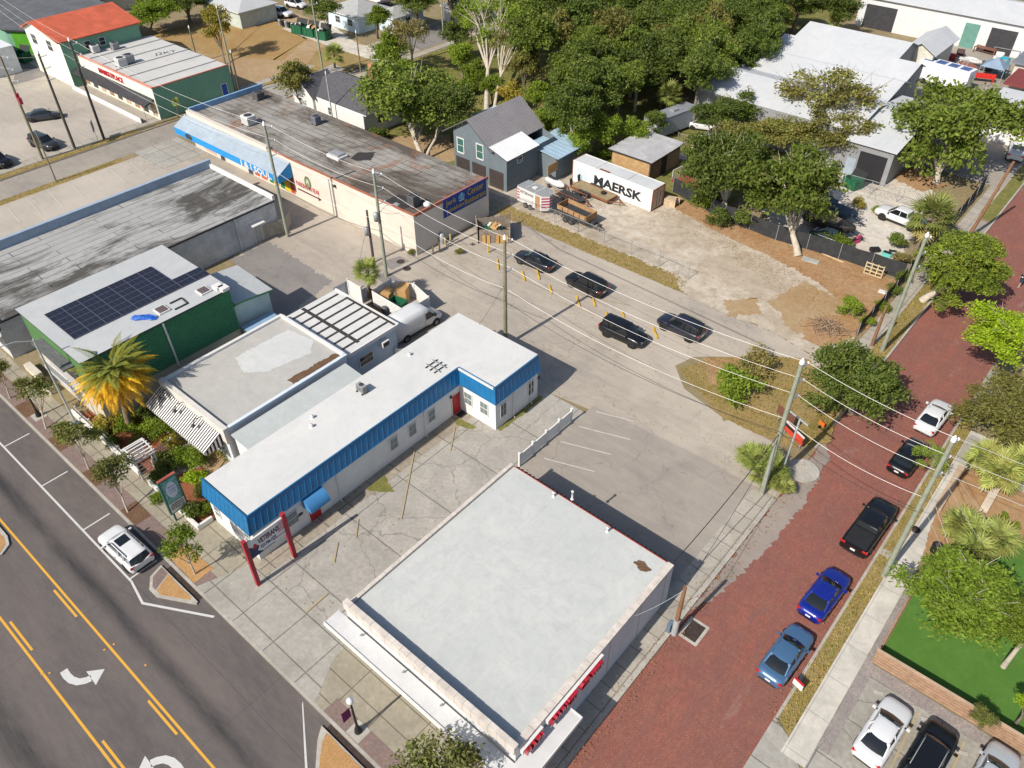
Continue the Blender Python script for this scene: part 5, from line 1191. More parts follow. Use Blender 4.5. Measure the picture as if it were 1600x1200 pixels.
def car(name, label, cat, kind, paint, rim=None, rack=False, sunroof=False, bed=None, roofm=None):
    S = SPEC[kind]; T = thing(name, label, cat); local(T); rim = rim or M_RIM
    b = MB(); b.grid(loft(S['body'], S['W']), paint, True, True, True, True)
    me = obj('body', b, None, T)
    xr, xf, tr, tf, wb, wt, zb, zt = S['gl']
    # glasshouse: windscreen, rear window, side glass
    def ringp(x, hw, z): return (x, hw, z), (x, -hw, z)
    fb, ft, rt_, rb = (xf, wb * .93, zb), (tf, wt, zt - .05), (tr, wt, zt - .05), (xr, wb * .9, zb)
    mid = .5
    def cur(hw, n=5): return [hw * (1 - 2 * i / (n - 1)) for i in range(n)]
    def panel(nm, p, q, bul):
        b = MB(); rows = []
        for i in range(4):
            f = i / 3; x = p[0] + (q[0] - p[0]) * f; hw = p[1] + (q[1] - p[1]) * f; z = p[2] + (q[2] - p[2]) * f + .05 * math.sin(PI * f)
            rows.append([(x + bul * (1 - (y / hw) ** 2) * .12, y, z) for y in cur(hw)])
        b.grid(rows, M_AUTOGL, True, False); return obj(nm, b, None, T)
    panel('windscreen', fb, ft, 1); panel('rear_window', rt_, rb, -1) if kind != 'pickup' else panel('rear_window', rt_, rb, 0)
    for s in (1, -1):
        b = MB(); v = [(fb[0] - .12, s * (fb[1] + .02), zb), (ft[0] - .02, s * (wt + .025), zt - .09), (rt_[0] + .05, s * (wt + .025), zt - .09), (rb[0] + (.16 if kind != 'pickup' else .04), s * (rb[1] + .02), zb), ((fb[0] + rb[0]) / 2, s * (wb + .015), zb)]
        b.add(v, [(0, 1, 2, 3, 4) if s < 0 else (4, 3, 2, 1, 0)], M_AUTOGL); sw = obj('side_window', b, None, T)
        p = MB(); p2 = MB(); p3 = MB()
        xm = (ft[0] + rt_[0]) / 2 + .1
        p.bar((xm, s * (wb + .01), zb - .02), (xm - .03, s * (wt + .03), zt - .07), .05, .09, paint)
        p2.bar((fb[0] - .02, s * (fb[1] + .0), zb - .02), (ft[0], s * (wt + .005), zt - .05), .07, .05, paint); p3.bar((rb[0] + .05, s * rb[1], zb - .02), (rt_[0], s * (wt + .01), zt - .05), .13 if kind != 'pickup' else .08, .06, paint)
        if kind == 'suv': p3.bar((tr + .62, s * (wb + .005), zb - .02), (tr + .55, s * (wt + .03), zt - .07), .08, .1, paint)
        obj('pillar', p, None, T); obj('pillar', p2, None, T); obj('pillar', p3, None, T)
    b = MB(); rows = []
    for i, (f, dz) in enumerate(((-.08, -.055), (.0, -.02), (.12, .0), (.5, .02), (.88, .0), (1.0, -.02), (1.08, -.055))):
        x = tr + (tf - tr) * f; hw = wt + (.035 if 0 < f < 1 else .0)
        rows.append([(x, hw * k, zt - .02 + dz - (.055 if abs(k) == 1 else 0)) for k in (1, .92, .5, 0, -.5, -.92, -1)])
    b.grid(rows[::-1], roofm or paint, True, False); obj('roof', b, None, T)
    if sunroof: part('sunroof', T, M_AUTOGL, lambda bb: bb.box(tf - .95, tf - .12, -.42, .42, zt - .01, zt + .012))
    if rack:
        for s in (1, -1): b = MB(); b.tube([(tr + .15, s * (wt - .02), zt - .02), (tr + .3, s * (wt - .02), zt + .06), (tf - .3, s * (wt - .02), zt + .06), (tf - .1, s * (wt - .02), zt - .02)], .025, 6, M_BLKP if rack == 'black' else M_STEEL); obj('roof_rail', b, None, T)
    hl = S['L'] / 2
    bd = S['body']; f2, r2 = bd[-2], bd[1]
    for s in (1, -1):
        b = MB(); b.add([(f2[0] - .16, s * (f2[1] * 1.04), f2[4] - .02), (f2[0] + .06, s * f2[1] * .86, f2[4] - .05), (f2[0] + .11, s * f2[1] * .52, f2[4] + .0), (f2[0] - .02, s * f2[1] * .72, f2[5] + .02), (f2[0] - .2, s * f2[1] * .98, f2[4] + .06)], [(0, 1, 2, 3, 4) if s > 0 else (4, 3, 2, 1, 0)], M_HEADL); obj('headlight', b, None, T)
        b = MB(); b.obox((r2[0] - .0, s * r2[1] * .82, r2[4] + .0), (.05, -s * .02, 0), (-.0, s * r2[1] * .2, 0), (0, 0, .09), M_TAILL); obj('tail_light', b, None, T)
        b = MB(); b.obox((fb[0] - .25, s * (S['W'] / 2 + .1), zb + .07), (.07, 0, 0), (0, .1, 0), (0, 0, .065), paint if kind != 'pickup' else M_BLKP); b.bar((fb[0] - .25, s * (wb + .05), zb + .03), (fb[0] - .25, s * (S['W'] / 2 + .05), zb + .05), .05, .04, M_BLKP); obj('mirror', b, None, T)
        for x in (S['fx'], S['rx']):
            b = MB(); b.disc((x, s * (S['W'] / 2 - .018), S['wr'] + .03), S['wr'] * 1.2, (0, 1, 0), 20, M_BLKP, .03); obj('wheel_arch', b, None, T)
            wheel(T, x, s * (S['W'] / 2 - .1), S['wr'], .235, rim, s)
        b = MB(); b.box(S['rx'] + S['wr'] * 1.25, S['fx'] - S['wr'] * 1.25, s * (S['W'] / 2 - .055) - .02, s * (S['W'] / 2 - .055) + .02, S['zs'] - .04, S['zs'] + .12, M_BLKP); obj('sill', b, None, T)
        for xh in ((tf + tr) / 2 + .35, (tf + tr) / 2 - .6):
            if kind != 'pickup' or xh > -.4: b = MB(); b.box(xh - .1, xh + .1, s * (S['W'] / 2 - .01), s * (S['W'] / 2 + .015), zb - .14, zb - .11, M_BLKP); obj('handle', b, None, T)
    b = MB(); b.box(hl - .1, hl + .0, -.45, .45, bd[-1][2] + .0, bd[-1][3] + .06, M_BLKP); obj('grille', b, None, T)
    b = MB(); b.box(-hl - .015, -hl + .05, -.17, .17, bd[0][3] + .06, bd[0][3] + .2, M_PLATE); obj('number_plate', b, None, T)
    b = MB(); b.box(-hl + .0, -hl + .12, -.6, .6, bd[0][2] - .08, bd[0][2] + .08, M_BLKP); obj('bumper', b, None, T)
    if kind == 'pickup':
        m = bed or M_BLKP
        b = MB(); b.box(-2.78, -1.05, -.80, .80, 1.2, 1.255, m); obj('bed_cover', b, None, T)
        b = MB()
        for s in (1, -1): b.box(-2.84, -1.0, s * .87 - .05, s * .87 + .05, 1.19, 1.25, paint)
        b.box(-2.9, -2.8, -.9, .9, 1.15, 1.25, paint); obj('bed_rail', b, None, T)
    return T
RZG = -.13   # road level
def place(T, px, py, rz, z=0, **k):
    """stands a vehicle so that the middle of its footprint is where the photograph pixel meets the ground"""
    q = at(px, py, z + .0)
    if T.parent is None and 'placed' not in T: T['placed'] = 1; T.location = (q.x, q.y, z); T.rotation_euler = (0, 0, rz); del T['placed']; return T
UP = PI / 2          # facing away from the main road (+y)
T = car('parked_car', 'white compact SUV with a sunroof parked in the marked bay on the wide asphalt road', 'car', 'suv', PW, M_RIM, 'black', True); T.location = (-43.55, 8.35, RZG); T.rotation_euler.z = PI + R(2); T.scale.z = .93
def carat(T, x, y, rz, z=RZG): T.location = (x, y, z); T.rotation_euler.z = rz; return T
def mid(px, py, hz, z0=0):
    q = at(px, py, hz); return q.x, q.y
x, y = mid(1462, 645, .9); carat(car('parked_car', 'white sedan at the far end of the row beside the brick street', 'car', 'sedan', PW), x, y, UP + R(-3))
x, y = mid(1424, 706, 1); carat(car('parked_car', 'shiny black sedan with a dark roof parked between the white sedan and the black pickup', 'car', 'sedan', PB), x, y, UP + R(-4))
x, y = mid(1361, 817, 1); carat(car('parked_pickup', 'black pickup truck with a covered bed beside the brick street', 'pickup truck', 'pickup', PB, M_RIMD), x, y, UP + R(-2))
x, y = mid(1291, 922, .9); carat(car('parked_car', 'bright royal blue sedan on the red brick street', 'car', 'sedan', carpaint('royal_blue_paint', (.006, .018, .23), .2)), x, y, UP + R(-3))
x, y = mid(1230, 1018, .8); carat(car('parked_car', 'steel blue grey sedan nearest in the row on the brick street', 'car', 'sedan', carpaint('steel_blue_paint', (.075, .165, .30), .35)), x, y, UP + R(-2))
x, y = mid(1381, 1140, .8); carat(car('parked_car', 'white sedan in the concrete stall beside the timber fence', 'car', 'sedan', PW), x, y, UP + R(-4), 0)
x, y = mid(1453, 1178, 1.0); carat(car('parked_car', 'black SUV with bright roof rails in the middle stall by the timber fence', 'car', 'suv', PB, None, 'steel'), x, y, UP + R(-4), 0)
x, y = mid(1552, 1213, .9); carat(car('parked_car', 'pale silver car cut off by the bottom edge beside the timber fence', 'car', 'sedan', carpaint('silver_paint', (.50, .53, .56), .3)), x, y, UP + R(-5), 0)
x, y = mid(836, 404, .8); carat(car('parked_car', 'black sedan with a silver sunshade behind the windscreen in the gravelly alley lot', 'car', 'sedan', carpaint('black_blue_paint', (.012, .014, .02), .2), M_RIMD), x, y, R(183), 0)
b = MB(); b.add([(1.02, .5, 1.05), (1.02, -.5, 1.05), (.42, -.45, 1.40), (.42, .45, 1.40)], [(0, 1, 2, 3)], gloss('sunshade_foil', (.16, .42, .45), .3, 0)); obj('sunshade', b, None, bpy.data.objects[[o.name for o in bpy.data.objects if 'silver sunshade' in o.get('label', '')][0]])
x, y = mid(917, 439, 1); carat(car('parked_car', 'tall black SUV in the alley lot, second from the timber bin pen', 'car', 'suv', PB, M_RIMD, 'black'), x, y, R(176), 0)
x, y = mid(975, 515, 1); carat(car('parked_car', 'black SUV with pale wheels and red tail lights facing the yellow wheel stops', 'car', 'suv', PB), x, y, R(2), 0)
x, y = mid(1065, 507, .9); carat(car('parked_car', 'black SUV with roof rails nose to nose with another black SUV', 'car', 'suv', carpaint('blue_black_paint', (.012, .013, .024)), None, 'black'), x, y, R(178), 0)
x, y = mid(68, 179, .7); carat(car('parked_car', 'dark grey sedan parked in the open tan car park by the strip mall', 'car', 'sedan', PK), x, y, R(62), 0)
x, y = mid(68, 221, .8); carat(car('parked_car', 'dark car half hidden behind the utility pole beside the side road', 'car', 'suv', PK), x, y, R(10), 0)
x, y = mid(0, 252, .8); carat(car('parked_car', 'black car cut off by the left edge of the picture', 'car', 'suv', PB), x - 1.2, y, R(10), 0)
x, y = mid(437, 17, 1); carat(car('parked_pickup', 'white crew cab pickup parked on the bare lawn at the top edge', 'pickup truck', 'pickup', PW, None, bed=PW), x, y, R(8), 0)
x, y = mid(1409, 338, .9); carat(car('parked_pickup', 'white work pickup half under the fan palm in the shell yard', 'pickup truck', 'pickup', PW, M_RIM, bed=M_STEEL), x, y, R(172), 0)
x, y = mid(1301, 368, .9); carat(car('parked_car', 'old dark green car under the oak in the shell yard', 'car', 'sedan', carpaint('dark_green_paint', (.012, .028, .022))), x, y, R(0), 0)
x, y = mid(1104, 220, 1); carat(car('parked_pickup', 'white truck overgrown with creeper beside the caravan', 'pickup truck', 'pickup', PW, bed=PW), x, y, R(95), 0)
x, y = mid(1100, 192, .9); carat(car('parked_car', 'white car mostly hidden under the wood behind the caravan', 'car', 'sedan', PW), x, y, R(20), 0)
x, y = mid(1590, 232, 1); carat(car('parked_pickup', 'white truck at the right edge behind the big oak', 'pickup truck', 'pickup', PW, bed=PW), x, y, R(100), 0)
for i, (px, py, k, p_, l, a) in enumerate(((607, 10, 'suv', PB, 'dark blue covered car behind the pale blue cottage', 60), (725, 8, 'sedan', carpaint('red_paint', (.35, .02, .03)), 'red car beside the side road at the top edge', 80), (22 + 440, 5, 'suv', PW, 'white van like car at the top edge beside the white pickup', 10), (1525, 60, 'sedan', PW, 'white car in the scrap yard by the roller doors', 20))):
    x, y = mid(px, py, .8); carat(car('parked_car', l, 'car', k, p_), x, y, R(a), 0)

# white panel van
T = thing('panel_van', 'white high roofed panel van parked behind the pale blue annex', 'van'); local(T)
st = [(-2.95, .95, .45, .8, 1.9, 2.42, .78), (-2.9, 1.0, .42, .8, 1.95, 2.5, .82), (-1.5, 1.02, .4, .8, 1.95, 2.54, .84), (.3, 1.02, .4, .8, 1.95, 2.54, .84), (1.0, 1.01, .4, .8, 1.9, 2.48, .82), (1.38, 1.0, .4, .8, 1.6, 2.25, .78), (2.0, .99, .4, .8, 1.25, 1.55, .80), (2.25, .97, .4, .8, 1.15, 1.3, .78), (2.75, .9, .42, .7, .98, 1.08, .68), (2.95, .76, .48, .65, .8, .88, .55)]
b = MB(); b.grid(loft(st, 2), PW, True, True, True, True); obj('body', b, None, T)
b = MB(); b.add([(2.13, .80, 1.5), (2.13, -.80, 1.5), (1.36, -.72, 2.32), (1.36, .72, 2.32)], [(0, 3, 2, 1)], M_AUTOGL); b.add([(2.16, .80, 1.5), (2.16, -.80, 1.5), (1.4, -.72, 2.33), (1.4, .72, 2.33)], [(3, 2, 1, 0)], M_AUTOGL); obj('windscreen', b, None, T)
for s in (1, -1):
    b = MB(); v = [(1.95, s * 1.012, 1.28), (1.3, s * .985, 2.0), (.75, s * 1.0, 2.0), (.75, s * 1.04, 1.28)]; b.add(v, [(0, 1, 2, 3) if s < 0 else (3, 2, 1, 0)], M_AUTOGL); obj('side_window', b, None, T)
    b = MB(); b.box(-1.3, 1.1, s * 1.03 - .02, s * 1.03 + .02, .42, .56, M_BLKP); obj('sill', b, None, T)
    b = MB(); b.add([(2.6, s * .92, 1.02), (2.86, s * .8, .95), (2.9, s * .55, 1.0), (2.55, s * .7, 1.16)], [(0, 1, 2, 3) if s > 0 else (3, 2, 1, 0)], M_HEADL); obj('headlight', b, None, T)
    b = MB(); b.box(-2.99, -2.9, s * .9 - .07, s * .9 + .07, .9, 1.5, M_TAILL); obj('tail_light', b, None, T)
    b = MB(); b.box(1.7, 1.85, s * 1.18 - .1, s * 1.18 + .1, 1.35, 1.7, M_BLKP); obj('mirror', b, None, T)
    b = MB(); b.box(-2.6, .55, s * 1.015 - .02, s * 1.015 + .012, 1.02, 1.1, M_BLKP if False else PW); b.box(.62, .66, s * 1.02 - .012, s * 1.02 + .012, .6, 2.2, M_STEEL); obj('side_door', b, None, T)
    for x in (2.0, -1.75):
        b = MB(); b.disc((x, s * 1.0, .42), .44, (0, 1, 0), 20, M_BLKP, .04); obj('wheel_arch', b, None, T); wheel(T, x, s * .93, .36, .24, M_RIM, s)
b = MB(); b.box(2.86, 2.98, -.5, .5, .5, .72, M_BLKP); obj('grille', b, None, T)
b = MB(); b.box(-3.05, -2.93, -.95, .95, .35, .55, M_BLKP); obj('bumper', b, None, T)
x, y = mid(646, 500, 1.2); carat(T, x, y, UP + R(-3), 0)

# ------------------------------------------------------------------ trailers, container, boats
M_RUST = P('rusty_steel', (.22, .085, .04), .8, .3, 3); M_WOODT = P('trailer_timber', (.36, .22, .11), .85, .25, 2); M_WOODG = P('weathered_deck', (.30, .235, .13), .85, .2, 2)
T = thing('shipping_container', 'white forty foot shipping container lettered MAERSK with rust along its edges', 'container'); local(T)
q = at(1017.5, 331); q2 = at(905, 281)
CL, CW, CH = 12.2, 2.44, 2.75
M_CONT = None
def contmat():
    t = NT('container_white'); a = t.noise(.8, 6, .75, .55, .75); c = t.mix(t.mul(a, .35), (.68, .68, .66), (.48, .36, .27)); n = t.noise(.35, 6, .8, .62, .72, (1, 1, 2)); c = t.mix(t.mul(n, .7), c, (.28, .12, .06)); return t.out(c, .65, .3)
M_CONT = contmat(); M_CROOF = white_roof('container_roof', (.52, .53, .54), 0, 0, .4)
b = MB(); n = 44; 
def corr(y, s, x0=0, x1=CL):
    V = []; k = int((x1 - x0) / .14)
    for i in range(k + 1): x = x0 + (x1 - x0) * i / k; V.append((x, y + (.018 if (i // 1) % 4 < 2 else -.0) * s))
    return V
for y, s in ((0, -1), (CW, 1)):
    c = corr(y, s, .08, CL - .08); V = [(x, yy, .15) for x, yy in c] + [(x, yy, CH - .12) for x, yy in c]; k = len(c); b.add(V, [((i, i + 1, k + i + 1, k + i) if s < 0 else (i + 1, i, k + i, k + i + 1)) for i in range(k - 1)], M_CONT)
b.box(0, .05, .05, CW - .05, .15, CH - .1, M_CONT); obj('wall', b, None, T)
b = MB(); b.box(.05, CL - .05, .05, CW - .05, CH - .1, CH - .03, M_CROOF)
for x in (3.6, 8.2): b.box(x - .02, x + .02, .06, CW - .06, CH - .03, CH - .02, M_RUST)
b.box(4.0, 5.6, .1, .5, CH - .03, CH - .022, M_RUST); obj('roof', b, None, T)
b = MB()
for x in (0, CL - .12):
    for y in (-.03, CW - .09): b.box(x, x + .12, y, y + .12, 0, CH, M_RUST)
for y in (-.03, CW - .07): b.box(.12, CL - .12, y, y + .1, 0, .16, M_CONT); b.box(.12, CL - .12, y, y + .1, CH - .14, CH, M_CONT)
b.box(CL - .1, CL, .09, CW - .09, CH - .12, CH, M_RUST); b.box(CL - .1, CL, .09, CW - .09, 0, .14, M_RUST); b.box(0, .1, .09, CW - .09, CH - .12, CH, M_RUST); obj('frame', b, None, T)
for s in (0, 1):
    y0 = .1 + s * (CW - .2) / 2; b = MB(); b.box(CL - .08, CL - .02, y0, y0 + (CW - .2) / 2 - .02, .15, CH - .13, P('container_door', (.52, .44, .37), .7, .2, 2)); D = obj('door', b, None, T)
    for k in (.25, .75): c_ = MB(); c_.tube([(CL + .03, y0 + k * 1.1, .1), (CL + .03, y0 + k * 1.1, CH - .08)], .03, 6, M_RUST); obj('lock_rod', c_, None, D)
b = MB(); put_text(b, 'MAERSK', (3.5, -.05, .72), (1, 0, 0), (0, 0, 1), 1.2, 7.2, .012, P('black_lettering', (.02, .025, .035), .6), bold=.035); obj('lettering', b, None, T)
M_STAR = P('faded_blue_square', (.52, .66, .74), .6); b = MB(); b.box(.75, 2.3, -.035, -.02, .55, 2.2, M_STAR)
for k in range(7): a = 2 * PI * k / 7 + .2; b.add([(1.5 + .62 * math.cos(a), -.045, 1.4 + .62 * math.sin(a)), (1.5 + .2 * math.cos(a + .45), -.045, 1.4 + .2 * math.sin(a + .45)), (1.5, -.045, 1.4), (1.5 + .2 * math.cos(a - .45), -.045, 1.4 + .2 * math.sin(a - .45))], [(0, 3, 2, 1)], M_TRIM)
obj('logo', b, None, T)
T.location = (q.x - CL * math.cos(R(-2)), q.y - CL * math.sin(R(-2)), 0); T.rotation_euler.z = R(-2)

def tandem(T, xs, hw, r=.36, rim=M_RIM, fender=True):
    for s in (1, -1):
        for x in xs: wheel(T, x, s * hw, r, .22, rim, s)
        if fender: b = MB(); x0, x1 = min(xs) - r - .08, max(xs) + r + .08; b.box(x0, x1, s * hw - .14, s * hw + .14, r * 2 + .04, r * 2 + .09, M_DARK); b.bar((x0, s * hw, r * 2 + .06), (x0 - .12, s * hw, r * 1.2), .26, .04, M_DARK); b.bar((x1, s * hw, r * 2 + .06), (x1 + .12, s * hw, r * 1.2), .26, .04, M_DARK); obj('mudguard', b, None, T)
def tongue(T, x0, L, hw, z, m):
    b = MB()
    for s in (1, -1): b.bar((x0, s * hw, z), (x0 + L, 0, z), .09, .09, m)
    b.bar((x0 + L - .05, 0, z), (x0 + L + .25, 0, z + .02), .08, .08, m); b.bar((x0 + L - .35, .0, 0), (x0 + L - .35, .0, z + .45), .06, .06, m); obj('drawbar', b, None, T)
# dump trailer
T = thing('dump_trailer', 'dark dump trailer with high tan timber sides beside the chain link fence', 'trailer'); local(T)
b = MB(); b.box(-2.3, 2.1, -.95, .95, .72, .86, M_DARK); b.box(-2.3, 2.3, -.7, -.6, .5, .72, M_DARK); b.box(-2.3, 2.3, .6, .7, .5, .72, M_DARK); obj('bed', b, None, T)
for s in (1, -1):
    b = MB(); b.box(-2.3, 2.1, s * .97 - .03, s * .97 + .03, .86, 1.2, M_DARK); b.box(-2.3, 2.1, s * .97 - .025, s * .97 + .025, 1.2, 1.75, M_WOODT)
    for i in range(6): b.box(-2.3 + i * .86 - .03, -2.3 + i * .86 + .03, s * 1.0 - .05, s * 1.0 + .05, .86, 1.72, M_DARK)
    obj('side_board', b, None, T)
for x in (-2.3, 2.1): b = MB(); b.box(x - .03, x + .03, -.95, .95, .86, 1.75, M_WOODT); obj('end_board', b, None, T)
tandem(T, (-.85, .0), 1.12, .38, M_RIMD); tongue(T, 2.3, 1.5, .6, .55, M_DARK); b = MB(); b.box(2.35, 2.8, -.35, .35, .6, 1.0, M_DARK); obj('pump_box', b, None, T)
x, y = mid(902, 335, .9); T.location = (x, y, 0); T.rotation_euler.z = R(-4)
# flat trailer
T = thing('flatbed_trailer', 'brown flatbed trailer with a timber deck and a spare wheel in front of the container', 'trailer'); local(T)
b = MB(); b.box(-2.9, 2.9, -.98, .98, .62, .68, M_WOODG); 
for i in range(9): b.box(-2.9, 2.9, -.98 + i * .2175 - .008, -.98 + i * .2175 + .008, .68, .684, M_DARK)
obj('deck', b, None, T)
b = MB()
for s in (1, -1): b.box(-2.9, 2.9, s * 1.0 - .04, s * 1.0 + .04, .48, .72, M_RUST)
for x in (-2.9, 2.9): b.box(x - .04, x + .04, -1, 1, .5, .72, M_RUST)
obj('frame', b, None, T); tandem(T, (-.95, -.15), 1.14, .36); tongue(T, 2.9, 1.5, .8, .55, M_RUST)
for s in (1, -1): b = MB(); b.bar((-2.95, s * .75, .6), (-3.05, s * .75, 1.5), .5, .06, M_DARK); obj('loading_ramp', b, None, T)
x, y = mid(937, 302, .6); x -= .9; T.location = (x, y, 0); T.rotation_euler.z = R(-3)
sp = MB(); sp.lathe([(.2, .0), (.34, .02), (.36, .1), (.34, .2), (.2, .22)], (0, 0, 0), 16, M_TYRE); simple('spare_wheel', 'spare black tyre lying on the flatbed trailer deck', 'tyre', sp, (x + 1.4, y + .1, .69))
# enclosed cargo trailer
T = thing('cargo_trailer', 'white enclosed cargo trailer with red stripes and a brown side door', 'trailer'); local(T)
b = MB(); b.box(-2.2, 1.7, -1.0, 1.0, .45, 2.35, M_TRIM); b.prism([(1.7, -1), (2.35, -.25), (2.35, .25), (1.7, 1)], .45, 2.35, M_TRIM); obj('body', b, None, T)
b = MB(); b.box(-2.22, 1.7, -1.02, 1.02, 2.352, 2.42, M_STEEL); b.prism([(1.7, -1.02), (2.38, -.27), (2.38, .27), (1.7, 1.02)], 2.352, 2.42, M_STEEL); b.box(-.5, .1, -.25, .25, 2.42, 2.5, M_TRIM)
for x in (-1, .6): b.box(x - .03, x + .03, -1.02, 1.02, 2.42, 2.44, M_TRIM)
obj('roof', b, None, T)
M_REDS = P('trailer_red_stripe', (.42, .02, .09), .6)
for i in range(4): b = MB(); z = .85 + i * .36; b.add([(1.72, -.99, z), (2.36, -.255, z), (2.36, -.255, z + .17), (1.72, -.99, z + .17)], [(0, 1, 2, 3)], M_REDS); b.add([(2.357, -.25, z), (2.357, .25, z), (2.357, .25, z + .17), (2.357, -.25, z + .17)], [(0, 1, 2, 3)], M_REDS); b.box(-2.19, -1.8, -1.012, -1.0, z, z + .15, M_REDS); b.add([(2.36, .255, z), (1.72, .99, z), (1.72, .99, z + .17), (2.36, .255, z + .17)], [(0, 1, 2, 3)], M_REDS); obj('red_stripe', b, None, T)
b = MB(); b.box(.75, 1.5, -1.03, -1.0, .55, 2.2, P('brown_trailer_door', (.38, .22, .12), .7, .1)); obj('door', b, None, T)
b = MB(); put_text(b, 'VETERANS', (-1.75, -1.015, 1.7), (1, 0, 0), (0, 0, 1), .35, 2.2, .012, M_BLKP, bold=.01); obj('lettering', b, None, T)
tandem(T, (-.75, .02), 1.06, .34, M_RIM, False); tongue(T, 2.3, 1.0, .3, .5, M_DARK); x, y = mid(838, 309, 1.2); T.location = (x, y, 0); T.rotation_euler.z = R(-4)
# open utility trailer behind it
T = thing('utility_trailer', 'empty black mesh sided utility trailer behind the striped cargo trailer', 'trailer'); local(T)
b = MB(); b.box(-1.8, 1.8, -.85, .85, .5, .56, M_DARK); obj('deck', b, None, T)
for s in (1, -1):
    b = MB(); b.box(-1.8, 1.8, s * .87 - .03, s * .87 + .03, 1.0, 1.06, M_RUST)
    for i in range(7): b.box(-1.8 + i * .6 - .02, -1.8 + i * .6 + .02, s * .87 - .02, s * .87 + .02, .5, 1.0, M_RUST)
    obj('rail', b, None, T)
tandem(T, (-.1,), 1.0, .34, M_RIMD); tongue(T, 1.8, 1.2, .6, .5, M_RUST); x, y = mid(884, 312, .5); T.location = (x, y + 1.0, 0); T.rotation_euler.z = R(-4)
# jet ski
T = thing('jet_ski', 'grey and white jet ski on a low trailer beside the container', 'jet ski'); local(T)
hs = [(-1.5, .42, .5, .6, .75, .82, .3), (-1.0, .52, .42, .6, .82, .92, .34), (0, .56, .4, .6, .85, .98, .3), (.8, .48, .42, .62, .88, 1.05, .3), (1.3, .3, .5, .65, .85, .95, .2), (1.6, .08, .62, .7, .8, .84, .05)]
b = MB(); b.grid(loft(hs, 1), M_TRIM, True, True, True, True); obj('hull', b, None, T)
b = MB(); b.box(-1.2, .1, -.17, .17, .95, 1.14, M_DARK); b.box(-1.2, -.9, -.17, .17, 1.14, 1.22, M_DARK); obj('saddle', b, None, T)
b = MB(); b.bar((.35, 0, 1.0), (.2, 0, 1.25), .12, .12, M_DARK); b.bar((.2, -.36, 1.25), (.2, .36, 1.25), .05, .05, M_DARK); obj('handlebar', b, None, T)
b = MB(); b.box(-1.5, 1.4, -.62, -.54, .32, .42, M_STEEL); b.box(-1.5, 1.4, .54, .62, .32, .42, M_STEEL); b.bar((1.4, -.58, .37), (2.4, 0, .37), .08, .08, M_STEEL); b.bar((1.4, .58, .37), (2.4, 0, .37), .08, .08, M_STEEL); b.bar((-.4, -.7, .3), (-.4, .7, .3), .06, .06, M_STEEL); obj('trailer_frame', b, None, T)
for s in (1, -1): wheel(T, -.4, s * .78, .26, .15, M_RIM, s)
x, y = mid(868, 284, .7); T.location = (x, y, 0); T.rotation_euler.z = R(-10)
# caravan in the wood
T = thing('caravan', 'blue grey caravan with dark windows under the trees', 'caravan'); local(T)
b = MB(); b.box(-4.2, 4.2, -1.2, 1.2, .5, 2.9, P('caravan_side', (.34, .38, .46), .5, .08)); b.prism([(4.2, -1.2), (4.8, -.8), (4.8, .8), (4.2, 1.2)], .6, 2.6, M_TRIM); obj('body', b, None, T)
b = MB(); b.box(-4.25, 4.25, -1.22, 1.22, 2.902, 3.0, P('caravan_roof', (.22, .24, .28), .6, .15)); b.box(-1, 0, -.4, .4, 3.0, 3.25, M_STEEL); b.box(1.5, 2.1, -.3, .3, 3.0, 3.15, M_TRIM); obj('roof', b, None, T)
for x0, x1, z0, z1 in ((-3.2, -2.4, 1.6, 2.4), (-1.7, -1.0, .7, 2.5), (.2, 1.0, 1.6, 2.4), (2.2, 3.4, 1.6, 2.4)): part('window', T, M_AUTOGL, P_box(x0, x1, -1.23, -1.2, z0, z1))
b = MB(); b.box(-4.2, 4.2, -1.25, -1.2, .95, 1.15, P('caravan_stripe', (.10, .14, .24), .5)); obj('stripe', b, None, T); tandem(T, (-.5, .4), 1.1, .34, M_RIM, False)
x, y = mid(1057, 192, 1.8); T.location = (x - 1.2, y + .4, 0); T.rotation_euler.z = R(-100) + PI / 1 * 0
# pontoon boats on trailers
def boat_trailer(label, px, py, rz, mh, mt):
    T = thing('boat_trailer', label, 'boat'); local(T)
    hs = [(-2.9, .85, .7, .95, 1.25, 1.3, .8), (-2.6, .98, .62, .9, 1.3, 1.36, .9), (0, 1.05, .55, .9, 1.35, 1.42, .95), (1.5, .95, .6, .95, 1.42, 1.5, .85), (2.5, .55, .8, 1.05, 1.5, 1.58, .45), (3.0, .1, 1.1, 1.25, 1.5, 1.55, .06)]
    b = MB(); b.grid(loft(hs, 2), mh, True, True, True, True); obj('hull', b, None, T)
    b = MB(); b.box(-2.4, 1.0, -.8, .8, 1.45, 1.56, mt); b.box(-.6, .3, -.5, .5, 1.56, 2.05, mt); obj('cover', b, None, T)
    b = MB(); b.box(-2.6, 2.4, -.75, -.65, .42, .55, M_STEEL); b.box(-2.6, 2.4, .65, .75, .42, .55, M_STEEL); obj('trailer_frame', b, None, T); tandem(T, (-1.0, -.2), 1.08, .34); tongue(T, 2.4, 1.6, .7, .5, M_DARK)
    b = MB(); b.box(-3.25, -2.9, -.2, .2, .6, 1.6, M_DARK); obj('outboard_motor', b, None, T)
    x, y = mid(px, py, .9); T.location = (x, y, 0); T.rotation_euler.z = rz
boat_trailer('dark blue covered boat on a twin axle trailer under the oak in the shell yard', 1300, 328, R(-2), P('navy_hull', (.035, .055, .085), .5), P('navy_cover', (.06, .09, .14), .8, .2))
boat_trailer('brown and black boat on a trailer heaped with gear beside the dark blue boat', 1296, 349, R(-2), P('black_hull', (.03, .028, .026), .5), P('brown_gear', (.24, .19, .14), .9, .4, 3))
T = thing('stock_trailer', 'rusty red frame trailer behind the fence beside the brown shed', 'trailer'); local(T)
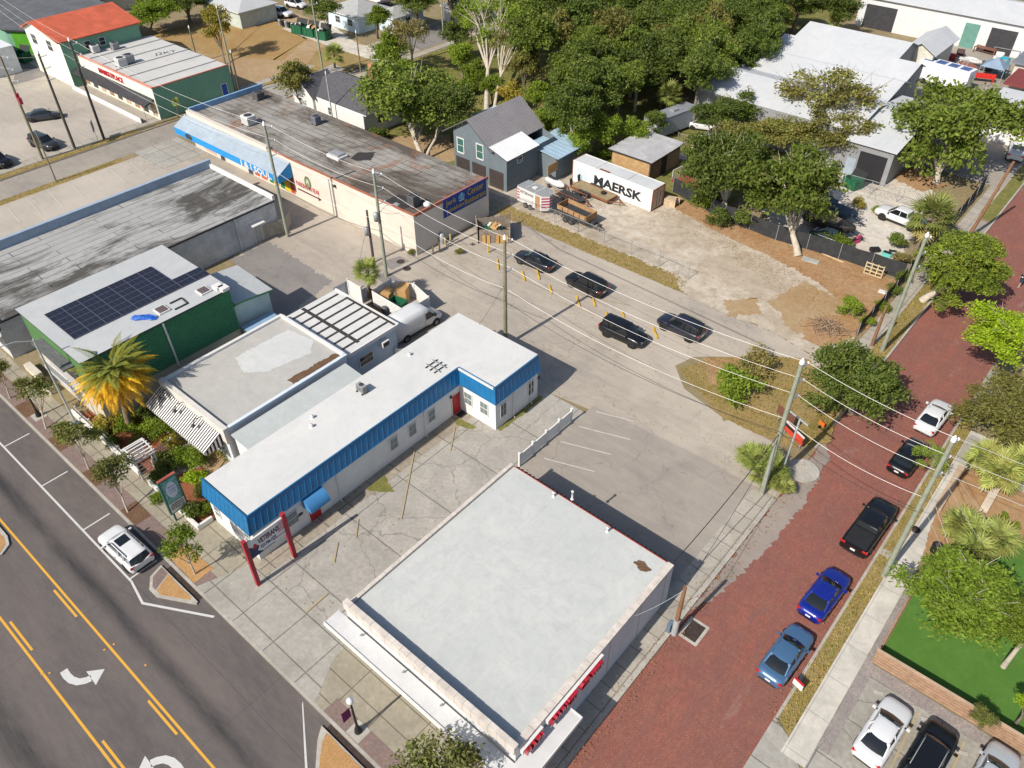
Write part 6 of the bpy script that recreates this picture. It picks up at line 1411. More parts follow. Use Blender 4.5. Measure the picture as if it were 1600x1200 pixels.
b = MB(); b.box(-2.8, 2.8, -.95, .95, .6, .7, M_RUST); obj('deck', b, None, T)
for s in (1, -1): b = MB(); b.box(-2.8, 2.8, s * .97 - .04, s * .97 + .04, 1.15, 1.23, P('maroon_steel', (.22, .05, .05), .7)); b.box(-2.8, 2.8, s * .97 - .03, s * .97 + .03, .7, 1.0, P('maroon_steel', (0, 0, 0))); obj('rail', b, None, T)
b = MB()
for i in range(5): b.box(-2.85, -2.78, -.9 + i * .45 - .02, -.9 + i * .45 + .02, .6, 2.1, M_TRIM)
b.box(-2.85, -2.78, -.92, .92, 2.05, 2.12, M_TRIM); obj('gate', b, None, T); tandem(T, (-.6, .3), 1.1, .36); tongue(T, 2.8, 1.2, .7, .5, M_RUST)
x, y = mid(1085, 290, .8); T.location = (x, y, 0); T.rotation_euler.z = R(-8)
# ------------------------------------------------------------------ utility poles and their wires
M_POLE = P('weathered_pole_wood', (.20, .185, .115), .9, .18, 2); M_POLEG = P('green_grey_pole', (.25, .27, .21), .85, .15, 2); M_POLED = P('dark_pole_wood', (.085, .075, .065), .9, .2, 2)
M_POLER = P('red_brown_pole', (.22, .115, .06), .9, .2, 2); M_POLES = P('silver_pole', (.45, .48, .48), .5, .1, 2, metal=.3); M_WIREW = P('bare_aluminium_wire', (.72, .71, .68), .4, .03); M_WIREB = P('black_cable', (.03, .03, .03), .6, .05); M_INS = P('white_insulator', (.75, .76, .77), .4, .04)
POLE = {}
def pole(key, label, px, py, h, m=M_POLE, r=.17, tr=None, arms=3, can=False, name='utility_pole', cap=True, guard=False, lean=(0, 0)):
    q = at(px, py); T = thing(name, label, 'utility pole', (q.x, q.y, 0)); local(T)
    b = MB(); b.tube([(0, 0, -.05), (lean[0] * .5, lean[1] * .5, h * .5), (lean[0], lean[1], h)], [r, r * .85, tr or r * .68], 10, m); obj('pole', b, None, T)
    if cap: b = MB(); b.lathe([(r * .8, 0), (r * .75, .22), (.03, .45), (0, .46)], (lean[0], lean[1], h - .02), 8, M_INS); obj('cap', b, None, T)
    for i in range(arms):
        z = h - .5 - i * 1.45; b = MB(); b.bar((lean[0], lean[1], z), (lean[0] + .18, lean[1] + .75, z + .08), .07, .07, M_INS); b.lathe([(.05, -.1), (.1, -.05), (.06, 0), (.1, .05), (.05, .1), (0, .1)], (lean[0] + .18, lean[1] + .78, z + .16), 8, M_INS); obj('insulator_arm', b, None, T)
    if can: b = MB(); b.lathe([(.0, 0), (.26, .0), (.26, .85), (.1, .95), (0, .96)], (.1, -.45, h * .58), 12, M_STEEL); b.bar((0, 0, h * .62), (.1, -.3, h * .62), .08, .08, M_STEEL); obj('transformer', b, None, T)
    if guard: b = MB(); b.tube([(.12, -.14, 0), (.12, -.14, 3.2)], .06, 6, M_STEEL); obj('cable_guard', b, None, T)
    POLE[key] = Vector((q.x + lean[0], q.y + lean[1], h)); return T
pole('A', 'mossy utility pole rising out of the palmetto clump at the alley mouth', 1190, 770, 12.9, M_POLEG, .22, guard=True)
pole('B', 'guyed mossy utility pole standing between the brick street verge and the east sidewalk', 1380, 900, 13.3, M_POLEG, .2)
pole('C', 'tall brown utility pole rising behind the wide end of the mansard office', 790, 540, 11.5, M_POLE, .2)
pole('D', 'mossy utility pole at the end of the grey picket fence by the restaurant', 450, 370, 13.1, M_POLEG, .2)
pole('E', 'utility pole with a transformer and lamp beside the white bin pen', 604, 432, 11.8, M_POLEG, .19, can=True)
pole('F', 'dark utility pole in the verge nearest the strip mall sign', 163, 218, 13.2, M_POLED, .19)
pole('G', 'grey dark utility pole in the middle of the side road verge', 117, 232, 12.6, M_POLED, .2)
pole('H', 'weathered utility pole with a red switch beside the half hidden dark car', 67, 249, 13.4, M_POLE, .19)
pole('I', 'short dark service pole leaning beside the bin pen palm', 584, 410, 6.3, M_POLED, .16, arms=0, cap=False, can=True)
pole('J', 'short red brown stub pole with a white base on the brick street corner', 1053, 990, 5.2, M_POLER, .17, arms=0, cap=False, guard=False)
q = at(1053, 990); b = MB(); b.tube([(0, 0, 0), (0, 0, 1.6)], .21, 10, M_POLES); b.box(-.5, -.24, -.25, .25, .0, .9, P('blue_grey_box', (.12, .17, .24), .5)); obj('base_guard', b, None, [o for o in bpy.data.objects if o.get('label', '').startswith('short red brown')][0])
pole('K', 'silver grey utility pole standing by the side sidewalk beside the yellow green cedar', 1378, 548, 12.2, M_POLEG, .2)
pole('L', 'short brown stub pole beside the silver grey utility pole', 1362, 540, 4.6, M_POLER, .17, arms=0, cap=False)
pole('M', 'leaning brown utility pole behind the yellow green cedar', 1512, 372, 9.0, M_POLER, .2, arms=0, lean=(1.0, 1.5), cap=False)
pole('N', 'thin tall steel pole behind the green strip mall wall', 370, 147, 12.6, M_POLEG, .15, arms=2)
pole('O', 'brown pole standing in the bare yard beyond the strip mall', 309, 97, 5.5, M_POLE, .15, arms=0)
pole('P', 'tall green grey pole beside the small fan palm on the side road', 505, 115, 12.5, M_POLEG, .16, arms=2)
pole('Q', 'thin grey pole standing in front of the white house', 522, 200, 7.6, M_POLES, .11, arms=0)
pole('R', 'thin pole beside the vine covered trees', 564, 113, 6.2, M_POLE, .13, arms=0)
pole('S', 'tall green pole at the top of the side road', 693, 58, 8.8, M_POLEG, .16, arms=1)
pole('T', 'bare grey timber pole at the edge of the wood', 1160, 192, 4.6, M_POLES, .16, arms=0, cap=False)
pole('U', 'dark stub pole at the back corner of the strip mall', 376, 150, 6.5, M_POLED, .14, arms=0)
pole('V', 'thin leaning sign pole at the grassy corner of the tan stall lot', 88, 284, 6.8, M_POLE, .1, arms=0, cap=False)
for i, (px, py) in enumerate(((1515, 28), (1538, 30), (1553, 24), (1573, 33), (1585, 27))): pole('Z%d' % i, ('first', 'second', 'middle', 'fourth', 'last')[i] + ' from the left of the thin tan sports field poles at the top edge', px, py, 7.5, P('tan_post', (0, 0, 0)), .12, arms=0, cap=False)

def wire(label, a, b_, sag, r=.018, m=M_WIREW, name='power_line', n=14):
    a, b_ = Vector(a), Vector(b_); pts = []
    for i in range(n + 1): f = i / n; p = a + (b_ - a) * f; p.z -= sag * 4 * f * (1 - f); pts.append(p)
    b = MB(); b.tube(pts, r, 4, m, False); o = obj(name, b, None, None, tuple(a)); return tag(o, label, 'wire', 'overhead wires')
def att(k, lvl, arms=True): p = POLE[k]; return p + Vector((.18, .78, -.34 - lvl * 1.45))
LN = {'A': 'palmetto pole', 'B': 'guyed pole', 'C': 'pole behind the mansard office', 'D': 'picket fence pole', 'E': 'bin pen pole', 'F': 'strip mall pole', 'G': 'middle verge pole', 'H': 'red switch pole'}
for a, c, sag in (('E', 'C', .5), ('C', 'A', .8), ('A', 'B', .3), ('D', 'E', .5)):
    for l, nm in enumerate(('upper', 'middle', 'lower')): wire('%s white power line from the %s to the %s' % (nm, LN[a], LN[c]), att(a, l), att(c, l), sag + l * .1, .017)
    wire('white neutral wire from the %s to the %s' % (LN[a], LN[c]), POLE[a] + Vector((0, .2, -5.2)), POLE[c] + Vector((0, .2, -5.2)), sag + .3, .018)
    wire('black telephone cable from the %s to the %s' % (LN[a], LN[c]), POLE[a] + Vector((0, -.2, -6.2)), POLE[c] + Vector((0, -.2, -6.2)), sag + .4, .025, M_WIREB)
for l, nm in enumerate(('upper', 'middle', 'lower')):
    wire('%s pale wire from the guyed pole out over the fan palms' % nm, att('B', l), POLE['B'] + Vector((42, 7, -.5 - l * 1.4)), .6, .018, M_POLES)
    wire('%s power line from the strip mall pole to the picket fence pole' % nm, att('F', l), att('D', l), 1.0, .016)
    wire('%s power line from the middle verge pole to the red switch pole' % nm, att('G', l), att('H', l), .2, .014)
    wire('%s power line running out of frame from the red switch pole' % nm, att('H', l), POLE['H'] + Vector((-40, -8, -.4 - l * 1.4)), .8, .014)
    wire('%s power line from the strip mall pole past the red roofed house' % nm, att('F', l), POLE['F'] + Vector((-45, 6, -.5 - l * 1.4)), .8, .014)
for i, (ex, ey, z0) in enumerate(((1500, 905, -3.2), (1485, 885, -4.6), (1545, 870, -1.6), (1567, 850, -.6))):
    e = at(ex, ey, .1); wire('%s guy wire running from the guyed pole down into the fan palms' % ('lowest', 'second lowest', 'second highest', 'highest')[i], POLE['B'] + Vector((.1, 0, z0 - 1)), e, 0, .014, M_WIREW, 'guy_wire')
e = at(1022, 908, 4.0)
wire('black service drop from the palmetto pole to the back corner of the shop building', POLE['A'] + Vector((0, 0, -6.4)), (-12.2, 29.8, 3.9), .5, .03, M_WIREB)
wire('thin service wire from the palmetto pole to the red brown stub pole', POLE['A'] + Vector((0, 0, -7.0)), POLE['J'] + Vector((0, 0, -.2)), .4, .016, M_WIREB)
wire('thin wire from the red brown stub pole to the shop building wall', POLE['J'] + Vector((0, 0, -.3)), (-12.0, 25.5, 3.5), .2, .014, M_POLES)
wire('guy wire from the short dark service pole to the alley paving', POLE['I'] + Vector((0, 0, -1.2)), at(560, 415, 0), 0, .014, M_WIREB, 'guy_wire')
wire('service wire from the bin pen pole to the restaurant wall', POLE['E'] + Vector((0, 0, -4)), (-58.5, 49.7, 4.6), .3, .016, M_WIREB)
wire('service wire from the pole behind the mansard office to its roof edge', POLE['C'] + Vector((0, 0, -4.5)), (-38.4, 40.2, 4.6), .1, .014, M_WIREB)
# street lamp on the bin pen pole and red switch
T = [o for o in bpy.data.objects if o.get('label', '').startswith('utility pole with a transformer')][0]
b = MB(); b.tube([(0, 0, 7.4), (.6, .5, 8.3), (1.5, 1.0, 8.6)], .035, 6, M_STEEL); b.box(1.4, 1.95, .9, 1.2, 8.52, 8.68, M_STEEL); obj('lamp_arm', b, None, T)
T = [o for o in bpy.data.objects if o.get('label', '').startswith('weathered utility pole with a red')][0]
b = MB(); b.box(.2, .45, -.2, .2, 8.0, 8.9, P('switch_red', (.4, .05, .08), .5)); b.box(.5, .8, -.2, .2, 7.6, 8.4, P('switch_red', (0, 0, 0))); obj('switch', b, None, T)

# ------------------------------------------------------------------ lamps and small street furniture
q = at(120, 665); T = thing('street_lamp', 'tall slim silver street lamp by the main road sidewalk below the yellow date palm', 'street lamp', (q.x, q.y, 0)); local(T)
b = MB(); b.tube([(0, 0, 0), (0, 0, 9.2)], [.11, .07], 8, M_POLES); obj('pole', b, None, T); b = MB(); b.tube([(0, 0, 9.0), (-.2, -1.2, 9.5), (-.4, -2.6, 9.6)], .04, 6, M_POLES); b.box(-.55, -.25, -3.2, -2.5, 9.52, 9.68, M_POLES); obj('lamp_arm', b, None, T); b = MB(); b.box(-.25, .25, -.25, .25, 0, .35, P('blue_grey_box', (0, 0, 0))); obj('base', b, None, T)
def lamp_post(label, px, py, ban):
    q = at(px, py); T = thing('lamp_post', label, 'street lamp', (q.x, q.y, 0)); local(T)
    b = MB(); b.lathe([(.24, 0), (.22, .25), (.12, .6), (.075, .9), (.065, 3.3), (.1, 3.4), (0, 3.42)], (0, 0, 0), 12, M_BLKP); obj('pole', b, None, T)
    b = MB(); b.lathe([(.1, 0), (.2, .15), (.22, .35), (.12, .5), (0, .55)], (0, 0, 3.4), 12, gloss('lamp_globe', (.6, .62, .63), .25, .2)); obj('globe', b, None, T)
    b = MB(); b.box(-.55, .55, -.5, .5, 0, .03, M_KERB); obj('base', b, None, T)
    if ban: b = MB(); b.bar((0, 0, 3.0), (-.1, -.7, 3.0), .03, .03, M_BLKP); b.box(-.1, -.08, -.68, -.12, 2.0, 2.98, P('purple_banner', (.16, .02, .10), .8)); obj('banner', b, None, T)
lamp_post('black lamp post with a glass globe and purple banner on the brick paver strip', 560, 1143, True)
lamp_post('black lamp post half hidden behind a street tree at the left edge', 61, 650, False)
# veterans sign
PA, PBp = at(405, 914), at(460, 869); xs_ = (PA.x + PBp.x) / 2
T = thing('veterans_sign', 'white flag patterned board lettered VETERANS between two red posts', 'sign', (xs_, (PA.y + PBp.y) / 2, 0))
M_RPOST = P('red_post_paint', (.33, .025, .04), .5, .1)
for p, nm in ((PA, 0), (PBp, 1)): part('post', T, M_RPOST, P_box(xs_ - .14, xs_ + .14, p.y - .14, p.y + .14, 0, 4.75))
y0, y1 = PA.y + .16, PBp.y - .16
M_NAVY = P('sign_navy', (.02, .04, .10), .6)
part('board', T, M_TRIM, P_box(xs_ - .06, xs_ + .06, y0, y1, 2.75, 4.45))
X = xs_ + .065; W_ = y1 - y0
part('navy_corner', T, M_NAVY, lambda b: b.add([(X, y0, 2.76), (X, y0 + 1.0, 2.76), (X, y0 + .6, 3.1), (X, y0 + .35, 3.6), (X, y0, 3.95)], [(0, 1, 2, 3, 4)]))
for i in range(5): part('red_stripe', T, M_SIGNR, P_box(xs_ + .06, X, y1 - .5 + i * .03, y1, 3.45 + i * .18, 3.53 + i * .18))
part('underline', T, M_NAVY, P_box(xs_ + .06, X, y0 + 1.0, y1 - .9, 2.8, 2.87)); part('red_stripe', T, M_SIGNR, P_box(xs_ + .06, X, y1 - 1.0, y1, 3.05, 3.11))
b = MB(); put_text(b, 'VETERANS', (X + .005, y0 + .72, 3.62), (0, 1, 0), (0, 0, 1), .5, W_ * .6, .01, P('dark_sign_lettering', (.10, .02, .035), .6), bold=.03); put_text(b, '727-748-1575', (X + .005, y0 + .8, 3.12), (0, 1, 0), (0, 0, 1), .3, W_ * .45, .01, M_NAVY, bold=.02); obj('lettering', b, None, T)
b = MB(); yc = y0 + .45; b.poly([(X + .006, yc + .27 * math.cos(2 * PI * k / 14), 3.5 + .27 * math.sin(2 * PI * k / 14)) for k in range(14)], M_NAVY); b.poly([(X + .012, yc - .25, 3.55), (X + .012, yc + .25, 3.55), (X + .012, yc, 4.0)], M_SIGNR); obj('emblem', b, None, T)
# cafe sign
XC = at(272, 800, .9).x
ya, za_ = ax(268, 801, XC); yb, _ = ax(292, 790, XC); _, zt2 = ax(246, 757, XC)
T = thing('cafe_sign', 'green framed cafe sign with an oval picture above a white changeable letter board', 'sign', (XC, ya, 0))
part('frame', T, P('sign_green', (.02, .10, .07), .5), P_box(XC - .16, XC + .14, ya - .12, yb + .12, za_ - .1, zt2 + .1)); zm = za_ + (zt2 - za_) * .32
part('letter_board', T, M_TRIM, P_box(XC + .14, XC + .16, ya, yb, za_, zm - .06)); part('picture', T, P('sign_teal', (.16, .34, .32), .6, .5, 4), P_box(XC + .14, XC + .158, ya, yb, zm, zt2)); part('top_panel', T, P('sign_rust', (.32, .08, .06), .6), P_box(XC - .14, XC + .1, ya - .1, yb + .1, zt2 + .1, zt2 + .16))
b = MB(); w2, cz = (yb - ya) / 2, (zm + zt2) / 2
b.poly([(XC + .165, (ya + yb) / 2 + w2 * .68 * math.cos(2 * PI * k / 20), cz + .05 + (zt2 - zm) * .36 * math.sin(2 * PI * k / 20)) for k in range(20)], P('sign_pale_oval', (.55, .62, .72), .6)); obj('oval', b, None, T)
b = MB()
for i, t_ in enumerate(('TEA ROOM', 'GARDEN', 'CAFE')): put_text(b, t_, (XC + .17, ya + w2 * .6, cz + .28 - i * .28), (0, 1, 0), (0, 0, 1), .16, w2 * .85, .008, P('sign_ink', (.10, .12, .22), .6))
for i, t_ in enumerate(('CELEBRATE', 'MOM WITH', 'BRUNCH US')): put_text(b, t_, (XC + .17, ya + .08, zm - .3 - i * .2), (0, 1, 0), (0, 0, 1), .14, (yb - ya) * .85, .008, M_BLKP, bold=.02)
obj('lettering', b, None, T)
for y in (ya + .1, yb - .1): part('post', T, P('sign_green', (0, 0, 0)), P_box(XC - .06, XC + .06, y - .06, y + .06, 0, za_ - .1))
# arbor, walkway fences, low wall of the cafe garden
q = at(228, 733); T = thing('garden_arbor', 'white slatted garden arbor over the cafe gate', 'arbor', (q.x, q.y, 0)); local(T)
b = MB(); W2, D2, Hh = .95, .75, 2.3
for s in (1, -1):
    for t_ in (1, -1): b.box(s * D2 - .05, s * D2 + .05, t_ * W2 - .05, t_ * W2 + .05, 0, 2.0, M_TRIM)
    for k in range(5): b.box(-D2, D2, s * W2 - .02, s * W2 + .02, .3 + k * .38, .36 + k * .38, M_TRIM)
obj('side_trellis', b, None, T)
b = MB()
for k in range(9):
    a = PI * k / 8; b.box(-D2 - .15, D2 + .15, -W2 * math.cos(a) - .06, -W2 * math.cos(a) + .06, 2.0 + .5 * math.sin(a) - .03, 2.0 + .5 * math.sin(a) + .03, M_TRIM)
for s in (1, -1):
    for k in range(8): a, a2 = PI * k / 8, PI * (k + 1) / 8; b.bar((s * D2, -W2 * math.cos(a), 2 + .5 * math.sin(a)), (s * D2, -W2 * math.cos(a2), 2 + .5 * math.sin(a2)), .08, .08, M_TRIM)
obj('arched_top', b, None, T); T.rotation_euler.z = PI / 2
def picket(name, label, pts, h=.95, step=.16, m=M_TRIM, pw=.08, gap=True, cat='fence', rails=True, posts=True, z0=.05):
    T = thing(name, label, cat, (pts[0][0], pts[0][1], 0)); b = MB(); rl = MB(); ps = MB()
    for i in range(len(pts) - 1):
        a, c = Vector((*pts[i][:2], 0)), Vector((*pts[i + 1][:2], 0)); L = (c - a).length; n = max(1, int(L / step)); d = (c - a) / L
        for k in range(n + 1): p = a + d * (L * k / n); b.obox(p + Vector((0, 0, (h + z0) / 2)), d * pw / 2, Vector((-d.y, d.x, 0)) * .012, (0, 0, (h - z0) / 2), m)
        if rails:
            nn = Vector((-d.y, d.x, 0)) * .035
            for z in (h * .25, h * .8): rl.bar(a + nn + Vector((0, 0, z)), c + nn + Vector((0, 0, z)), .03, .07, m)
        if posts:
            m_ = max(1, int(L / 2.0))
            for k in range(m_ + 1): p = a + d * (L * k / m_) + Vector((-d.y, d.x, 0)) * .07; ps.box(p.x - .05, p.x + .05, p.y - .05, p.y + .05, 0, h + .08, m)
    obj('pickets', b, None, T)
    if rails: obj('rail', rl, None, T)
    if posts: obj('post', ps, None, T)
    return T
picket('picket_fence', 'white picket fence on the far side of the cafe garden path', [at(240, 718)[:2], at(272, 698)[:2]]); picket('picket_fence', 'white picket fence on the near side of the cafe garden path', [at(243, 733)[:2], at(301, 704)[:2]])
b = MB(); b.prism(rect(-60.5, -49.6, 12.75, 12.95), 0, .55, M_TRIM); b.prism(rect(-48.2, -41.3, 12.75, 12.95), 0, .5, M_TRIM); b.prism(rect(-41.5, -41.3, 12.95, 14.0), 0, .45, M_TRIM); simple('garden_wall', 'low white wall along the sidewalk in front of the cafe garden', 'wall', b)
picket('garden_railing', 'white railing on the low garden wall below the date palm', [(-60.2, 13.05), (-50.6, 13.05)], .85, .3, M_TRIM, .05)
for i, (px, py) in enumerate(((283, 672), (292, 688))):
    q = at(px, py); b = MB(); b.box(-.09, .09, -.09, .09, 0, 2.3, M_TRIM); b.box(-.13, .13, -.13, .13, 2.3, 2.4, M_TRIM); simple('awning_post', ('white post under the striped awning, farther of two', 'white post under the striped awning, nearer of two')[i], 'post', b, (q.x, q.y + .3, 0))
for i, (x, y) in enumerate(((-68.4, 13.2), (-65.5, 12.9))):
    b = MB(); b.box(-1.2, 1.2, -.3, .3, 0, .6, P('cream_block', (.55, .5, .42), .8)); simple('planter_block', ('cream masonry block on the sidewalk at the green building corner', 'cream masonry block nearer the street lamp by the green building')[i], 'planter', b, (x, y, 0), R(8 * i))
# ------------------------------------------------------------------ fences
T = thing('vinyl_fence', 'low white vinyl fence of four panels between the two parking courts', 'fence', (-27.55, 36, 0))
ys_ = (32.95, 34.6, 36.3, 38.0, 39.7)
for i in range(4): part('panel', T, M_WHT, P_box(-27.58, -27.53, ys_[i] + .07, ys_[i + 1] - .07, .15, 1.25), P_box(-27.6, -27.51, ys_[i] + .06, ys_[i + 1] - .06, 1.25, 1.33))
for y in ys_: part('post', T, M_TRIM, P_box(-27.62, -27.48, y - .07, y + .07, 0, 1.5), P_box(-27.66, -27.44, y - .1, y + .1, 1.5, 1.56))
def chain(label, pts, h=1.7, name='chain_link_fence', mesh=.32):
    T = thing(name, label, 'fence', (pts[0][0], pts[0][1], 0)); m_, rl = MB(), MB()
    for i in range(len(pts) - 1):
        a, c = Vector((*pts[i][:2], 0)), Vector((*pts[i + 1][:2], 0)); L = (c - a).length; d = (c - a) / L; n = max(1, int(L / 3))
        for k in range(n + 1): p = a + d * L * k / n; pp = MB(); pp.tube([p, p + Vector((0, 0, h + .08))], .035, 6, M_STEEL); obj('post', pp, None, T)
        rl.tube([a + Vector((0, 0, h)), c + Vector((0, 0, h))], .025, 5, M_STEEL)
        k = 0
        while k * mesh < L + h:
            for s in (0, 1):
                t0, t1 = k * mesh - h, k * mesh; z0, z1 = (0, h) if s == 0 else (h, 0)
                if t1 > L: f = (L - t0) / h; z1 = z0 + (z1 - z0) * f; t1 = L
                if t0 < 0: f = -t0 / h; z0 = z0 + (z1 - z0) * min(1, f) if t1 > 0 else z0; t0 = 0
                if t1 > t0: m_.tube([a + d * t0 + Vector((0, 0, z0)), a + d * t1 + Vector((0, 0, z1))], .006, 3, M_STEEL, False)
            k += 1
    obj('mesh', m_, None, T); obj('rail', rl, None, T); return T
chain('leaning chain link fence along the dry grass strip in front of the trailers', [(-56, 64.9), (-46, 65.2), (-31.4, 65.0)])
chain('short chain link fence beside the caravan', [at(1058, 225)[:2], at(1090, 236)[:2]], 1.6)
def screen(label, pts, h=1.9):
    T = thing('screened_fence', label, 'fence', (pts[0][0], pts[0][1], 0)); M_SCR = P('black_fence_screen', (.035, .037, .04), .85, .25, 1.5)
    for i in range(len(pts) - 1):
        a, c = Vector((*pts[i][:2], 0)), Vector((*pts[i + 1][:2], 0)); L = (c - a).length; d = (c - a) / L; n = max(1, int(L / 3)); nn = Vector((-d.y, d.x, 0))
        b = MB(); V = []
        for k in range(n * 4 + 1): p = a + d * L * k / (n * 4) + nn * .05 * math.sin(k * 1.7); V.append(p)
        k_ = len(V); b.add([v + Vector((0, 0, .05)) for v in V] + [v + Vector((0, 0, h + .04 * math.sin(j * 2.1))) for j, v in enumerate(V)], [(j, j + 1, k_ + j + 1, k_ + j) for j in range(k_ - 1)], M_SCR); obj('screen', b, None, T)
        for k in range(n + 1): p = a + d * L * k / n - nn * .06; pp = MB(); pp.tube([p, p + Vector((0, 0, h + .1))], .035, 6, M_STEEL); obj('post', pp, None, T)
    return T
screen('black screened fence between the orange soil and the shell yard', [(-43, 80.7), (-34.7, 78.6), (-28, 78.3), (-21, 79.1), (-14.2, 79.6)])
screen('overgrown black screened fence along the side sidewalk beside the dirt lot', [(-14.0, 66.8), (-14.0, 79.5)], 1.6); screen('long black screened fence beside the side sidewalk beyond the dirt lot', [(-14.0, 79.8), (-14.0, 106)], 1.8)
chain('chain link fence behind the white work pickup', [(-30.8, 95.5), (-14.4, 96.3)], 1.8)
q = at(1362, 432); b = MB()
for i in range(4): b.box(-.9, .9, -.03, .03, .1 + i * .42, .2 + i * .42, P('raw_pallet_wood', (.55, .44, .27), .8, .15))
for x in (-.9, -.3, .3, .9): b.box(x - .05, x + .05, .03, .12, .05, 1.5, P('raw_pallet_wood', (0, 0, 0)))
simple('pallet_frame', 'pale timber pallet frame leaning on the black screened fence', 'pallet', b, (q.x, q.y, 0), R(3))
picket('plank_fence', 'weathered grey plank fence running up to the mossy pole by the restaurant', [at(343, 400)[:2], at(450, 362)[:2], at(455, 352)[:2]], 1.75, .26, P('weathered_plank', (.42, .38, .31), .85, .25, 2), .2)
T = thing('timber_fence', 'slatted brown timber fence along the edge of the artificial lawn', 'fence', (.3, 34.6, 0))
M_CEDAR = P('cedar_boards', (.34, .215, .14), .7, .22, 2.5)
b = MB(); M_GAPDARK = P('dark_gap_backing', (.24, .14, .085), .75, .2, 2.5)
for i in range(5): b.box(.25, 22, 34.53, 34.58, .1 + i * .262, .29 + i * .262, M_CEDAR)
b.box(.25, 22, 34.6, 34.62, .08, 1.4, M_GAPDARK)  # dark backing sheet added behind the slats, standing in for shade in gaps
obj('boards', b, None, T); b = MB(); b.box(.2, 22, 34.5, 34.68, 1.42, 1.47, P('pale_cedar_cap', (.42, .31, .22), .7, .15)); obj('cap', b, None, T)
for i in range(10): part('post', T, M_CEDAR, P_box(.3 + i * 2.4, .42 + i * 2.4, 34.6, 34.72, 0, 1.42))
b = MB(); b.box(.3, .42, 34.75, 41.5, 0, .35, M_CEDAR); simple('timber_edging', 'low timber edging between the gravel strip and the artificial lawn', 'edging', b)
b = MB(); a, c = at(1462, 800), at(1500, 735); b.bar((a.x, a.y, .25), (c.x, c.y, .25), .5, .5, P('tan_planter_wall', (.42, .31, .22), .85, .12)); simple('planter_wall', 'low tan planter wall beside the east sidewalk below the fan palm', 'wall', b)
b = MB(); a, c = at(1535, 800), at(1552, 770); b.bar((a.x, a.y, .3), (c.x, c.y, .3), .55, .6, P('pale_concrete_bench', (.55, .47, .38), .85, .12)); simple('concrete_bench', 'pale concrete bench on the orange mulch between the palms', 'bench', b)
b = MB(); a, c = at(1520, 660), at(1535, 630); b.bar((a.x, a.y, .35), (c.x, c.y, .35), .25, .7, M_KERB); simple('driveway_wall', 'short pale wall at the edge of the dry verge beyond the white sedan', 'wall', b)
# ------------------------------------------------------------------ bin pens and bins
M_BIN = P('dark_green_bin', (.02, .12, .06), .5, .2, 2); M_CARD = P('cardboard', (.45, .27, .11), .85, .12, 2)
def dumpster(label, loc, rz, sx=1.9, sy=1.5, h=1.25, m=M_BIN, fill=None, lid=False):
    T = thing('dumpster', label, 'dumpster', loc, rz); local(T)
    b = MB(); t_ = .06; b.prism(rect(-sx / 2, sx / 2, -sy / 2, sy / 2), .1, .2, m, None, True)
    for x0, x1, y0, y1 in ((-sx / 2, sx / 2, -sy / 2, -sy / 2 + t_), (-sx / 2, sx / 2, sy / 2 - t_, sy / 2), (-sx / 2, -sx / 2 + t_, -sy / 2 + t_, sy / 2 - t_), (sx / 2 - t_, sx / 2, -sy / 2 + t_, sy / 2 - t_)): b.box(x0, x1, y0, y1, .2, h, m)
    for i in range(4): b.box(-sx / 2 + .2 + i * (sx - .5) / 3, -sx / 2 + .3 + i * (sx - .5) / 3, -sy / 2 - .05, -sy / 2, .2, h, m)
    obj('body', b, None, T)
    if fill: b = MB(); rnd = random.Random(len(label)); [b.obox((rnd.uniform(-sx * .35, sx * .35), rnd.uniform(-sy * .35, sy * .35), h - .15 + rnd.uniform(0, .2)), (rnd.uniform(.15, .4), rnd.uniform(-.2, .2), .1), (-.1, rnd.uniform(.15, .3), .05), (0, .05, .12), fill if k % 3 else M_TRIM) for k in range(9)]; b.box(-sx / 2 + .07, sx / 2 - .07, -sy / 2 + .07, sy / 2 - .07, .5, h - .25, M_BLKP); obj('rubbish', b, None, T)
    if lid: b = MB(); b.obox((0, sy / 2 + .15, h + .35), (sx / 2, 0, 0), (0, .22, .38), (0, .02, -.01), M_BLKP); obj('lid', b, None, T)
    b = MB()
    for s in (1, -1): b.box(s * sx / 2 - .0 if s > 0 else -sx / 2 - .1, sx / 2 + .1 if s > 0 else -sx / 2, -.3, .3, .7, .85, m)
    obj('lifting_pocket', b, None, T); return T
def P2(px, py, z=0): q = at(px, py, z); return (q.x, q.y, 0)
pts = [at(582, 462), at(600, 440), at(642, 462), at(643, 492), at(625, 497)]
c0 = at(584, 478); fx0, fy0 = at(582, 487)[:2]; fx1, fy1 = at(641, 492)[:2]
def vinyl(label, pts, h=1.8, name='vinyl_fence', m=M_WHT):
    T = thing(name, label, 'fence', (pts[0][0], pts[0][1], 0))
    for i in range(len(pts) - 1):
        a, c = Vector((*pts[i][:2], 0)), Vector((*pts[i + 1][:2], 0)); d = (c - a).normalized(); L = (c - a).length; b = MB()
        b.bar(a + d * .06 + Vector((0, 0, h / 2)), c - d * .06 + Vector((0, 0, h / 2)), .05, h - .1, m); n = int(L / .2); nn = Vector((-d.y, d.x, 0)) * .028
        for k in range(n): p = a + d * (.1 + L * k / max(1, n)); b.obox(p + Vector((0, 0, h / 2)) + nn, d * .008, nn * .3, (0, 0, h / 2 - .08), M_STEEL); b.obox(p + Vector((0, 0, h / 2)) - nn, d * .008, nn * .3, (0, 0, h / 2 - .08), M_STEEL)
        obj('panel', b, None, T)
    for p in pts: part('post', T, M_TRIM, P_box(p[0] - .07, p[0] + .07, p[1] - .07, p[1] + .07, 0, h + .08))
    return T
BX0, BX1, BY0, BY1 = -50.2, -46.0, 38.4, 43.0
pa, pb_, pc, pd = at(584, 478), at(641, 503), at(643, 497), at(608, 457)
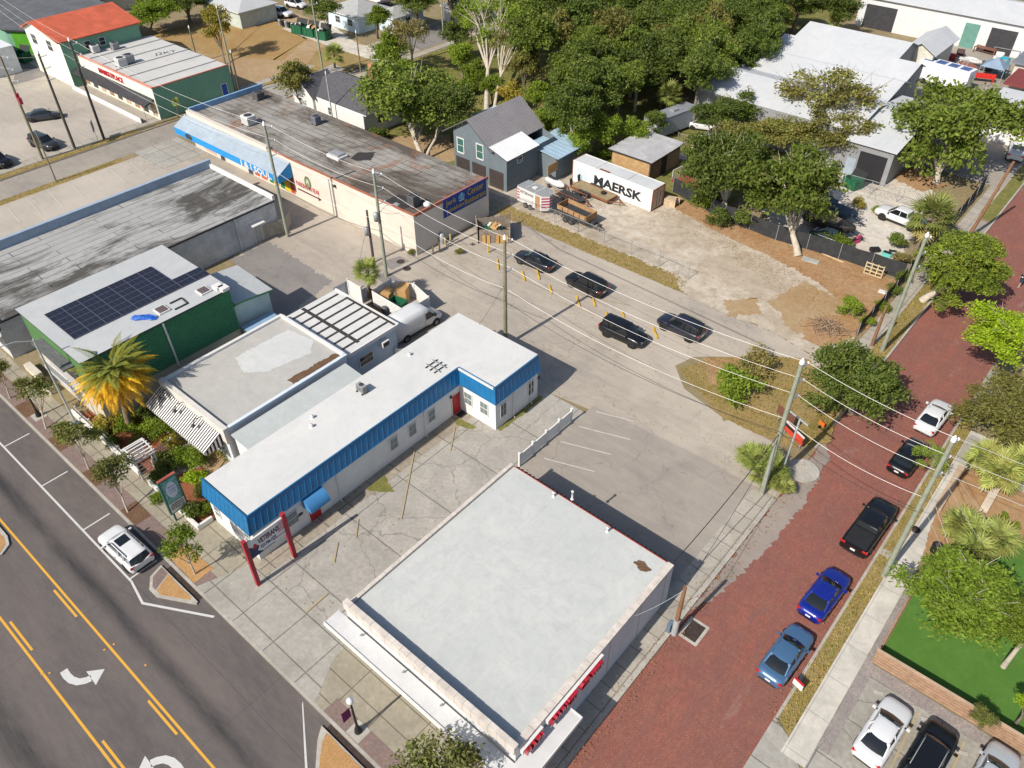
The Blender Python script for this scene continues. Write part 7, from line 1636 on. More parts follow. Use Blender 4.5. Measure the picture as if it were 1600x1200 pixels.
ax0, ay0 = at(583, 476)[:2]; bx1, by1 = at(642, 492)[:2]
vinyl('white vinyl pen around the green bin beside the panel van', [(ax0, ay0), (ax0 + 5.2, ay0 - .2), (ax0 + 5.2, ay0 + 2.9), (ax0 + 2.4, ay0 + 3.6), (ax0, ay0 + 2.6), (ax0, ay0)])
dumpster('small green dumpster inside the white vinyl pen', (ax0 + 2.6, ay0 + 1.1, 0), R(10), 1.7, 1.1, 1.15)
for i, (dx, dy, h, s) in enumerate(((.9, 1.2, 1.3, 1.0), (1.9, 2.4, 1.7, 1.1))):
    b = MB(); b.box(-s / 2, s / 2, -s * .45, s * .45, 0, h, M_CARD); b.obox((0, s * .5, h + .05), (s / 2, 0, 0), (0, .15, .1), (0, .004, -.006), M_CARD); simple('cardboard_box', ('large cardboard box in the white vinyl pen, shorter of two', 'large cardboard box in the white vinyl pen, taller of two')[i], 'box', b, (ax0 + dx, ay0 + dy, 0), R(15 + 10 * i))
vinyl('white vinyl fence panel beside the bin pen palm', [at(547, 462)[:2], at(567, 474)[:2]], 2.0); picket('plank_fence', 'faded blue grey plank fence between the annex and the bin pen palm', [at(525, 470)[:2], at(547, 458)[:2]], 1.6, .2, P('blue_grey_plank', (.40, .45, .50), .8), .17)
vinyl('low white vinyl fence behind the panel van', [(-45.3, 36.2), (-44.2, 37.3), (-42.5, 37.3)], .9)
q = at(602, 493); b = MB(); b.lathe([(.28, 0), (.34, .9), (.36, .95), (.2, 1.05), (0, 1.1)], (0, 0, 0), 12, P('dark_grey_cabinet', (0, 0, 0))); simple('dustbin', 'dark grey dustbin in the small soil court beside the vinyl pen', 'dustbin', b, (q.x, q.y, 0))
patch('bare_soil', pix((560, 480), (590, 470), (606, 495), (588, 505)), G_BROWN, 3, .1)
# timber bin pen by the restaurant
wx0, wy0 = at(749, 383)[:2]; wx1, wy1 = at(796, 377)[:2]
M_GREYW = P('grey_weathered_boards', (.27, .225, .18), .9, .25, 2)
def boards(label, pts, h, m, name='board_fence'):
    T = thing(name, label, 'fence', (pts[0][0], pts[0][1], 0))
    for i in range(len(pts) - 1):
        a, c = Vector((*pts[i][:2], 0)), Vector((*pts[i + 1][:2], 0)); L = (c - a).length; n = max(2, int(L / .16)); d = (c - a) / L; b = MB(); rnd = random.Random(i)
        for k in range(n): p = a + d * (L * (k + .5) / n); hh_ = h + rnd.uniform(-.06, .06); b.obox(p + Vector((0, 0, hh_ / 2)), d * .074, Vector((-d.y, d.x, 0)) * .012, (0, 0, hh_ / 2), m)
        obj('boards', b, None, T)
    for p in pts: part('post', T, m, P_box(p[0] - .06, p[0] + .06, p[1] - .06, p[1] + .06, 0, h + .35))
    return T
px0 = at(745, 372); cx_, cy_ = -50.6, 55.6
A_, B_, C_, D_ = at(748, 380), at(797, 380), at(796, 356), at(745, 362)
boards('weathered grey board pen around the bin beside the restaurant end wall', [A_[:2], D_[:2], C_[:2], B_[:2], A_[:2]], 1.7, M_GREYW)
m_ = (Vector(A_) + Vector(B_) + Vector(C_) + Vector(D_)) / 4
dumpster('overfilled green dumpster inside the grey board pen', (m_.x, m_.y, 0), R(-14), 1.8, 1.2, 1.35, M_BIN, M_CARD)
b = MB(); d_ = (B_ - A_).normalized(); L_ = (B_ - A_).length; M_YWOOD = P('new_yellow_timber', (.50, .30, .10), .75, .15, 2)
for k in range(6):
    if k in (2,): continue
    p = A_ + d_ * (L_ * (.2 + .72 * k / 5)); b.obox(p + Vector((0, -.14, .55)), d_ * .18, (0, .02, 0), (0, 0, .5), M_YWOOD)
simple('timber_gate', 'new yellow timber gate boards on the front of the grey board pen', 'gate', b)
for i, (px, py) in enumerate(((677, 396), (687, 391), (696, 384), (704, 379), (763, 395))):
    q = at(px, py); b = MB(); b.lathe([(.09, 0), (.09, 1.0), (.06, 1.08), (0, 1.1)], (0, 0, 0), 10, P('bollard_cream' if i < 4 else 'bollard_yellow', (.50, .40, .18) if i < 4 else (.55, .36, .05), .6, .15)); simple('bollard', ('first cream bollard from the pole side along the restaurant end wall', 'second cream bollard along the restaurant end wall', 'third cream bollard along the restaurant end wall', 'fourth cream bollard along the restaurant end wall, nearest the board pen', 'yellow bollard in front of the yellow timber gate')[i], 'bollard', b, (q.x, q.y, 0), 0, 'bollards by the restaurant')
q = at(684, 384); b = MB(); b.lathe([(.35, 0), (.35, 1.1), (.2, 1.3), (0, 1.35)], (0, 0, 0), 12, M_STEEL); simple('gas_tank', 'silver upright tank behind the cream bollards', 'tank', b, (q.x, q.y + .7, 0))
ST = (((777, 406), (779, 422)), ((816, 425), (820, 440)), ((839, 423), (843, 438)), ((858, 446), (862, 460)), ((901, 464), (906, 481)), ((925, 464), (930, 480)), ((947, 489), (950, 499)), ((972, 488), (975, 497)), ((1020, 512), (1027, 530)))
M_YST = P('yellow_stop_paint', (.58, .36, .035), .65, .2, 3)
for i, (a, c) in enumerate(ST):
    A, B = at(*a), at(*c); b = MB(); d = (B - A); L = d.length; d = d / L; nn = Vector((-d.y, d.x, 0))
    b.add([v for x in (-L / 2, L / 2) for v in ((x, -.09, 0), (x, .09, 0), (x, .07, .09), (x, -.07, .09))], [(0, 1, 5, 4), (1, 2, 6, 5), (2, 3, 7, 6), (3, 0, 4, 7), (3, 2, 1, 0), (4, 5, 6, 7)], M_YST)
    c_ = (A + B) / 2; simple('wheel_stop', '%s yellow wheel stop counted from the board pen along the alley stalls' % ('first', 'second', 'third', 'fourth', 'fifth', 'sixth', 'seventh', 'eighth', 'ninth')[i], 'wheel stop', b, (c_.x, c_.y, .06), math.atan2(d.y, d.x), 'yellow wheel stops in the alley')
# dumpsters in the far yards
for i, (px, py) in enumerate(((469, 52), (487, 56), (506, 61))): q = at(px, py); dumpster(('open green dumpster in the row beyond the side road, farthest left', 'open green dumpster heaped with boxes, middle of the row of three', 'green dumpster at the right end of the row beside the pale blue cottage')[i], (q.x, q.y, 0), R(12), 2.4, 1.9, 1.6, M_BIN, M_CARD if i == 1 else M_BLKP, True)
q = at(38, 96); dumpster('green dumpster with a black lid beside the red roofed house', (q.x, q.y, 0), R(20), 2.2, 1.8, 1.6, M_BIN, None, True)
q = at(1330, 293); dumpster('dark green dumpster on the cracked concrete pad', (q.x, q.y, 0), R(-20), 2.0, 1.6, 1.3, M_BIN, None, True)
for i in range(5): q = at(438 + i * 5, 40 + i * 1.4); b = MB(); b.lathe([(.28, 0), (.34, 1.0), (.36, 1.05), (0, 1.12)], (0, 0, 0), 8, M_BLKP if i % 2 else M_STEEL); simple('wheelie_bin', ('dark', 'grey', 'second dark', 'second grey', 'last dark')[i] + ' bin in the short row left of the green dumpsters', 'bin', b, (q.x, q.y, 0), 0, 'bins beside the dumpsters')
# ------------------------------------------------------------------ signs and small things
def signpost(label, px, py, h, sw, sh_, m, rz=0, double=False, txt=None, tm=None, oct=False):
    q = at(px, py); T = thing('road_sign', label, 'sign', (q.x, q.y, 0), rz); local(T)
    for x in ((-sw * .35, sw * .35) if double else (0,)): part('post', T, M_STEEL, P_box(x - .03, x + .03, .02, .07, 0, h))
    b = MB()
    if oct: b.disc((0, 0, h - sh_ / 2), sw / 2, (0, 1, 0), 16, m, .03)
    else: b.box(-sw / 2, sw / 2, -.02, .02, h - sh_, h, m)
    obj('panel', b, None, T)
    if txt: b = MB(); put_text(b, txt, (-sw * .36, -.03, h - sh_ * .65), (1, 0, 0), (0, 0, 1), sh_ * .3, sw * .72, .008, tm or M_TRIM); obj('lettering', b, None, T)
    return T
signpost('round red and white no entry sign at the strip mall corner', 229, 188, 2.6, .8, .8, P('sign_red', (0, 0, 0)), 0, txt=None, oct=True); b = MB(); b.box(-.28, .28, -.03, -.02, 2.14, 2.26, M_TRIM); obj('bar', b, None, bpy.data.objects[[o.name for o in bpy.data.objects if o.get('label', '').startswith('round red')][0]])
signpost('blue grey backed sign board on a post beside the strip mall pole', 153, 221, 2.9, 1.5, 1.4, P('blue_grey_box', (0, 0, 0)), R(-30))
signpost('brown board sign in a dark frame behind the palmetto pole', 1222, 668, 1.9, 1.9, .9, P('brown_sign_board', (.14, .06, .04), .7), R(-20), True)
q = at(1236, 690); T = thing('price_board', 'tilted red and white sign board beside the slim white mast', 'sign', (q.x, q.y, 0), R(-25)); local(T)
part('panel', T, P('signal_red', (.50, .06, .035), .6, .2, 3), P_box(-1.2, 1.1, -.04, .04, .5, 1.35)); part('edge', T, M_TRIM, P_box(-1.25, 1.15, -.05, .05, 1.35, 1.45)); part('dark_panel', T, M_BLKP, P_box(-1.0, .2, -.05, -.04, 1.0, 1.3))
for x in (-1, .9): part('post', T, M_STEEL, P_box(x - .04, x + .04, .04, .12, 0, 1.3))
q = at(1218, 748); T = thing('service_mast', 'slim white steel mast with a crossbar beside the palmetto clump', 'mast', (q.x, q.y, 0)); local(T)
b = MB(); b.tube([(0, 0, 0), (.05, .1, 6.4)], .085, 8, M_POLES); obj('pole', b, None, T); b = MB(); b.bar((-.9, .5, 6.3), (.8, -.2, 6.4), .09, .09, M_POLES); obj('crossbar', b, None, T)
q = at(1282, 668); b = MB(); b.box(-.28, .28, -.03, .03, .2, .65, P('safety_orange', (.6, .14, .02), .6)); b.box(-.06, .06, -.25, .25, 0, .25, M_BLKP); simple('barricade', 'small orange traffic board standing on the side sidewalk', 'barricade', b, (q.x, q.y, 0), R(-20))
q = at(1243, 1078); T = thing('yard_sign', 'small red and white yard sign on the dry verge beside the steel blue sedan', 'sign', (q.x, q.y, 0), R(-15)); local(T); part('panel', T, M_TRIM, P_box(-.35, .35, -.015, .015, .35, .9)); part('top_panel', T, P('sign_red', (0, 0, 0)), P_box(-.35, .35, -.02, .02, .9, 1.1)); part('stake', T, M_STEEL, P_box(-.25, -.22, -.01, .01, 0, .35), P_box(.22, .25, -.01, .01, 0, .35))
q = at(1382, 864); b = MB(); b.box(-.4, .4, -.3, .3, 0, .06, M_KERB); simple('meter_lid', 'pale concrete meter lid in the dry verge beside the black pickup', 'lid', b, (q.x, q.y, 0))
q = at(1430, 828); b = MB(); b.lathe([(.36, 0), (.36, .015), (0, .02)], (0, 0, 0), 16, M_GRATE); simple('manhole_cover', 'rusty manhole cover in the east sidewalk', 'manhole cover', b, (q.x, q.y, .045))
q = at(1459, 862); b = MB(); b.lathe([(.3, 0), (.32, .75), (.34, .78), (.26, .78), (.25, .3), (0, .3)], (0, 0, 0), 14, M_BLKP); simple('litter_bin', 'round black litter bin beside the east sidewalk under the saw palms', 'litter bin', b, (q.x, q.y, 0))
for i, (px, py) in enumerate(((1392, 1086), (1466, 1128), (1523, 1180))): q = at(px - 20, py - 3); b = MB(); b.box(-.28, .28, -.1, .1, 0, .12, M_KERB); simple('parking_block', ('pale parking block in front of the white sedan by the timber fence', 'pale parking block in front of the black SUV by the timber fence', 'pale parking block in front of the silver car by the timber fence')[i], 'parking block', b, (q.x, q.y, 0), R(20))
q = at(1225, 372); 
q = at(1504, 377); b = MB(); b.lathe([(.16, 0), (.12, .1), (.12, .5), (.15, .55), (.08, .75), (0, .78)], (0, 0, 0), 10, M_YST); b.bar((-.18, 0, .45), (.18, 0, .45), .1, .1, M_YST); simple('fire_hydrant', 'yellow fire hydrant beside the leaning brown pole', 'hydrant', b, (q.x, q.y, 0))
q = at(1047, 320); b = MB(); b.prism([(-.7, -.5), (.7, -.6), (.6, .6), (-.6, .5)], 0, .9, P('tan_sack', (.48, .37, .25), .9, .2, 2)); b.prism([(.3, .5), (1.0, .6), (.9, 1.2), (.4, 1.1)], 0, .6, P('tan_sack', (0, 0, 0))); simple('bulk_bag', 'tan bulk bag slumped against the end of the container', 'bag', b, (q.x, q.y, 0), .3)
q = at(651, 294 + 5); 
b = MB(); a, c = at(1280, 395), at(1318, 411); b.bar((a.x, a.y, .08), (c.x, c.y, .08), .12, .08, P('raw_pallet_wood', (0, 0, 0))); simple('timber_beam', 'long pale timber lying along the foot of the black screened fence', 'timber', b)
q = at(1260, 403); b = MB(); b.box(-.9, .9, -.4, .4, 0, .12, P('grey_board', (.35, .36, .34), .8, .2)); simple('board', 'flat grey board lying on the orange soil beside the oak trunk', 'board', b, (q.x + .6, q.y - .3, 0), .1)
q = at(1382, 458); b = MB(); b.box(-.6, .6, -.25, .25, 0, .15, M_TRIM); simple('white_slab', 'white slab lying beside the overgrown fence', 'slab', b, (q.x, q.y, 0), .1)
for i, (px, py, m, l) in enumerate(((1385, 400, gloss('teal_plastic', (.1, .42, .40), .4, .2), 'teal tub among the weeds by the fan palm'), (1393, 398, M_TRIM, 'white tub among the weeds by the fan palm'), (1366, 393, M_BLKP, 'black crate among the weeds by the fan palm'), (1334, 380, P('pink_red_plastic', (.5, .05, .14), .5), 'pink and white motor scooter in front of the dark green car'))):
    q = at(px, py); b = MB(); b.box(-.5, .5, -.3, .3, 0, .45, m); b.box(-.42, .42, -.22, .22, .45, .5, M_BLKP)
    if i == 3: b.box(.3, .9, -.12, .12, .2, .8, m); b.bar((.8, -.35, 1.0), (.8, .35, 1.0), .05, .05, M_BLKP); b.disc((-.5, 0, .28), .28, (0, 1, 0), 12, M_TYRE, .1); b.disc((1.0, 0, .28), .28, (0, 1, 0), 12, M_TYRE, .1)
    simple(('tub', 'tub', 'crate', 'motor_scooter')[i], l, ('tub', 'tub', 'crate', 'scooter')[i], b, (q.x, q.y, 0), .4 * i)
q = at(718, 300); b = MB(); b.box(-.4, .4, -.25, .25, 0, .35, P('royal_blue_crate', (.05, .05, .3), .5)); simple('blue_crate', 'small blue crate on the concrete in front of the garage house', 'crate', b, (-60.9, 65.0, 0), .3)
q = at(763, 593); 
b = MB(); b.box(-35.55, -34.9, 34.0, 34.75, .03, .06, M_BLKP); simple('door_mat', 'black mat at the red door in the corner of the mansard office', 'mat', b)
# scrap yard heap of separate things
Y = ((1463, 118, 'cupboard', 'yellow wooden cupboard frame in the scrap yard', (.55, .40, .14), 1.6, 1.2, 2.2), (1480, 116, 'table', 'yellow wooden table in the scrap yard', (.55, .38, .14), 2.0, 1.2, .9), (1530, 128, 'bench', 'long bright red bench in the scrap yard', (.50, .03, .02), 4.2, .6, .8), (1560, 118, 'archway', 'turquoise arch in the scrap yard', (.02, .36, .50), 1.2, .8, 2.8), (1519, 95, 'boat_hull', 'white upturned dinghy in the scrap yard', (.7, .7, .7), 2.6, 1.2, .7), (1516, 103, 'counter', 'long white counter in the scrap yard', (.6, .6, .58), 4.0, 1.0, 1.0), (1555, 100, 'door_stack', 'stack of white doors in the scrap yard', (.65, .65, .66), 1.2, .5, 2.0), (1538, 84, 'rusty_frame', 'rusty brown machine frame in the scrap yard', (.20, .09, .06), 3.4, 1.2, 1.0), (1500, 88, 'oil_drum', 'dark drum cluster by the gabled store', (.10, .06, .06), 1.6, 1.2, 1.2), (1487, 95, 'red_engine', 'red machine near the gabled store', (.35, .04, .05), 1.4, 1.0, 1.1), (1572, 86, 'scrap_frame', 'grey scrap metal frame by the dark roller door', (.22, .22, .24), 4.0, 1.6, 1.2), (1590, 80, 'plank_pile', 'brown plank pile at the right of the scrap yard', (.3, .2, .12), 3.6, 1.6, .7), (1508, 110, 'brown_crate', 'brown crate between the ladder and the red bench', (.24, .10, .07), 2.2, 1.6, 1.2), (1540, 110, 'grey_machine', 'dark grey machine behind the blue canopy', (.09, .10, .11), 2.4, 1.4, 1.3))
for i, (px, py, nm, l, c, sx, sy, h) in enumerate(Y):
    q = at(px, py); b = MB(); m = P('scrap_%s' % nm, c, .7, .2, 2); rnd = random.Random(i)
    if nm in ('cupboard', 'archway', 'rusty_frame', 'scrap_frame'):
        for x in (-1, 1):
            for y in (-1, 1): b.box(x * sx / 2 - .08, x * sx / 2 + .08, y * sy / 2 - .08, y * sy / 2 + .08, 0, h, m)
        b.box(-sx / 2, sx / 2, -sy / 2, sy / 2, h - .12, h, m); b.box(-sx / 2, sx / 2, -.05, .05, h * .3, h * .38, m)
    elif nm in ('table', 'bench', 'counter'):
        b.box(-sx / 2, sx / 2, -sy / 2, sy / 2, h - .12, h, m)
        for x in (-.42, .42): b.box(x * sx - .1, x * sx + .1, -sy * .4, sy * .4, 0, h - .12, m)
        if nm == 'bench': b.box(-sx / 2, sx / 2, sy / 2 - .08, sy / 2, h, h + .5, m)
    elif nm == 'boat_hull': b.grid([[(x, (sy / 2) * (1 - (abs(x) / (sx / 2)) ** 3 * .9) * math.cos(a), h * .8 * math.sin(a) * (1 - (abs(x) / (sx / 2)) ** 3 * .6)) for a in np.linspace(0, PI, 7)] for x in np.linspace(-sx / 2, sx / 2, 7)], m, True, False)
    else:
        for k in range(5): b.obox((rnd.uniform(-sx * .2, sx * .2), rnd.uniform(-sy * .2, sy * .2), h * (.15 + .18 * k)), (sx * rnd.uniform(.3, .5), sx * rnd.uniform(-.06, .06), 0), (-sx * .05, sy * rnd.uniform(.3, .5), 0), (0, 0, h * .1), m)
    simple(nm, l, nm.replace('_', ' '), b, (q.x, q.y, .01), rnd.uniform(-.4, .4))
q = at(1548, 122); b = MB(); b.add([(-1.8, -1.8, 2), (1.8, -1.8, 2), (1.8, 1.8, 2), (-1.8, 1.8, 2), (0, 0, 3.2)], [(0, 1, 4), (1, 2, 4), (2, 3, 4), (3, 0, 4)], P('blue_canopy_cloth', (.20, .27, .36), .8, .1))
for x in (-1.75, 1.75):
    for y in (-1.75, 1.75): b.box(x - .04, x + .04, y - .04, y + .04, 0, 2, M_STEEL)
simple('canopy_tent', 'grey blue pop up canopy tent in the scrap yard', 'tent', b, (q.x, q.y, 0))
q = at(1498, 122); b = MB()
for s in (1, -1): b.bar((s * .3, -1.6, .1), (s * .3, 1.6, 2.4), .08, .08, M_STEEL)
for k in range(9): f = k / 8; b.bar((-.3, -1.6 + 3.2 * f, .1 + 2.3 * f), (.3, -1.6 + 3.2 * f, .1 + 2.3 * f), .05, .05, M_STEEL)
simple('ladder', 'leaning steel ladder in the scrap yard', 'ladder', b, (q.x, q.y, 0))
q = at(1475, 136); b = MB(); b.box(-4.5, 3.5, -1.2, 1.2, .6, 3.4, P('white_lorry_box', (.66, .68, .72), .6, .06))
for i in range(4): b.box(-4.1 + i * 1.9, -2.7 + i * 1.9, -.8, .8, 3.4, 3.45, P('lorry_roof_blue', (.06, .10, .24), .4))
for x in (-3, 2):
    for s in (1, -1): b.disc((x, s * 1.1, .45), .45, (0, 1, 0), 12, M_TYRE, .25)
simple('box_trailer', 'white box trailer with four blue roof panels behind the right hand oak', 'trailer', b, (q.x, q.y, 0), R(-8))
# brush pile: one tangled heap
rnd = random.Random(9); b = MB(); M_STK = P('dead_branches', (.30, .21, .14), .9, .3, 3)
for k in range(150):
    a = rnd.uniform(0, 2 * PI); r_ = abs(rnd.gauss(0, 1.0)); p = Vector((r_ * math.cos(a), r_ * math.sin(a) * .7, max(.05, .8 - r_ * .35) * rnd.random())); d = Vector((rnd.uniform(-1, 1), rnd.uniform(-1, 1), rnd.uniform(-.3, .4))).normalized() * rnd.uniform(.4, 1.2); q0 = p - d; q1 = p + d; q0.z = max(.02, q0.z); q1.z = max(.02, q1.z); b.tube([q0, (q0 + q1) / 2 + Vector((0, 0, .05)), q1], rnd.uniform(.012, .035), 4, M_STK)
q = at(1293, 515); simple('brush_pile', 'heap of dead branches on the dirt beside the side sidewalk', 'brush pile', b, (q.x, q.y, 0))

# ------------------------------------------------------------------ person
def person(label, x, y, rz, z=-.13):
    T = thing('person', label, 'person', (x, y, z), rz); local(T)
    V = [(0, 0, .95), (0, 0, 1.15), (.01, 0, 1.38), (.02, 0, 1.50), (.04, 0, 1.64), (.06, 0, 1.74),
         (0, .19, 1.40), (-.08, .23, 1.12), (.05, .22, .88), (.09, .21, .78), (0, -.19, 1.40), (.10, -.23, 1.13), (.26, -.21, .95), (.31, -.19, .86),
         (.0, .09, .92), (.16, .10, .52), (.22, .10, .09), (.36, .10, .05), (.0, -.09, .92), (-.06, -.10, .50), (-.30, -.10, .16), (-.20, -.10, .06)]
    Ed = [(0, 1), (1, 2), (2, 3), (3, 4), (4, 5), (2, 6), (6, 7), (7, 8), (8, 9), (2, 10), (10, 11), (11, 12), (12, 13), (0, 14), (14, 15), (15, 16), (16, 17), (0, 18), (18, 19), (19, 20), (20, 21)]
    Rr = [.13, .125, .14, .06, .095, .085, .07, .05, .04, .035, .07, .05, .04, .035, .09, .065, .045, .04, .09, .065, .045, .04]
    me = bpy.data.meshes.new('body'); me.from_pydata(V, Ed, []); o = bpy.data.objects.new('body', me); COL.objects.link(o); o.parent = T
    sk = o.modifiers.new('skin', 'SKIN'); 
    for i, r in enumerate(Rr): me.skin_vertices[0].data[i].radius = (r, r)
    me.skin_vertices[0].data[0].use_root = True
    o.modifiers.new('smooth', 'SUBSURF').levels = 2; o.modifiers['smooth'].render_levels = 2; me.materials.append(P('skin', (.42, .24, .17), .6, .05))
    dg = bpy.context.evaluated_depsgraph_get(); m2 = bpy.data.meshes.new_from_object(o.evaluated_get(dg)); o.modifiers.clear(); o.data = m2; m2.polygons.foreach_set('use_smooth', [True] * len(m2.polygons))
    M_SH, M_SHO = P('black_shirt', (.018, .02, .03), .9, .1), P('navy_shorts', (.035, .045, .085), .9, .1)
    def cloth(nm, z0, z1, m, f, grow=.018):
        bm = bmesh.new(); bm.from_mesh(m2); bmesh.ops.delete(bm, geom=[fa for fa in bm.faces if not f(fa.calc_center_median())], context='FACES'); bm.normal_update()
        for v in bm.verts: v.co += v.normal * grow
        mm = bpy.data.meshes.new(nm); bm.to_mesh(mm); bm.free(); mm.materials.clear(); mm.materials.append(m); mm.polygons.foreach_set('use_smooth', [True] * len(mm.polygons)); return obj(nm, mm, None, T)
    cloth('shirt', 0, 0, M_SH, lambda c: .96 < c.z < 1.47 and not (abs(c.y) > .17 and c.z < 1.22)); cloth('shorts', 0, 0, M_SHO, lambda c: .52 < c.z < 1.0 and abs(c.y) < .19, .03)
    b = MB(); b.lathe([(.02, .0), (.105, .05), (.11, .1), (.08, .16), (0, .185)], (.045, 0, 1.62), 12, P('dark_hair', (.03, .02, .015), .7)); obj('hair', b, None, T)
    for s, (x_, z_) in ((1, (.26, .0)), (-1, (-.24, .06))): b = MB(); b.box(x_ - .06, x_ + .17, s * .1 - .045, s * .1 + .045, z_, z_ + .07, P('white_shoe', (.6, .58, .55), .7)); obj('shoe', b, None, T)
    b = MB(); b.box(-.16, -.13, -.09, .09, 1.18, 1.28, M_TRIM); obj('shirt_print', b, None, T)
    return T
q = at(1587, 447); person('person in a black shirt and navy shorts walking up the brick street', q.x + .25, q.y + .3, UP + R(-20))
# ------------------------------------------------------------------ trees, palms and shrubs
LEAF = dict(
 oak=leafmat('oak_leaves', (.040, .068, .014), (.095, .125, .028), .3, (.055, .080, .018)),
 turfoak=leafmat('lawn_oak_leaves', (.060, .105, .013), (.130, .185, .026), .35, (.085, .13, .018)),
 grove=leafmat('grove_leaves', (.055, .090, .015), (.120, .155, .030), .32, (.07, .10, .02)),
 dark=leafmat('dark_leaves', (.034, .060, .011), (.080, .112, .022), .3, (.042, .066, .014)),
 olive=leafmat('olive_leaves', (.075, .085, .022), (.150, .155, .048), .3, (.10, .085, .03)),
 bright=leafmat('bright_leaves', (.075, .125, .014), (.165, .225, .030), .4, (.11, .16, .02)),
 lime=leafmat('lime_leaves', (.130, .200, .010), (.240, .330, .022), .4, (.17, .25, .014)),
 cedar=leafmat('cedar_sprays', (.075, .110, .014), (.150, .185, .024), .3, (.05, .08, .014)),
 street=leafmat('street_tree_leaves', (.070, .100, .028), (.150, .175, .055), .35, (.10, .085, .035)),
 dry=leafmat('dry_leaves', (.130, .105, .045), (.210, .180, .085), .25, (.10, .10, .035)),
 autumn=leafmat('yellow_green_leaves', (.150, .160, .025), (.260, .230, .050), .35, (.20, .13, .03)),
 rust=leafmat('rust_leaves', (.26, .08, .03), (.34, .13, .05), .3),
 fan=leafmat('fan_palm_leaves', (.085, .125, .030), (.170, .210, .065), .3, (.13, .13, .05)),
 fanb=leafmat('pale_fan_leaves', (.120, .170, .045), (.230, .270, .100), .3, (.20, .18, .07)),
 gold=leafmat('golden_fronds', (.46, .27, .012), (.62, .42, .03), .3, (.40, .22, .03)),
 green_frond=leafmat('green_fronds', (.075, .120, .030), (.170, .200, .055), .3, (.22, .20, .03)))
M_BARK = P('oak_bark', (.20, .165, .125), .95, .25, 3); M_BARKP = P('pale_bark', (.44, .39, .32), .9, .2, 2); M_PBARK = P('palm_bark', (.19, .145, .10), .95, .3, 5)


def quads(name, C, A, B, mat, mi=None, mats=None):
    """one mesh of rhombic leaves from centres and two half axes (n x 3 arrays)"""
    n = len(C); V = np.empty((n * 4, 3)); V[0::4] = C - A; V[1::4] = C - B; V[2::4] = C + A; V[3::4] = C + B
    me = bpy.data.meshes.new(name); me.vertices.add(n * 4); me.vertices.foreach_set('co', V.ravel())
    me.loops.add(n * 4); me.loops.foreach_set('vertex_index', np.arange(n * 4)); me.polygons.add(n)
    me.polygons.foreach_set('loop_start', np.arange(0, n * 4, 4))
    for m in (mats or [mat]): me.materials.append(m)
    if mi is not None: me.polygons.foreach_set('material_index', mi)
    me.update(); me.validate(); return me
def unit(rng, n):
    v = rng.normal(size=(n, 3)); return v / np.linalg.norm(v, axis=1)[:, None]
def crown(seed, Rr, lobes, clumps, per, leaf, flat=.62, spread=.62, rc=.17, hollow=.55, lobe_r=(.34, .52), aspect=.46, upb=.3):
    rng = np.random.default_rng(seed); L = []
    for i in range(lobes):
        a = 2 * PI * (i * .618 + rng.uniform(-.08, .08)); r = spread * math.sqrt((i + .5) / lobes) * rng.uniform(.85, 1.15)
        L.append((r * math.cos(a), r * math.sin(a), flat * (.75 * (1 - r ** 2) + rng.uniform(-.75, .2)), rng.uniform(*lobe_r)))
    L = np.array(L); wts = L[:, 3] ** 2; k = rng.choice(lobes, clumps, p=wts / wts.sum())
    d = unit(rng, clumps); d[:, 2] = np.abs(d[:, 2]) * 1.25 - .5
    cc = L[k, :3] + d * (L[k, 3] * rng.uniform(hollow, 1.0, clumps))[:, None] * np.array([1, 1, .8])
    sz = rng.uniform(.6, 1.25, clumps); cnt = (per * sz * rng.uniform(.5, 1.3, clumps)).astype(int) + 3
    idx = np.repeat(np.arange(clumps), cnt); n = len(idx)
    off = unit(rng, n) * (rng.uniform(0, 1, n) ** .45)[:, None] * (rc * sz[idx])[:, None] * np.array([1, 1, .72])
    C = (cc[idx] + off) * Rr
    nr = unit(rng, n) + off / rc * .8 + np.array([0, 0, upb]); nr /= np.linalg.norm(nr, axis=1)[:, None]
    t = np.cross(nr, unit(rng, n)); t /= np.linalg.norm(t, axis=1)[:, None] + 1e-9; s = np.cross(nr, t)
    keep = rng.uniform(0, 1, n) < .94; C, t, s, n = C[keep], t[keep], s[keep], int(keep.sum())
    ls = leaf * rng.uniform(.6, 1.35, n)
    me = quads('crown', C, t * ls[:, None], s * (ls * aspect)[:, None], LEAF['oak'])
    return me, L * Rr, Rr
CR = {}
for k in range(4): CR['oak%d' % k] = crown(11 + k, 5.5, 20, 620, 27, .185, .62, .68, .15, .3, (.20, .40))
for k in range(3): CR['wood%d' % k] = crown(31 + k, 5.0, 18, 520, 27, .19, .85, .62, .16, .3, (.22, .42))
for k in range(2): CR['sparse%d' % k] = crown(41 + k, 5.0, 26, 420, 12, .15, .5, .76, .12, .45, (.13, .26))
for k in range(3): CR['mid%d' % k] = crown(51 + k, 2.6, 13, 250, 24, .125, .85, .57, .19, .35, (.24, .44))
for k in range(3): CR['bush%d' % k] = crown(61 + k, 1.5, 6, 110, 24, .10, .6, .52, .25, .5, (.34, .55))
for k in range(2): CR['street%d' % k] = crown(71 + k, 1.9, 8, 170, 15, .10, 1.0, .5, .2, .4, (.24, .46))
CR['cedar'] = crown(81, 4.5, 20, 1100, 26, .17, .75, .66, .10, .6, (.24, .42), .36, .9)
VAR = {'oak': 4, 'wood': 3, 'sparse': 2, 'mid': 3, 'bush': 3, 'street': 2, 'cedar': 1}
_vi = {}
def pick(kind):
    if VAR[kind] == 1: return CR[kind]
    _vi[kind] = _vi.get(kind, -1) + 1; return CR['%s%d' % (kind, _vi[kind] % VAR[kind])]
RT = random.Random(77)
def setmat(o, m):
    o.material_slots[0].link = 'OBJECT'; o.material_slots[0].material = m
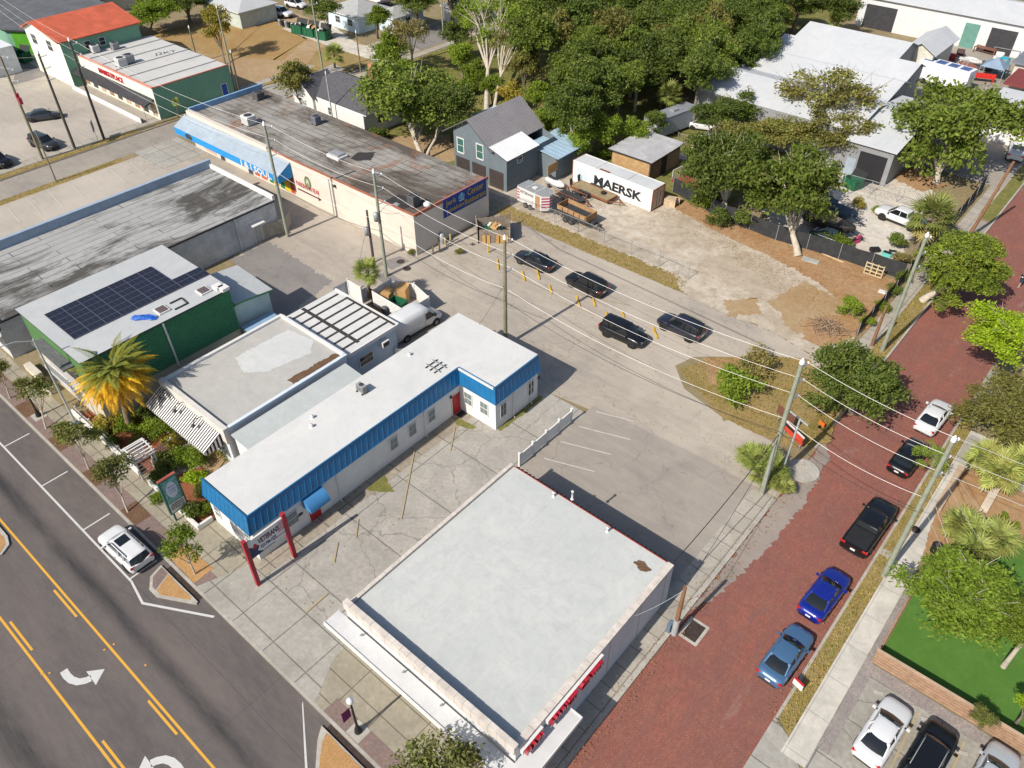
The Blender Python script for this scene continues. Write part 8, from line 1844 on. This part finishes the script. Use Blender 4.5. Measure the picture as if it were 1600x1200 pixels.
def tree(label, kind, leaf, cpx, zc, rpx, base=None, bark=M_BARK, tr=None, zs=1.0, name='tree', cat='tree', group=None, world=None, rw=None, limbs=7):
    c = Vector(world) if world else at(*cpx, zc); r = rw or rpx * mpp(c)
    q = at(*base) if base else Vector((c.x, c.y, 0)); me, L, R0 = pick(kind); s = r / R0; rz = RT.uniform(0, 6.28)
    T = thing(name, label, cat, (q.x, q.y, 0), 0, group); local(T)
    cv = c - q; sz = s * zs
    o = bpy.data.objects.new('crown', me); COL.objects.link(o); o.parent = T; o.location = cv; o.scale = (s, s, sz); o.rotation_euler.z = rz; setmat(o, LEAF[leaf])
    b = MB(); t0 = tr or max(.06, r * .075); fork = Vector((cv.x * .45, cv.y * .45, max(.3, (cv.z - r * zs * .35) * .6)))
    b.tube([(0, 0, -.05), (fork.x * .4, fork.y * .4, fork.z * .5), fork], [t0 * 1.25, t0, t0 * .85], 8, bark)
    cs, sn = math.cos(rz), math.sin(rz)
    for i in range(min(limbs, len(L))):
        x, y, z, lr = L[i]; e = cv + Vector(((x * cs - y * sn) * s, (x * sn + y * cs) * s, z * sz + lr * s * .1)); m = (fork + e) / 2 + Vector((RT.uniform(-.1, .1) * r, RT.uniform(-.1, .1) * r, r * .06))
        b.tube([fork, m, e], [t0 * .6, t0 * .36, t0 * .12], 5, bark)
        for k in range({'sparse': 5, 'oak': 4, 'wood': 1, 'mid': 2}.get(kind, 0)): f = e + Vector((RT.uniform(-.3, .3), RT.uniform(-.3, .3), RT.uniform(-.1, .3))) * r; b.tube([m + (e - m) * RT.uniform(.3, .8), f], [t0 * .2, t0 * .05], 4, bark)
    obj('trunk', b, None, T); return T
def shrub(label, leaf, px, py, rpx, zs=1.0, name='shrub', kind='bush', group=None, zoff=.45, stretch=None, rz=None):
    q = at(px, py, .3); r = rpx * mpp(q); me, L, R0 = pick(kind); s = r / R0
    T = thing(name, label, 'shrub', (q.x, q.y, 0), 0, group); local(T)
    o = bpy.data.objects.new('crown', me); COL.objects.link(o); o.parent = T; o.location = (0, 0, r * zs * zoff); o.scale = (s * (stretch or 1), s, s * zs); o.rotation_euler.z = RT.uniform(0, 6) if rz is None else rz; setmat(o, LEAF[leaf])
    b = MB()
    for i in range(5): x, y, z, lr = L[i % len(L)]; b.tube([(0, 0, -.02), (x * s * .5, y * s * .5, r * zs * zoff * .7)], [.035, .012], 4, M_BARK)
    obj('stem', b, None, T); return T
def fans(rng, heads, per, R0, segs=13, el=(-.5, 1.3), pet=.5):
    C, A, B = [], [], []; st = MB()
    for h in heads:
        h = np.array(h)
        for i in range(per):
            az = 2 * PI * (i * .618 + rng.uniform(-.06, .06)); e = el[0] + (el[1] - el[0]) * ((i + rng.uniform(0, 1)) / per) ** .8; pl = R0 * pet * rng.uniform(.8, 1.2)
            d = np.array([math.cos(az) * math.cos(e), math.sin(az) * math.cos(e), math.sin(e)]); tip = h + d * pl + np.array([0, 0, -.04 * R0])
            st.tube([tuple(h), tuple(tip)], .018, 3, LEAF['fan'], False)
            side = np.cross(d, [0, 0, 1.0]); side /= np.linalg.norm(side) + 1e-9; upv = np.cross(side, d)
            for k in range(segs):
                a = (k / (segs - 1) - .5) * 3.9; ln = R0 * .52 * rng.uniform(.85, 1.1) * (1 - .22 * abs(a) / 2); dd = d * math.cos(a) + side * math.sin(a) + upv * -.12 + np.array([0, 0, -.16]); dd /= np.linalg.norm(dd)
                w_ = np.cross(dd, upv); w_ /= np.linalg.norm(w_) + 1e-9; C.append(tip + dd * ln * .5); A.append(dd * ln * .5); B.append(w_ * R0 * .034)
    return np.array(C), np.array(A), np.array(B), st
def palm(label, leaf, cpx, zc, rpx, base=None, seed=1, per=30, trunk=.17, heads=None, name='fan_palm', el=(-.6, 1.35), cat='palm', skirt=False):
    rng = np.random.default_rng(seed); c = at(*cpx, zc); r = rpx * mpp(c); q = at(*base) if base else Vector((c.x, c.y, 0)); cv = c - q
    T = thing(name, label, cat, (q.x, q.y, 0)); local(T)
    hd = [(cv.x + x * r, cv.y + y * r, cv.z + z * r) for x, y, z in (heads or [(0, 0, 0)])]; rr = r * (1 if not heads else .62)
    C, A, B, st = fans(rng, hd, per, rr, el=el); m = LEAF[leaf]
    me = quads('crown', C, A, B, m); obj('crown', me, None, T); obj('leaf_stalk', st, None, T)
    if skirt:
        C, A, B, _ = fans(rng, [(cv.x, cv.y, cv.z - .5)], 16, rr * .85, el=(-1.3, -.6)); obj('dead_leaves', quads('dead_leaves', C, A, B, LEAF['dry']), None, T)
    b = MB()
    if trunk:
        for h in hd: b.tube([(0, 0, -.05), (h[0] * .5, h[1] * .5, h[2] * .5), h], [trunk * 1.2, trunk, trunk * 1.1], 8, M_PBARK)
        obj('trunk', b, None, T)
    return T
def date_palm(label, cpx, zc, rpx, base, seed=5, n=115):
    rng = np.random.default_rng(seed); c = at(*cpx, zc); r = rpx * mpp(c); q = Vector(base); cv = np.array(c - q)
    T = thing('date_palm', label, 'palm', (q.x, q.y, 0)); local(T); out = {0: [[], [], []], 1: [[], [], []]}; st = MB()
    for i in range(n):
        f = (i + .5) / n; az = 2 * PI * (i * .618) + rng.uniform(-.1, .1); e = 1.35 - 1.75 * f ** .9; ln = r * rng.uniform(.85, 1.08); d = np.array([math.cos(az), math.sin(az), 0]); pts = []
        p = cv.copy(); ang = e
        for k in range(13): pts.append(p.copy()); p = p + (d * math.cos(ang) + np.array([0, 0, math.sin(ang)])) * ln / 12; ang -= .085 + .03 * f
        if any(x[0] + q.x < -56.0 and x[1] + q.y > 13.8 and x[2] < 7.5 for x in pts): continue
        g = 1 if f > .40 + rng.uniform(-.10, .10) else 0
        st.tube([tuple(x) for x in pts[::3]], [.035, .028, .02, .012, .006], 3, LEAF['gold' if g else 'green_frond'], False)
        side = np.cross(d, [0, 0, 1.0])
        for k in range(2, 39):
            u = k / 39 * 12; j = min(11, int(u)); pp = pts[j] + (pts[j + 1] - pts[j]) * (u - j); tv = pts[j + 1] - pts[j]; tv /= np.linalg.norm(tv)
            for s in (1, -1):
                dd = side * s * .72 + tv * .62 + np.array([0, 0, -.18]); dd /= np.linalg.norm(dd); l2 = r * .17 * math.sin(PI * min(1, .2 + k / 46)) * rng.uniform(.8, 1.15)
                out[g][0].append(pp + dd * l2 * .5); out[g][1].append(dd * l2 * .5); w_ = np.cross(dd, [0, 0, 1.0]); out[g][2].append(w_ / (np.linalg.norm(w_) + 1e-9) * .04)
    for g, nm, m in ((0, 'green_fronds', 'green_frond'), (1, 'golden_fronds', 'gold')): obj(nm, quads(nm, *[np.array(x) for x in out[g]], LEAF[m]), None, T)
    obj('leaf_stalk', st, None, T)
    b = MB(); b.tube([(0, 0, -.05), tuple(cv * .5), tuple(cv)], [.28, .24, .3], 10, M_PBARK); obj('trunk', b, None, T); return T

# individual trees, front to back
tree('large bright green oak spreading over the artificial lawn', 'oak', 'turfoak', (1508, 930), 3.8, 106, (1535, 985), M_BARKP, .2, .62)
tree('bright green leafy tree cut off by the right edge above the artificial lawn', 'oak', 'bright', (1612, 985), 4.2, 62, None, M_BARKP, .15, .7)
tree('lime green sapling at the right edge beside the timber fence', 'mid', 'lime', (1610, 1105), 2.2, 32, None)
tree('small olive tree growing through the timber fence', 'mid', 'street', (1535, 1122), 1.6, 26, (1530, 1140), zs=.7)
tree('brilliant lime green tree hanging over the brick street at the right edge', 'oak', 'lime', (1576, 528), 4.2, 86, (1612, 570), M_BARKP, .2, .7)
tree('airy olive tree with pale twigs behind the fan palm at the right edge', 'oak', 'olive', (1572, 648), 3.4, 84, (1585, 690), M_BARKP, .13, .65)
tree('thin leafy sapling leaning over the black sedan', 'sparse', 'bright', (1452, 712), 2.4, 34, (1470, 735), M_BARKP, .05, .7, limbs=10)
tree('yellow green cedar with a dense spreading crown by the side sidewalk', 'cedar', 'cedar', (1498, 428), 3.4, 80, (1440, 470), M_BARKP, .35, .85)
tree('round dark green oak at the corner of the brick street and the alley island', 'oak', 'oak', (1335, 592), 3.6, 92, (1330, 645), M_BARK, .24, .8)
tree('leaning oak with a pale trunk beside the container yard fence', 'oak', 'oak', (1138, 265), 4.6, 88, (1131, 342), M_BARKP, .36, 1.0)
tree('broad oak with a pale trunk at the edge of the orange soil', 'oak', 'grove', (1234, 305), 4.9, 94, (1247, 400), M_BARKP, .36, 1.08)
tree('big spreading oak in front of the pale warehouse wing', 'oak', 'grove', (1482, 218), 4.6, 114, (1462, 290), M_BARKP, .4, 1.0)
tree('thin crowned oak with twisted bare limbs before the sawtooth warehouse', 'sparse', 'olive', (1292, 155), 6.0, 100, (1292, 228), M_BARK, .26, .85, limbs=24)
tree('wide olive oak under the bare limbed oak beside the sawtooth warehouse', 'oak', 'olive', (1225, 205), 3.2, 66, (1220, 225), M_BARK, .2, .6)
tree('second wide olive oak hanging over the dark warehouse eave', 'oak', 'olive', (1305, 205), 3.6, 76, (1305, 238), M_BARK, .2, .7)
tree('large dark oak between the restaurant strip and the white house', 'oak', 'grove', (632, 162), 5.2, 96, (663, 256), M_BARKP, .36, .85)
tree('second crown of dark oak leaning toward the garage house', 'oak', 'oak', (700, 170), 5.2, 56, (664, 250), M_BARKP, .2, 1.0)
tree('small leaning tree at the back corner of the restaurant strip', 'mid', 'olive', (455, 128), 4.5, 40, (478, 178), M_BARK, .14, 1.0)
tree('yellow green tree on the lawn beyond the strip mall', 'mid', 'autumn', (340, 48), 4.5, 36, (352, 102), M_BARK, .15, 1.0)
tree('bushy yellow green tree beside the red roofed house', 'oak', 'bright', (240, 18), 3.6, 52, (235, 45), M_BARK, .2, .7)
tree('dark tree at the top edge behind the bushy yellow green tree', 'oak', 'dark', (290, 5), 3.5, 40, None, zs=.6)
tree('round tree shading the pale blue cottage', 'mid', 'oak', (505, 22), 4.6, 34, (520, 60), M_BARK, .12, .9)
tree('vine covered tree beside the thin pole on the side road', 'mid', 'bright', (605, 85), 3.4, 38, (612, 112), M_BARK, .15, 1.1)
tree('tall bare topped tree rising from the vines by the side road', 'sparse', 'dry', (642, 55), 6.5, 38, (645, 112), M_BARKP, .2, 1.25)
tree('pale dying tree left of the bare topped tree', 'sparse', 'dry', (618, 50), 6.0, 26, (628, 105), M_BARKP, .16, 1.2)
tree('green understory tree beneath the bare topped tree', 'mid', 'bright', (628, 118), 2.6, 32, (632, 130), zs=.8)
tree('tall white trunked tree at the left end of the wood', 'sparse', 'bright', (765, 35), 9.0, 62, (760, 172), M_BARKP, .34, 1.1, limbs=14)
tree('second pale trunk leaning right beside the tall white trunked tree', 'sparse', 'olive', (795, 60), 8.0, 42, (772, 172), M_BARKP, .24, 1.1, limbs=12)
tree('dark tree at the top edge right of the wood', 'wood', 'dark', (1248, 8), 5, 48, None, zs=.8)
tree('dark tree at the top edge before the long warehouse', 'wood', 'dark', (1312, 14), 5, 42, None, zs=.8)
tree('yellow tinged tree at the corner of the sawtooth warehouse', 'mid', 'autumn', (1222, 34), 4, 24, None)
tree('shade tree left of the side road at the top edge', 'wood', 'oak', (650, 5), 5, 40, None, zs=.7)
tree('leafy tree between the pale blue cottage and the side road', 'mid', 'bright', (588, 30), 4, 26, (590, 60))
tree('dark tree beyond the side road at the top edge', 'wood', 'dark', (705, -6), 5, 40, None, zs=.7)
tree('dark grove tree at the top left edge behind the red roof', 'wood', 'dark', (130, 2), 4, 34, None, zs=.6)
def street(label, cx, cy, r, bx, by, zc=2.7, leaf='street', zs=.95): return tree(label, 'street', leaf, (cx, cy + 3), zc, r * 1.22, (bx, by), M_BARKP, .065, zs, 'street_tree', group='young street trees along the main road')
street('young street tree cut off by the left edge', 4, 582, 22, 16, 622); street('young street tree beside the half hidden black lamp post', 58, 612, 30, 72, 670); street('young street tree under the slim silver street lamp', 122, 688, 36, 139, 733)
street('young street tree left of the cafe sign', 178, 742, 36, 200, 800); street('narrow bright street tree by the bulb-out drain', 288, 856, 33, 305, 897, 2.8, 'bright', 1.25); street('broad street tree at the bottom edge in front of the shop canopy', 692, 1208, 70, 712, 1268, 3.2, 'street', .75)
# the wood
def px_of(p):
    v = Vector(p) - Vector((0, 0, CAM_H)); w_ = v.dot(fw); return 800 + FPX * v.dot(rt) / w_, 600 - FPX * v.dot(up) / w_
def inside(x, y, poly):
    c = False; n = len(poly)
    for i in range(n):
        (x0, y0), (x1, y1) = poly[i], poly[(i + 1) % n]
        if (y0 > y) != (y1 > y) and x < (x1 - x0) * (y - y0) / (y1 - y0) + x0: c = not c
    return c
WOOD = [(812, 60), (845, 120), (858, 175), (900, 195), (1000, 168), (1060, 128), (1120, 135), (1172, 105), (1200, 50), (1215, -60), (700, -60), (720, -10), (790, 10)]
rw = random.Random(21); nw = 0
for ix in range(-95, -30, 6):
    for iy in range(80, 190, 6):
        x, y, z = ix + rw.uniform(-2, 2), iy + rw.uniform(-2, 2), rw.uniform(5.0, 7.8)
        px, py = px_of((x, y, z))
        if inside(px, py, WOOD):
            nw += 1; tree('dense tree standing in the wood behind the garage house', 'wood', ('dark', 'oak', 'grove', 'dark', 'oak', 'grove', 'olive')[nw % 7], None, z, 0, None, M_BARKP if nw % 3 == 0 else M_BARK, .22, rw.uniform(.85, 1.25), 'tree', 'tree', 'trees of the dense wood', (x, y, z), rw.uniform(3.9, 5.6), 4)
for i, (px, py, r, zc, l, lf) in enumerate(((905, 232, 34, 2.4, 'bright bushy tree between the garage house and the container', 'bright'), (945, 212, 40, 3.0, 'bright bushy tree behind the container', 'bright'), (990, 205, 34, 2.8, 'bright bushy tree left of the caravan', 'bright'), (1025, 195, 26, 2.4, 'creeper hung tree at the caravan front', 'oak'), (888, 210, 30, 3, 'dark bushy tree at the wood edge beside the garage house', 'oak'), (1120, 185, 46, 4.5, 'dark leafy tree over the white truck', 'dark'), (1165, 175, 40, 4.0, 'dark leafy tree beside the bare grey pole', 'dark'), (1150, 225, 40, 4, 'grey green tree at the corner of the dirt yard', 'olive'), (1095, 250, 38, 3.6, 'leafy tree over the brown shed yard', 'oak'), (838, 150, 34, 4, 'small bright tree at the sunny edge of the wood', 'bright'), (722, 95, 32, 3.0, 'leafy undergrowth tree at the left foot of the wood', 'bright'), (820, 110, 36, 4.5, 'olive tree at the sunny left edge of the wood', 'olive'), (742, 118, 30, 2.0, 'bright thicket below the tall white trunked tree', 'bright'), (855, 195, 28, 2.0, 'bright thicket at the lower left edge of the wood', 'bright'), (715, 62, 34, 3.5, 'tall leafy tree at the upper left edge of the wood', 'oak'), (800, 150, 28, 2.4, 'yellow green thicket at the left edge of the wood', 'autumn'), (768, 140, 26, 2.0, 'leafy thicket between the two pale trunks', 'bright'), (735, 30, 36, 4, 'bright tree at the top left of the wood', 'bright'), (795, 190, 26, 2.2, 'bush like tree behind the grey garage roof', 'bright'))): tree(l, 'mid' if r < 42 else 'oak', lf, (px, py), zc, r, None, M_BARK, .15, .9)
# palms
date_palm('big date palm with golden lower fronds in front of the green building', (178, 583), 5.7, 76, (-54.9, 15.0, 0))
palm('fan palm rising beside the white bin pen', 'fan', (574, 424), 4.3, 27, (577, 464), 3, 34)
palm('small round fan palm on the far verge of the side road', 'fan', (522, 84), 3.2, 20, (523, 106), 4, 34)
palm('tall shaggy fan palm beside the white work pickup', 'fan', (1457, 338), 4.6, 44, (1425, 402), 6, 38, .2, None, 'fan_palm', (-.6, 1.35), 'palm', True)
palm('large pale fan palm at the right edge above the orange mulch', 'fanb', (1562, 728), 2.6, 60, (1560, 745), 7, 30, .2, [(0, 0, 0), (.35, .3, .1), (-.35, .2, -.1), (.1, -.35, .05)])
palm('spreading saw palm in the planting bed beside the litter bin', 'fanb', (1524, 842), 1.6, 66, None, 8, 26, .15, [(0, 0, 0), (.4, .25, .1), (-.35, .2, 0), (.1, -.4, .0)], 'saw_palm', (-.2, 1.2))
palm('palmetto clump around the foot of the mossy alley pole', 'fan', (1190, 728), .9, 48, None, 9, 22, .06, [(-.45, .1, 0), (0, .3, .1), (.4, .1, 0), (.25, -.35, 0), (-.1, -.1, .1)], 'palmetto', (-.1, 1.2))
palm('low palmetto at the kerb side of the mossy alley pole', 'fanb', (1222, 757), .7, 26, None, 19, 18, .06, [(-.3, .1, 0), (.35, 0, 0), (0, -.3, 0)], 'palmetto', (-.1, 1.2))
palm('fan palm among the trees at the front of the wood', 'fan', (1045, 148), 4, 26, None, 10, 30)
palm('small slender palm beside the green strip mall wall', 'fan', (275, 160), 2.6, 9, (279, 183), 12, 22, .06)
palm('palm at the top left edge behind the red roof', 'fan', (125, 8), 4, 18, None, 13, 26)
palm('palm at the corner of the oak wood by the sawtooth warehouse', 'fan', (1305, 35), 3, 18, None, 14, 26)
# shrubs
for a in (('round green shrub at the foot of the pale oak trunk by the trailer lot', 'dark', 1122, 350, 24), ('bright green bush on the alley island', 'bright', 1150, 618, 42), ('dry twiggy bush at the tip of the alley island', 'dry', 1180, 575, 34), ('ragged green bush beside the brush pile', 'bright', 1328, 488, 24), ('low weeds under the ragged green bush', 'bright', 1352, 505, 15), ('clipped dark bush beside the white house', 'dark', 592, 216, 20), ('rust red crape myrtle against the green strip mall wall', 'rust', 333, 143, 15), ('yellowish shrub in front of the brown shed', 'autumn', 970, 252, 16), ('green shrub left of the brown shed', 'bright', 945, 245, 18), ('creeper spilling over the black fence beside the oak trunk', 'bright', 1100, 322, 26), ('creeper on the black fence under the leaning oak', 'oak', 1160, 350, 24), ('creeper on the black fence in front of the dark green car', 'bright', 1290, 372, 18), ('creeper on the black fence right of the dark green car', 'bright', 1312, 385, 18), ('tall weeds by the teal tub', 'oak', 1400, 382, 20), ('dry weeds at the foot of the tall shaggy fan palm', 'dry', 1408, 408, 18), ('yellow weeds beside the concrete pad', 'autumn', 1340, 322, 14), ('weeds along the edge of the concrete pad', 'bright', 1370, 330, 12), ('vines on the overgrown fence, end nearest the brush pile', 'bright', 1378, 482, 16), ('vines on the overgrown fence, middle', 'oak', 1395, 458, 16), ('vines on the overgrown fence, end nearest the cedar', 'oak', 1412, 436, 16), ('small dark shrub on the orange mulch', 'bright', 1585, 822, 12), ('grass tuft beside the palm bench', 'bright', 1570, 806, 9), ('weeds at the restaurant wall corner', 'olive', 643, 395, 9), ('weeds beside the sealed joint near the board pen', 'olive', 718, 393, 9), ('dark climbing bush at the garage house back corner', 'oak', 882, 245, 18), ('bush on the lawn edge below the tall white trunked tree', 'bright', 730, 145, 22), ('olive bush behind the flat outbuilding', 'olive', 700, 150, 18), ('hedge bush left of the white house', 'oak', 585, 120, 16)): shrub(*a)
for i, (px, py, r, lf, l) in enumerate(((172, 664, 20, 'autumn', 'orange flowered shrub at the foot of the date palm'), (196, 668, 18, 'bright', 'bright shrub right of the date palm trunk'), (158, 680, 14, 'oak', 'green shrub by the garden railing'), (230, 650, 17, 'oak', 'dark shrub in the deep shade below the striped awning'), (238, 672, 19, 'bright', 'leafy green shrub beside the red mulch'), (258, 680, 18, 'bright', 'bright shrub below the middle of the striped awning'), (270, 692, 13, 'autumn', 'yellow green shrub at the cafe path'), (216, 688, 12, 'olive', 'low olive groundcover on the red mulch'), (178, 694, 12, 'dark', 'dark shrub behind the low garden wall'), (262, 728, 18, 'oak', 'green shrub on the near side of the cafe path'), (284, 720, 20, 'bright', 'pale leafed shrub beside the cafe path'), (306, 722, 18, 'bright', 'tall green shrub by the mansard office corner'), (245, 748, 14, 'dark', 'dark low shrub beside the arbor'), (306, 752, 17, 'lime', 'lime shrub behind the cafe sign'), (318, 770, 15, 'oak', 'green shrub against the mansard office front'), (300, 800, 18, 'oak', 'shrub with red flowers at the low wall end'), (322, 798, 14, 'bright', 'bright shrub in the corner by the mansard office'), (355, 702, 20, 'olive', 'brown green shrub beside the tan cafe path'), (372, 692, 16, 'dry', 'dry shrub at the annex front'), (245, 778, 11, 'bright', 'small shrub under the cafe sign'))): shrub(l, lf, px, py, r * 1.3, 1.0, group='shrubs of the cafe garden')
patch('planting_bed', [(-60, 13), (-49.6, 13), (-48.3, 16.3), (-55.5, 17), (-59.8, 14)], G_MULCH, 5, .1, .5); patch('planting_bed', [(-48, 13), (-41.6, 13), (-41.4, 18), (-47, 16.3)], G_MULCH, 5, .1, .5); patch('footpath', pix((300, 700), (340, 690), (352, 720), (330, 745), (318, 735)), G_YARD, 6, .1, .4); patch('footpath', [(-49.4, 12.8), (-48.2, 12.8), (-46.6, 17), (-47.8, 17)], M_WALK, 6)
# ------------------------------------------------------------------ grass blades and fallen leaves: uncountable ground cover
def scatter(name, label, polys, n, mat, size, up_, seed, z=.03):
    rng = np.random.default_rng(seed); C = []
    for poly, k in polys:
        xs = [p[0] for p in poly]; ys = [p[1] for p in poly]; c = 0; tries = 0
        while c < k and tries < k * 8:
            tries += 1; x, y = rng.uniform(min(xs), max(xs)), rng.uniform(min(ys), max(ys))
            if inside(x, y, poly): C.append((x, y, z + rng.uniform(0, .02))); c += 1
    C = np.array(C); n = len(C); a = rng.uniform(0, 2 * PI, n); e = rng.uniform(*up_, n); s = size * rng.uniform(.4, 1.4, n)
    A = np.stack([np.cos(a) * np.cos(e), np.sin(a) * np.cos(e), np.sin(e)], 1) * s[:, None]; B = np.stack([-np.sin(a), np.cos(a), np.zeros(n)], 1) * (s * .3)[:, None]
    C[:, 2] += np.abs(A[:, 2]); o = obj(name, quads(name, C, A, B, mat)); return tag(o, label, name.replace('_', ' '), None, 'stuff')
ISL = pix((1060, 577), (1110, 561), (1200, 556), (1262, 562), (1310, 610), (1300, 690), (1235, 700), (1130, 655))
L_G = leafmat('grass_blades', (.13, .125, .03), (.24, .19, .07), .2, (.10, .12, .025)); L_L = leafmat('leaf_litter_flecks', (.19, .10, .035), (.27, .16, .07), .1, (.14, .08, .035))
scatter('dry_grass_tufts', 'short dry grass growing in the verges and on the alley island', [(rect(-2.55, -1.58, 27, 62), 3200), (rect(-12.1, -10.7, 50, 86), 4200), (ISL, 3500), (rect(-60, -31, 62.4, 64.9), 3200), (rect(-104.2, -103, 23, 41), 900), (rect(-111.3, -110.1, 13, 47), 1200), (rect(-102, -60, 62, 100), 7000), (rect(-2.7, 3, 62.5, 63), 50)], 0, L_G, .09, (.5, 1.4), 4)
scatter('fallen_leaves', 'brown fallen leaves and litter strewn over the soil and lot edges', [([(-42, 74.6), (-30, 71.8), (-15, 66), (-13.9, 79), (-43, 80.5)], 7000), ([(-60, 66), (-15, 62), (-15, 72), (-60, 77)], 2600), (rect(-35, -14, 96, 108), 5000), (ISL, 2200), (rect(-12.2, -10.4, 43, 60), 700), (rect(-3.4, -2.6, 27, 62), 500), (rect(-11, -9.6, 14, 50), 700), (rect(-35.6, -26, 13, 34), 350), (rect(-56, -12, 43, 62), 1100), (rect(0, 14, 42, 58), 3500), (rect(-145, -114, 66, 92), 3500), (rect(-12.3, -10.8, 13, 42), 160)], 0, L_L, .07, (-.1, .5), 5, .035)
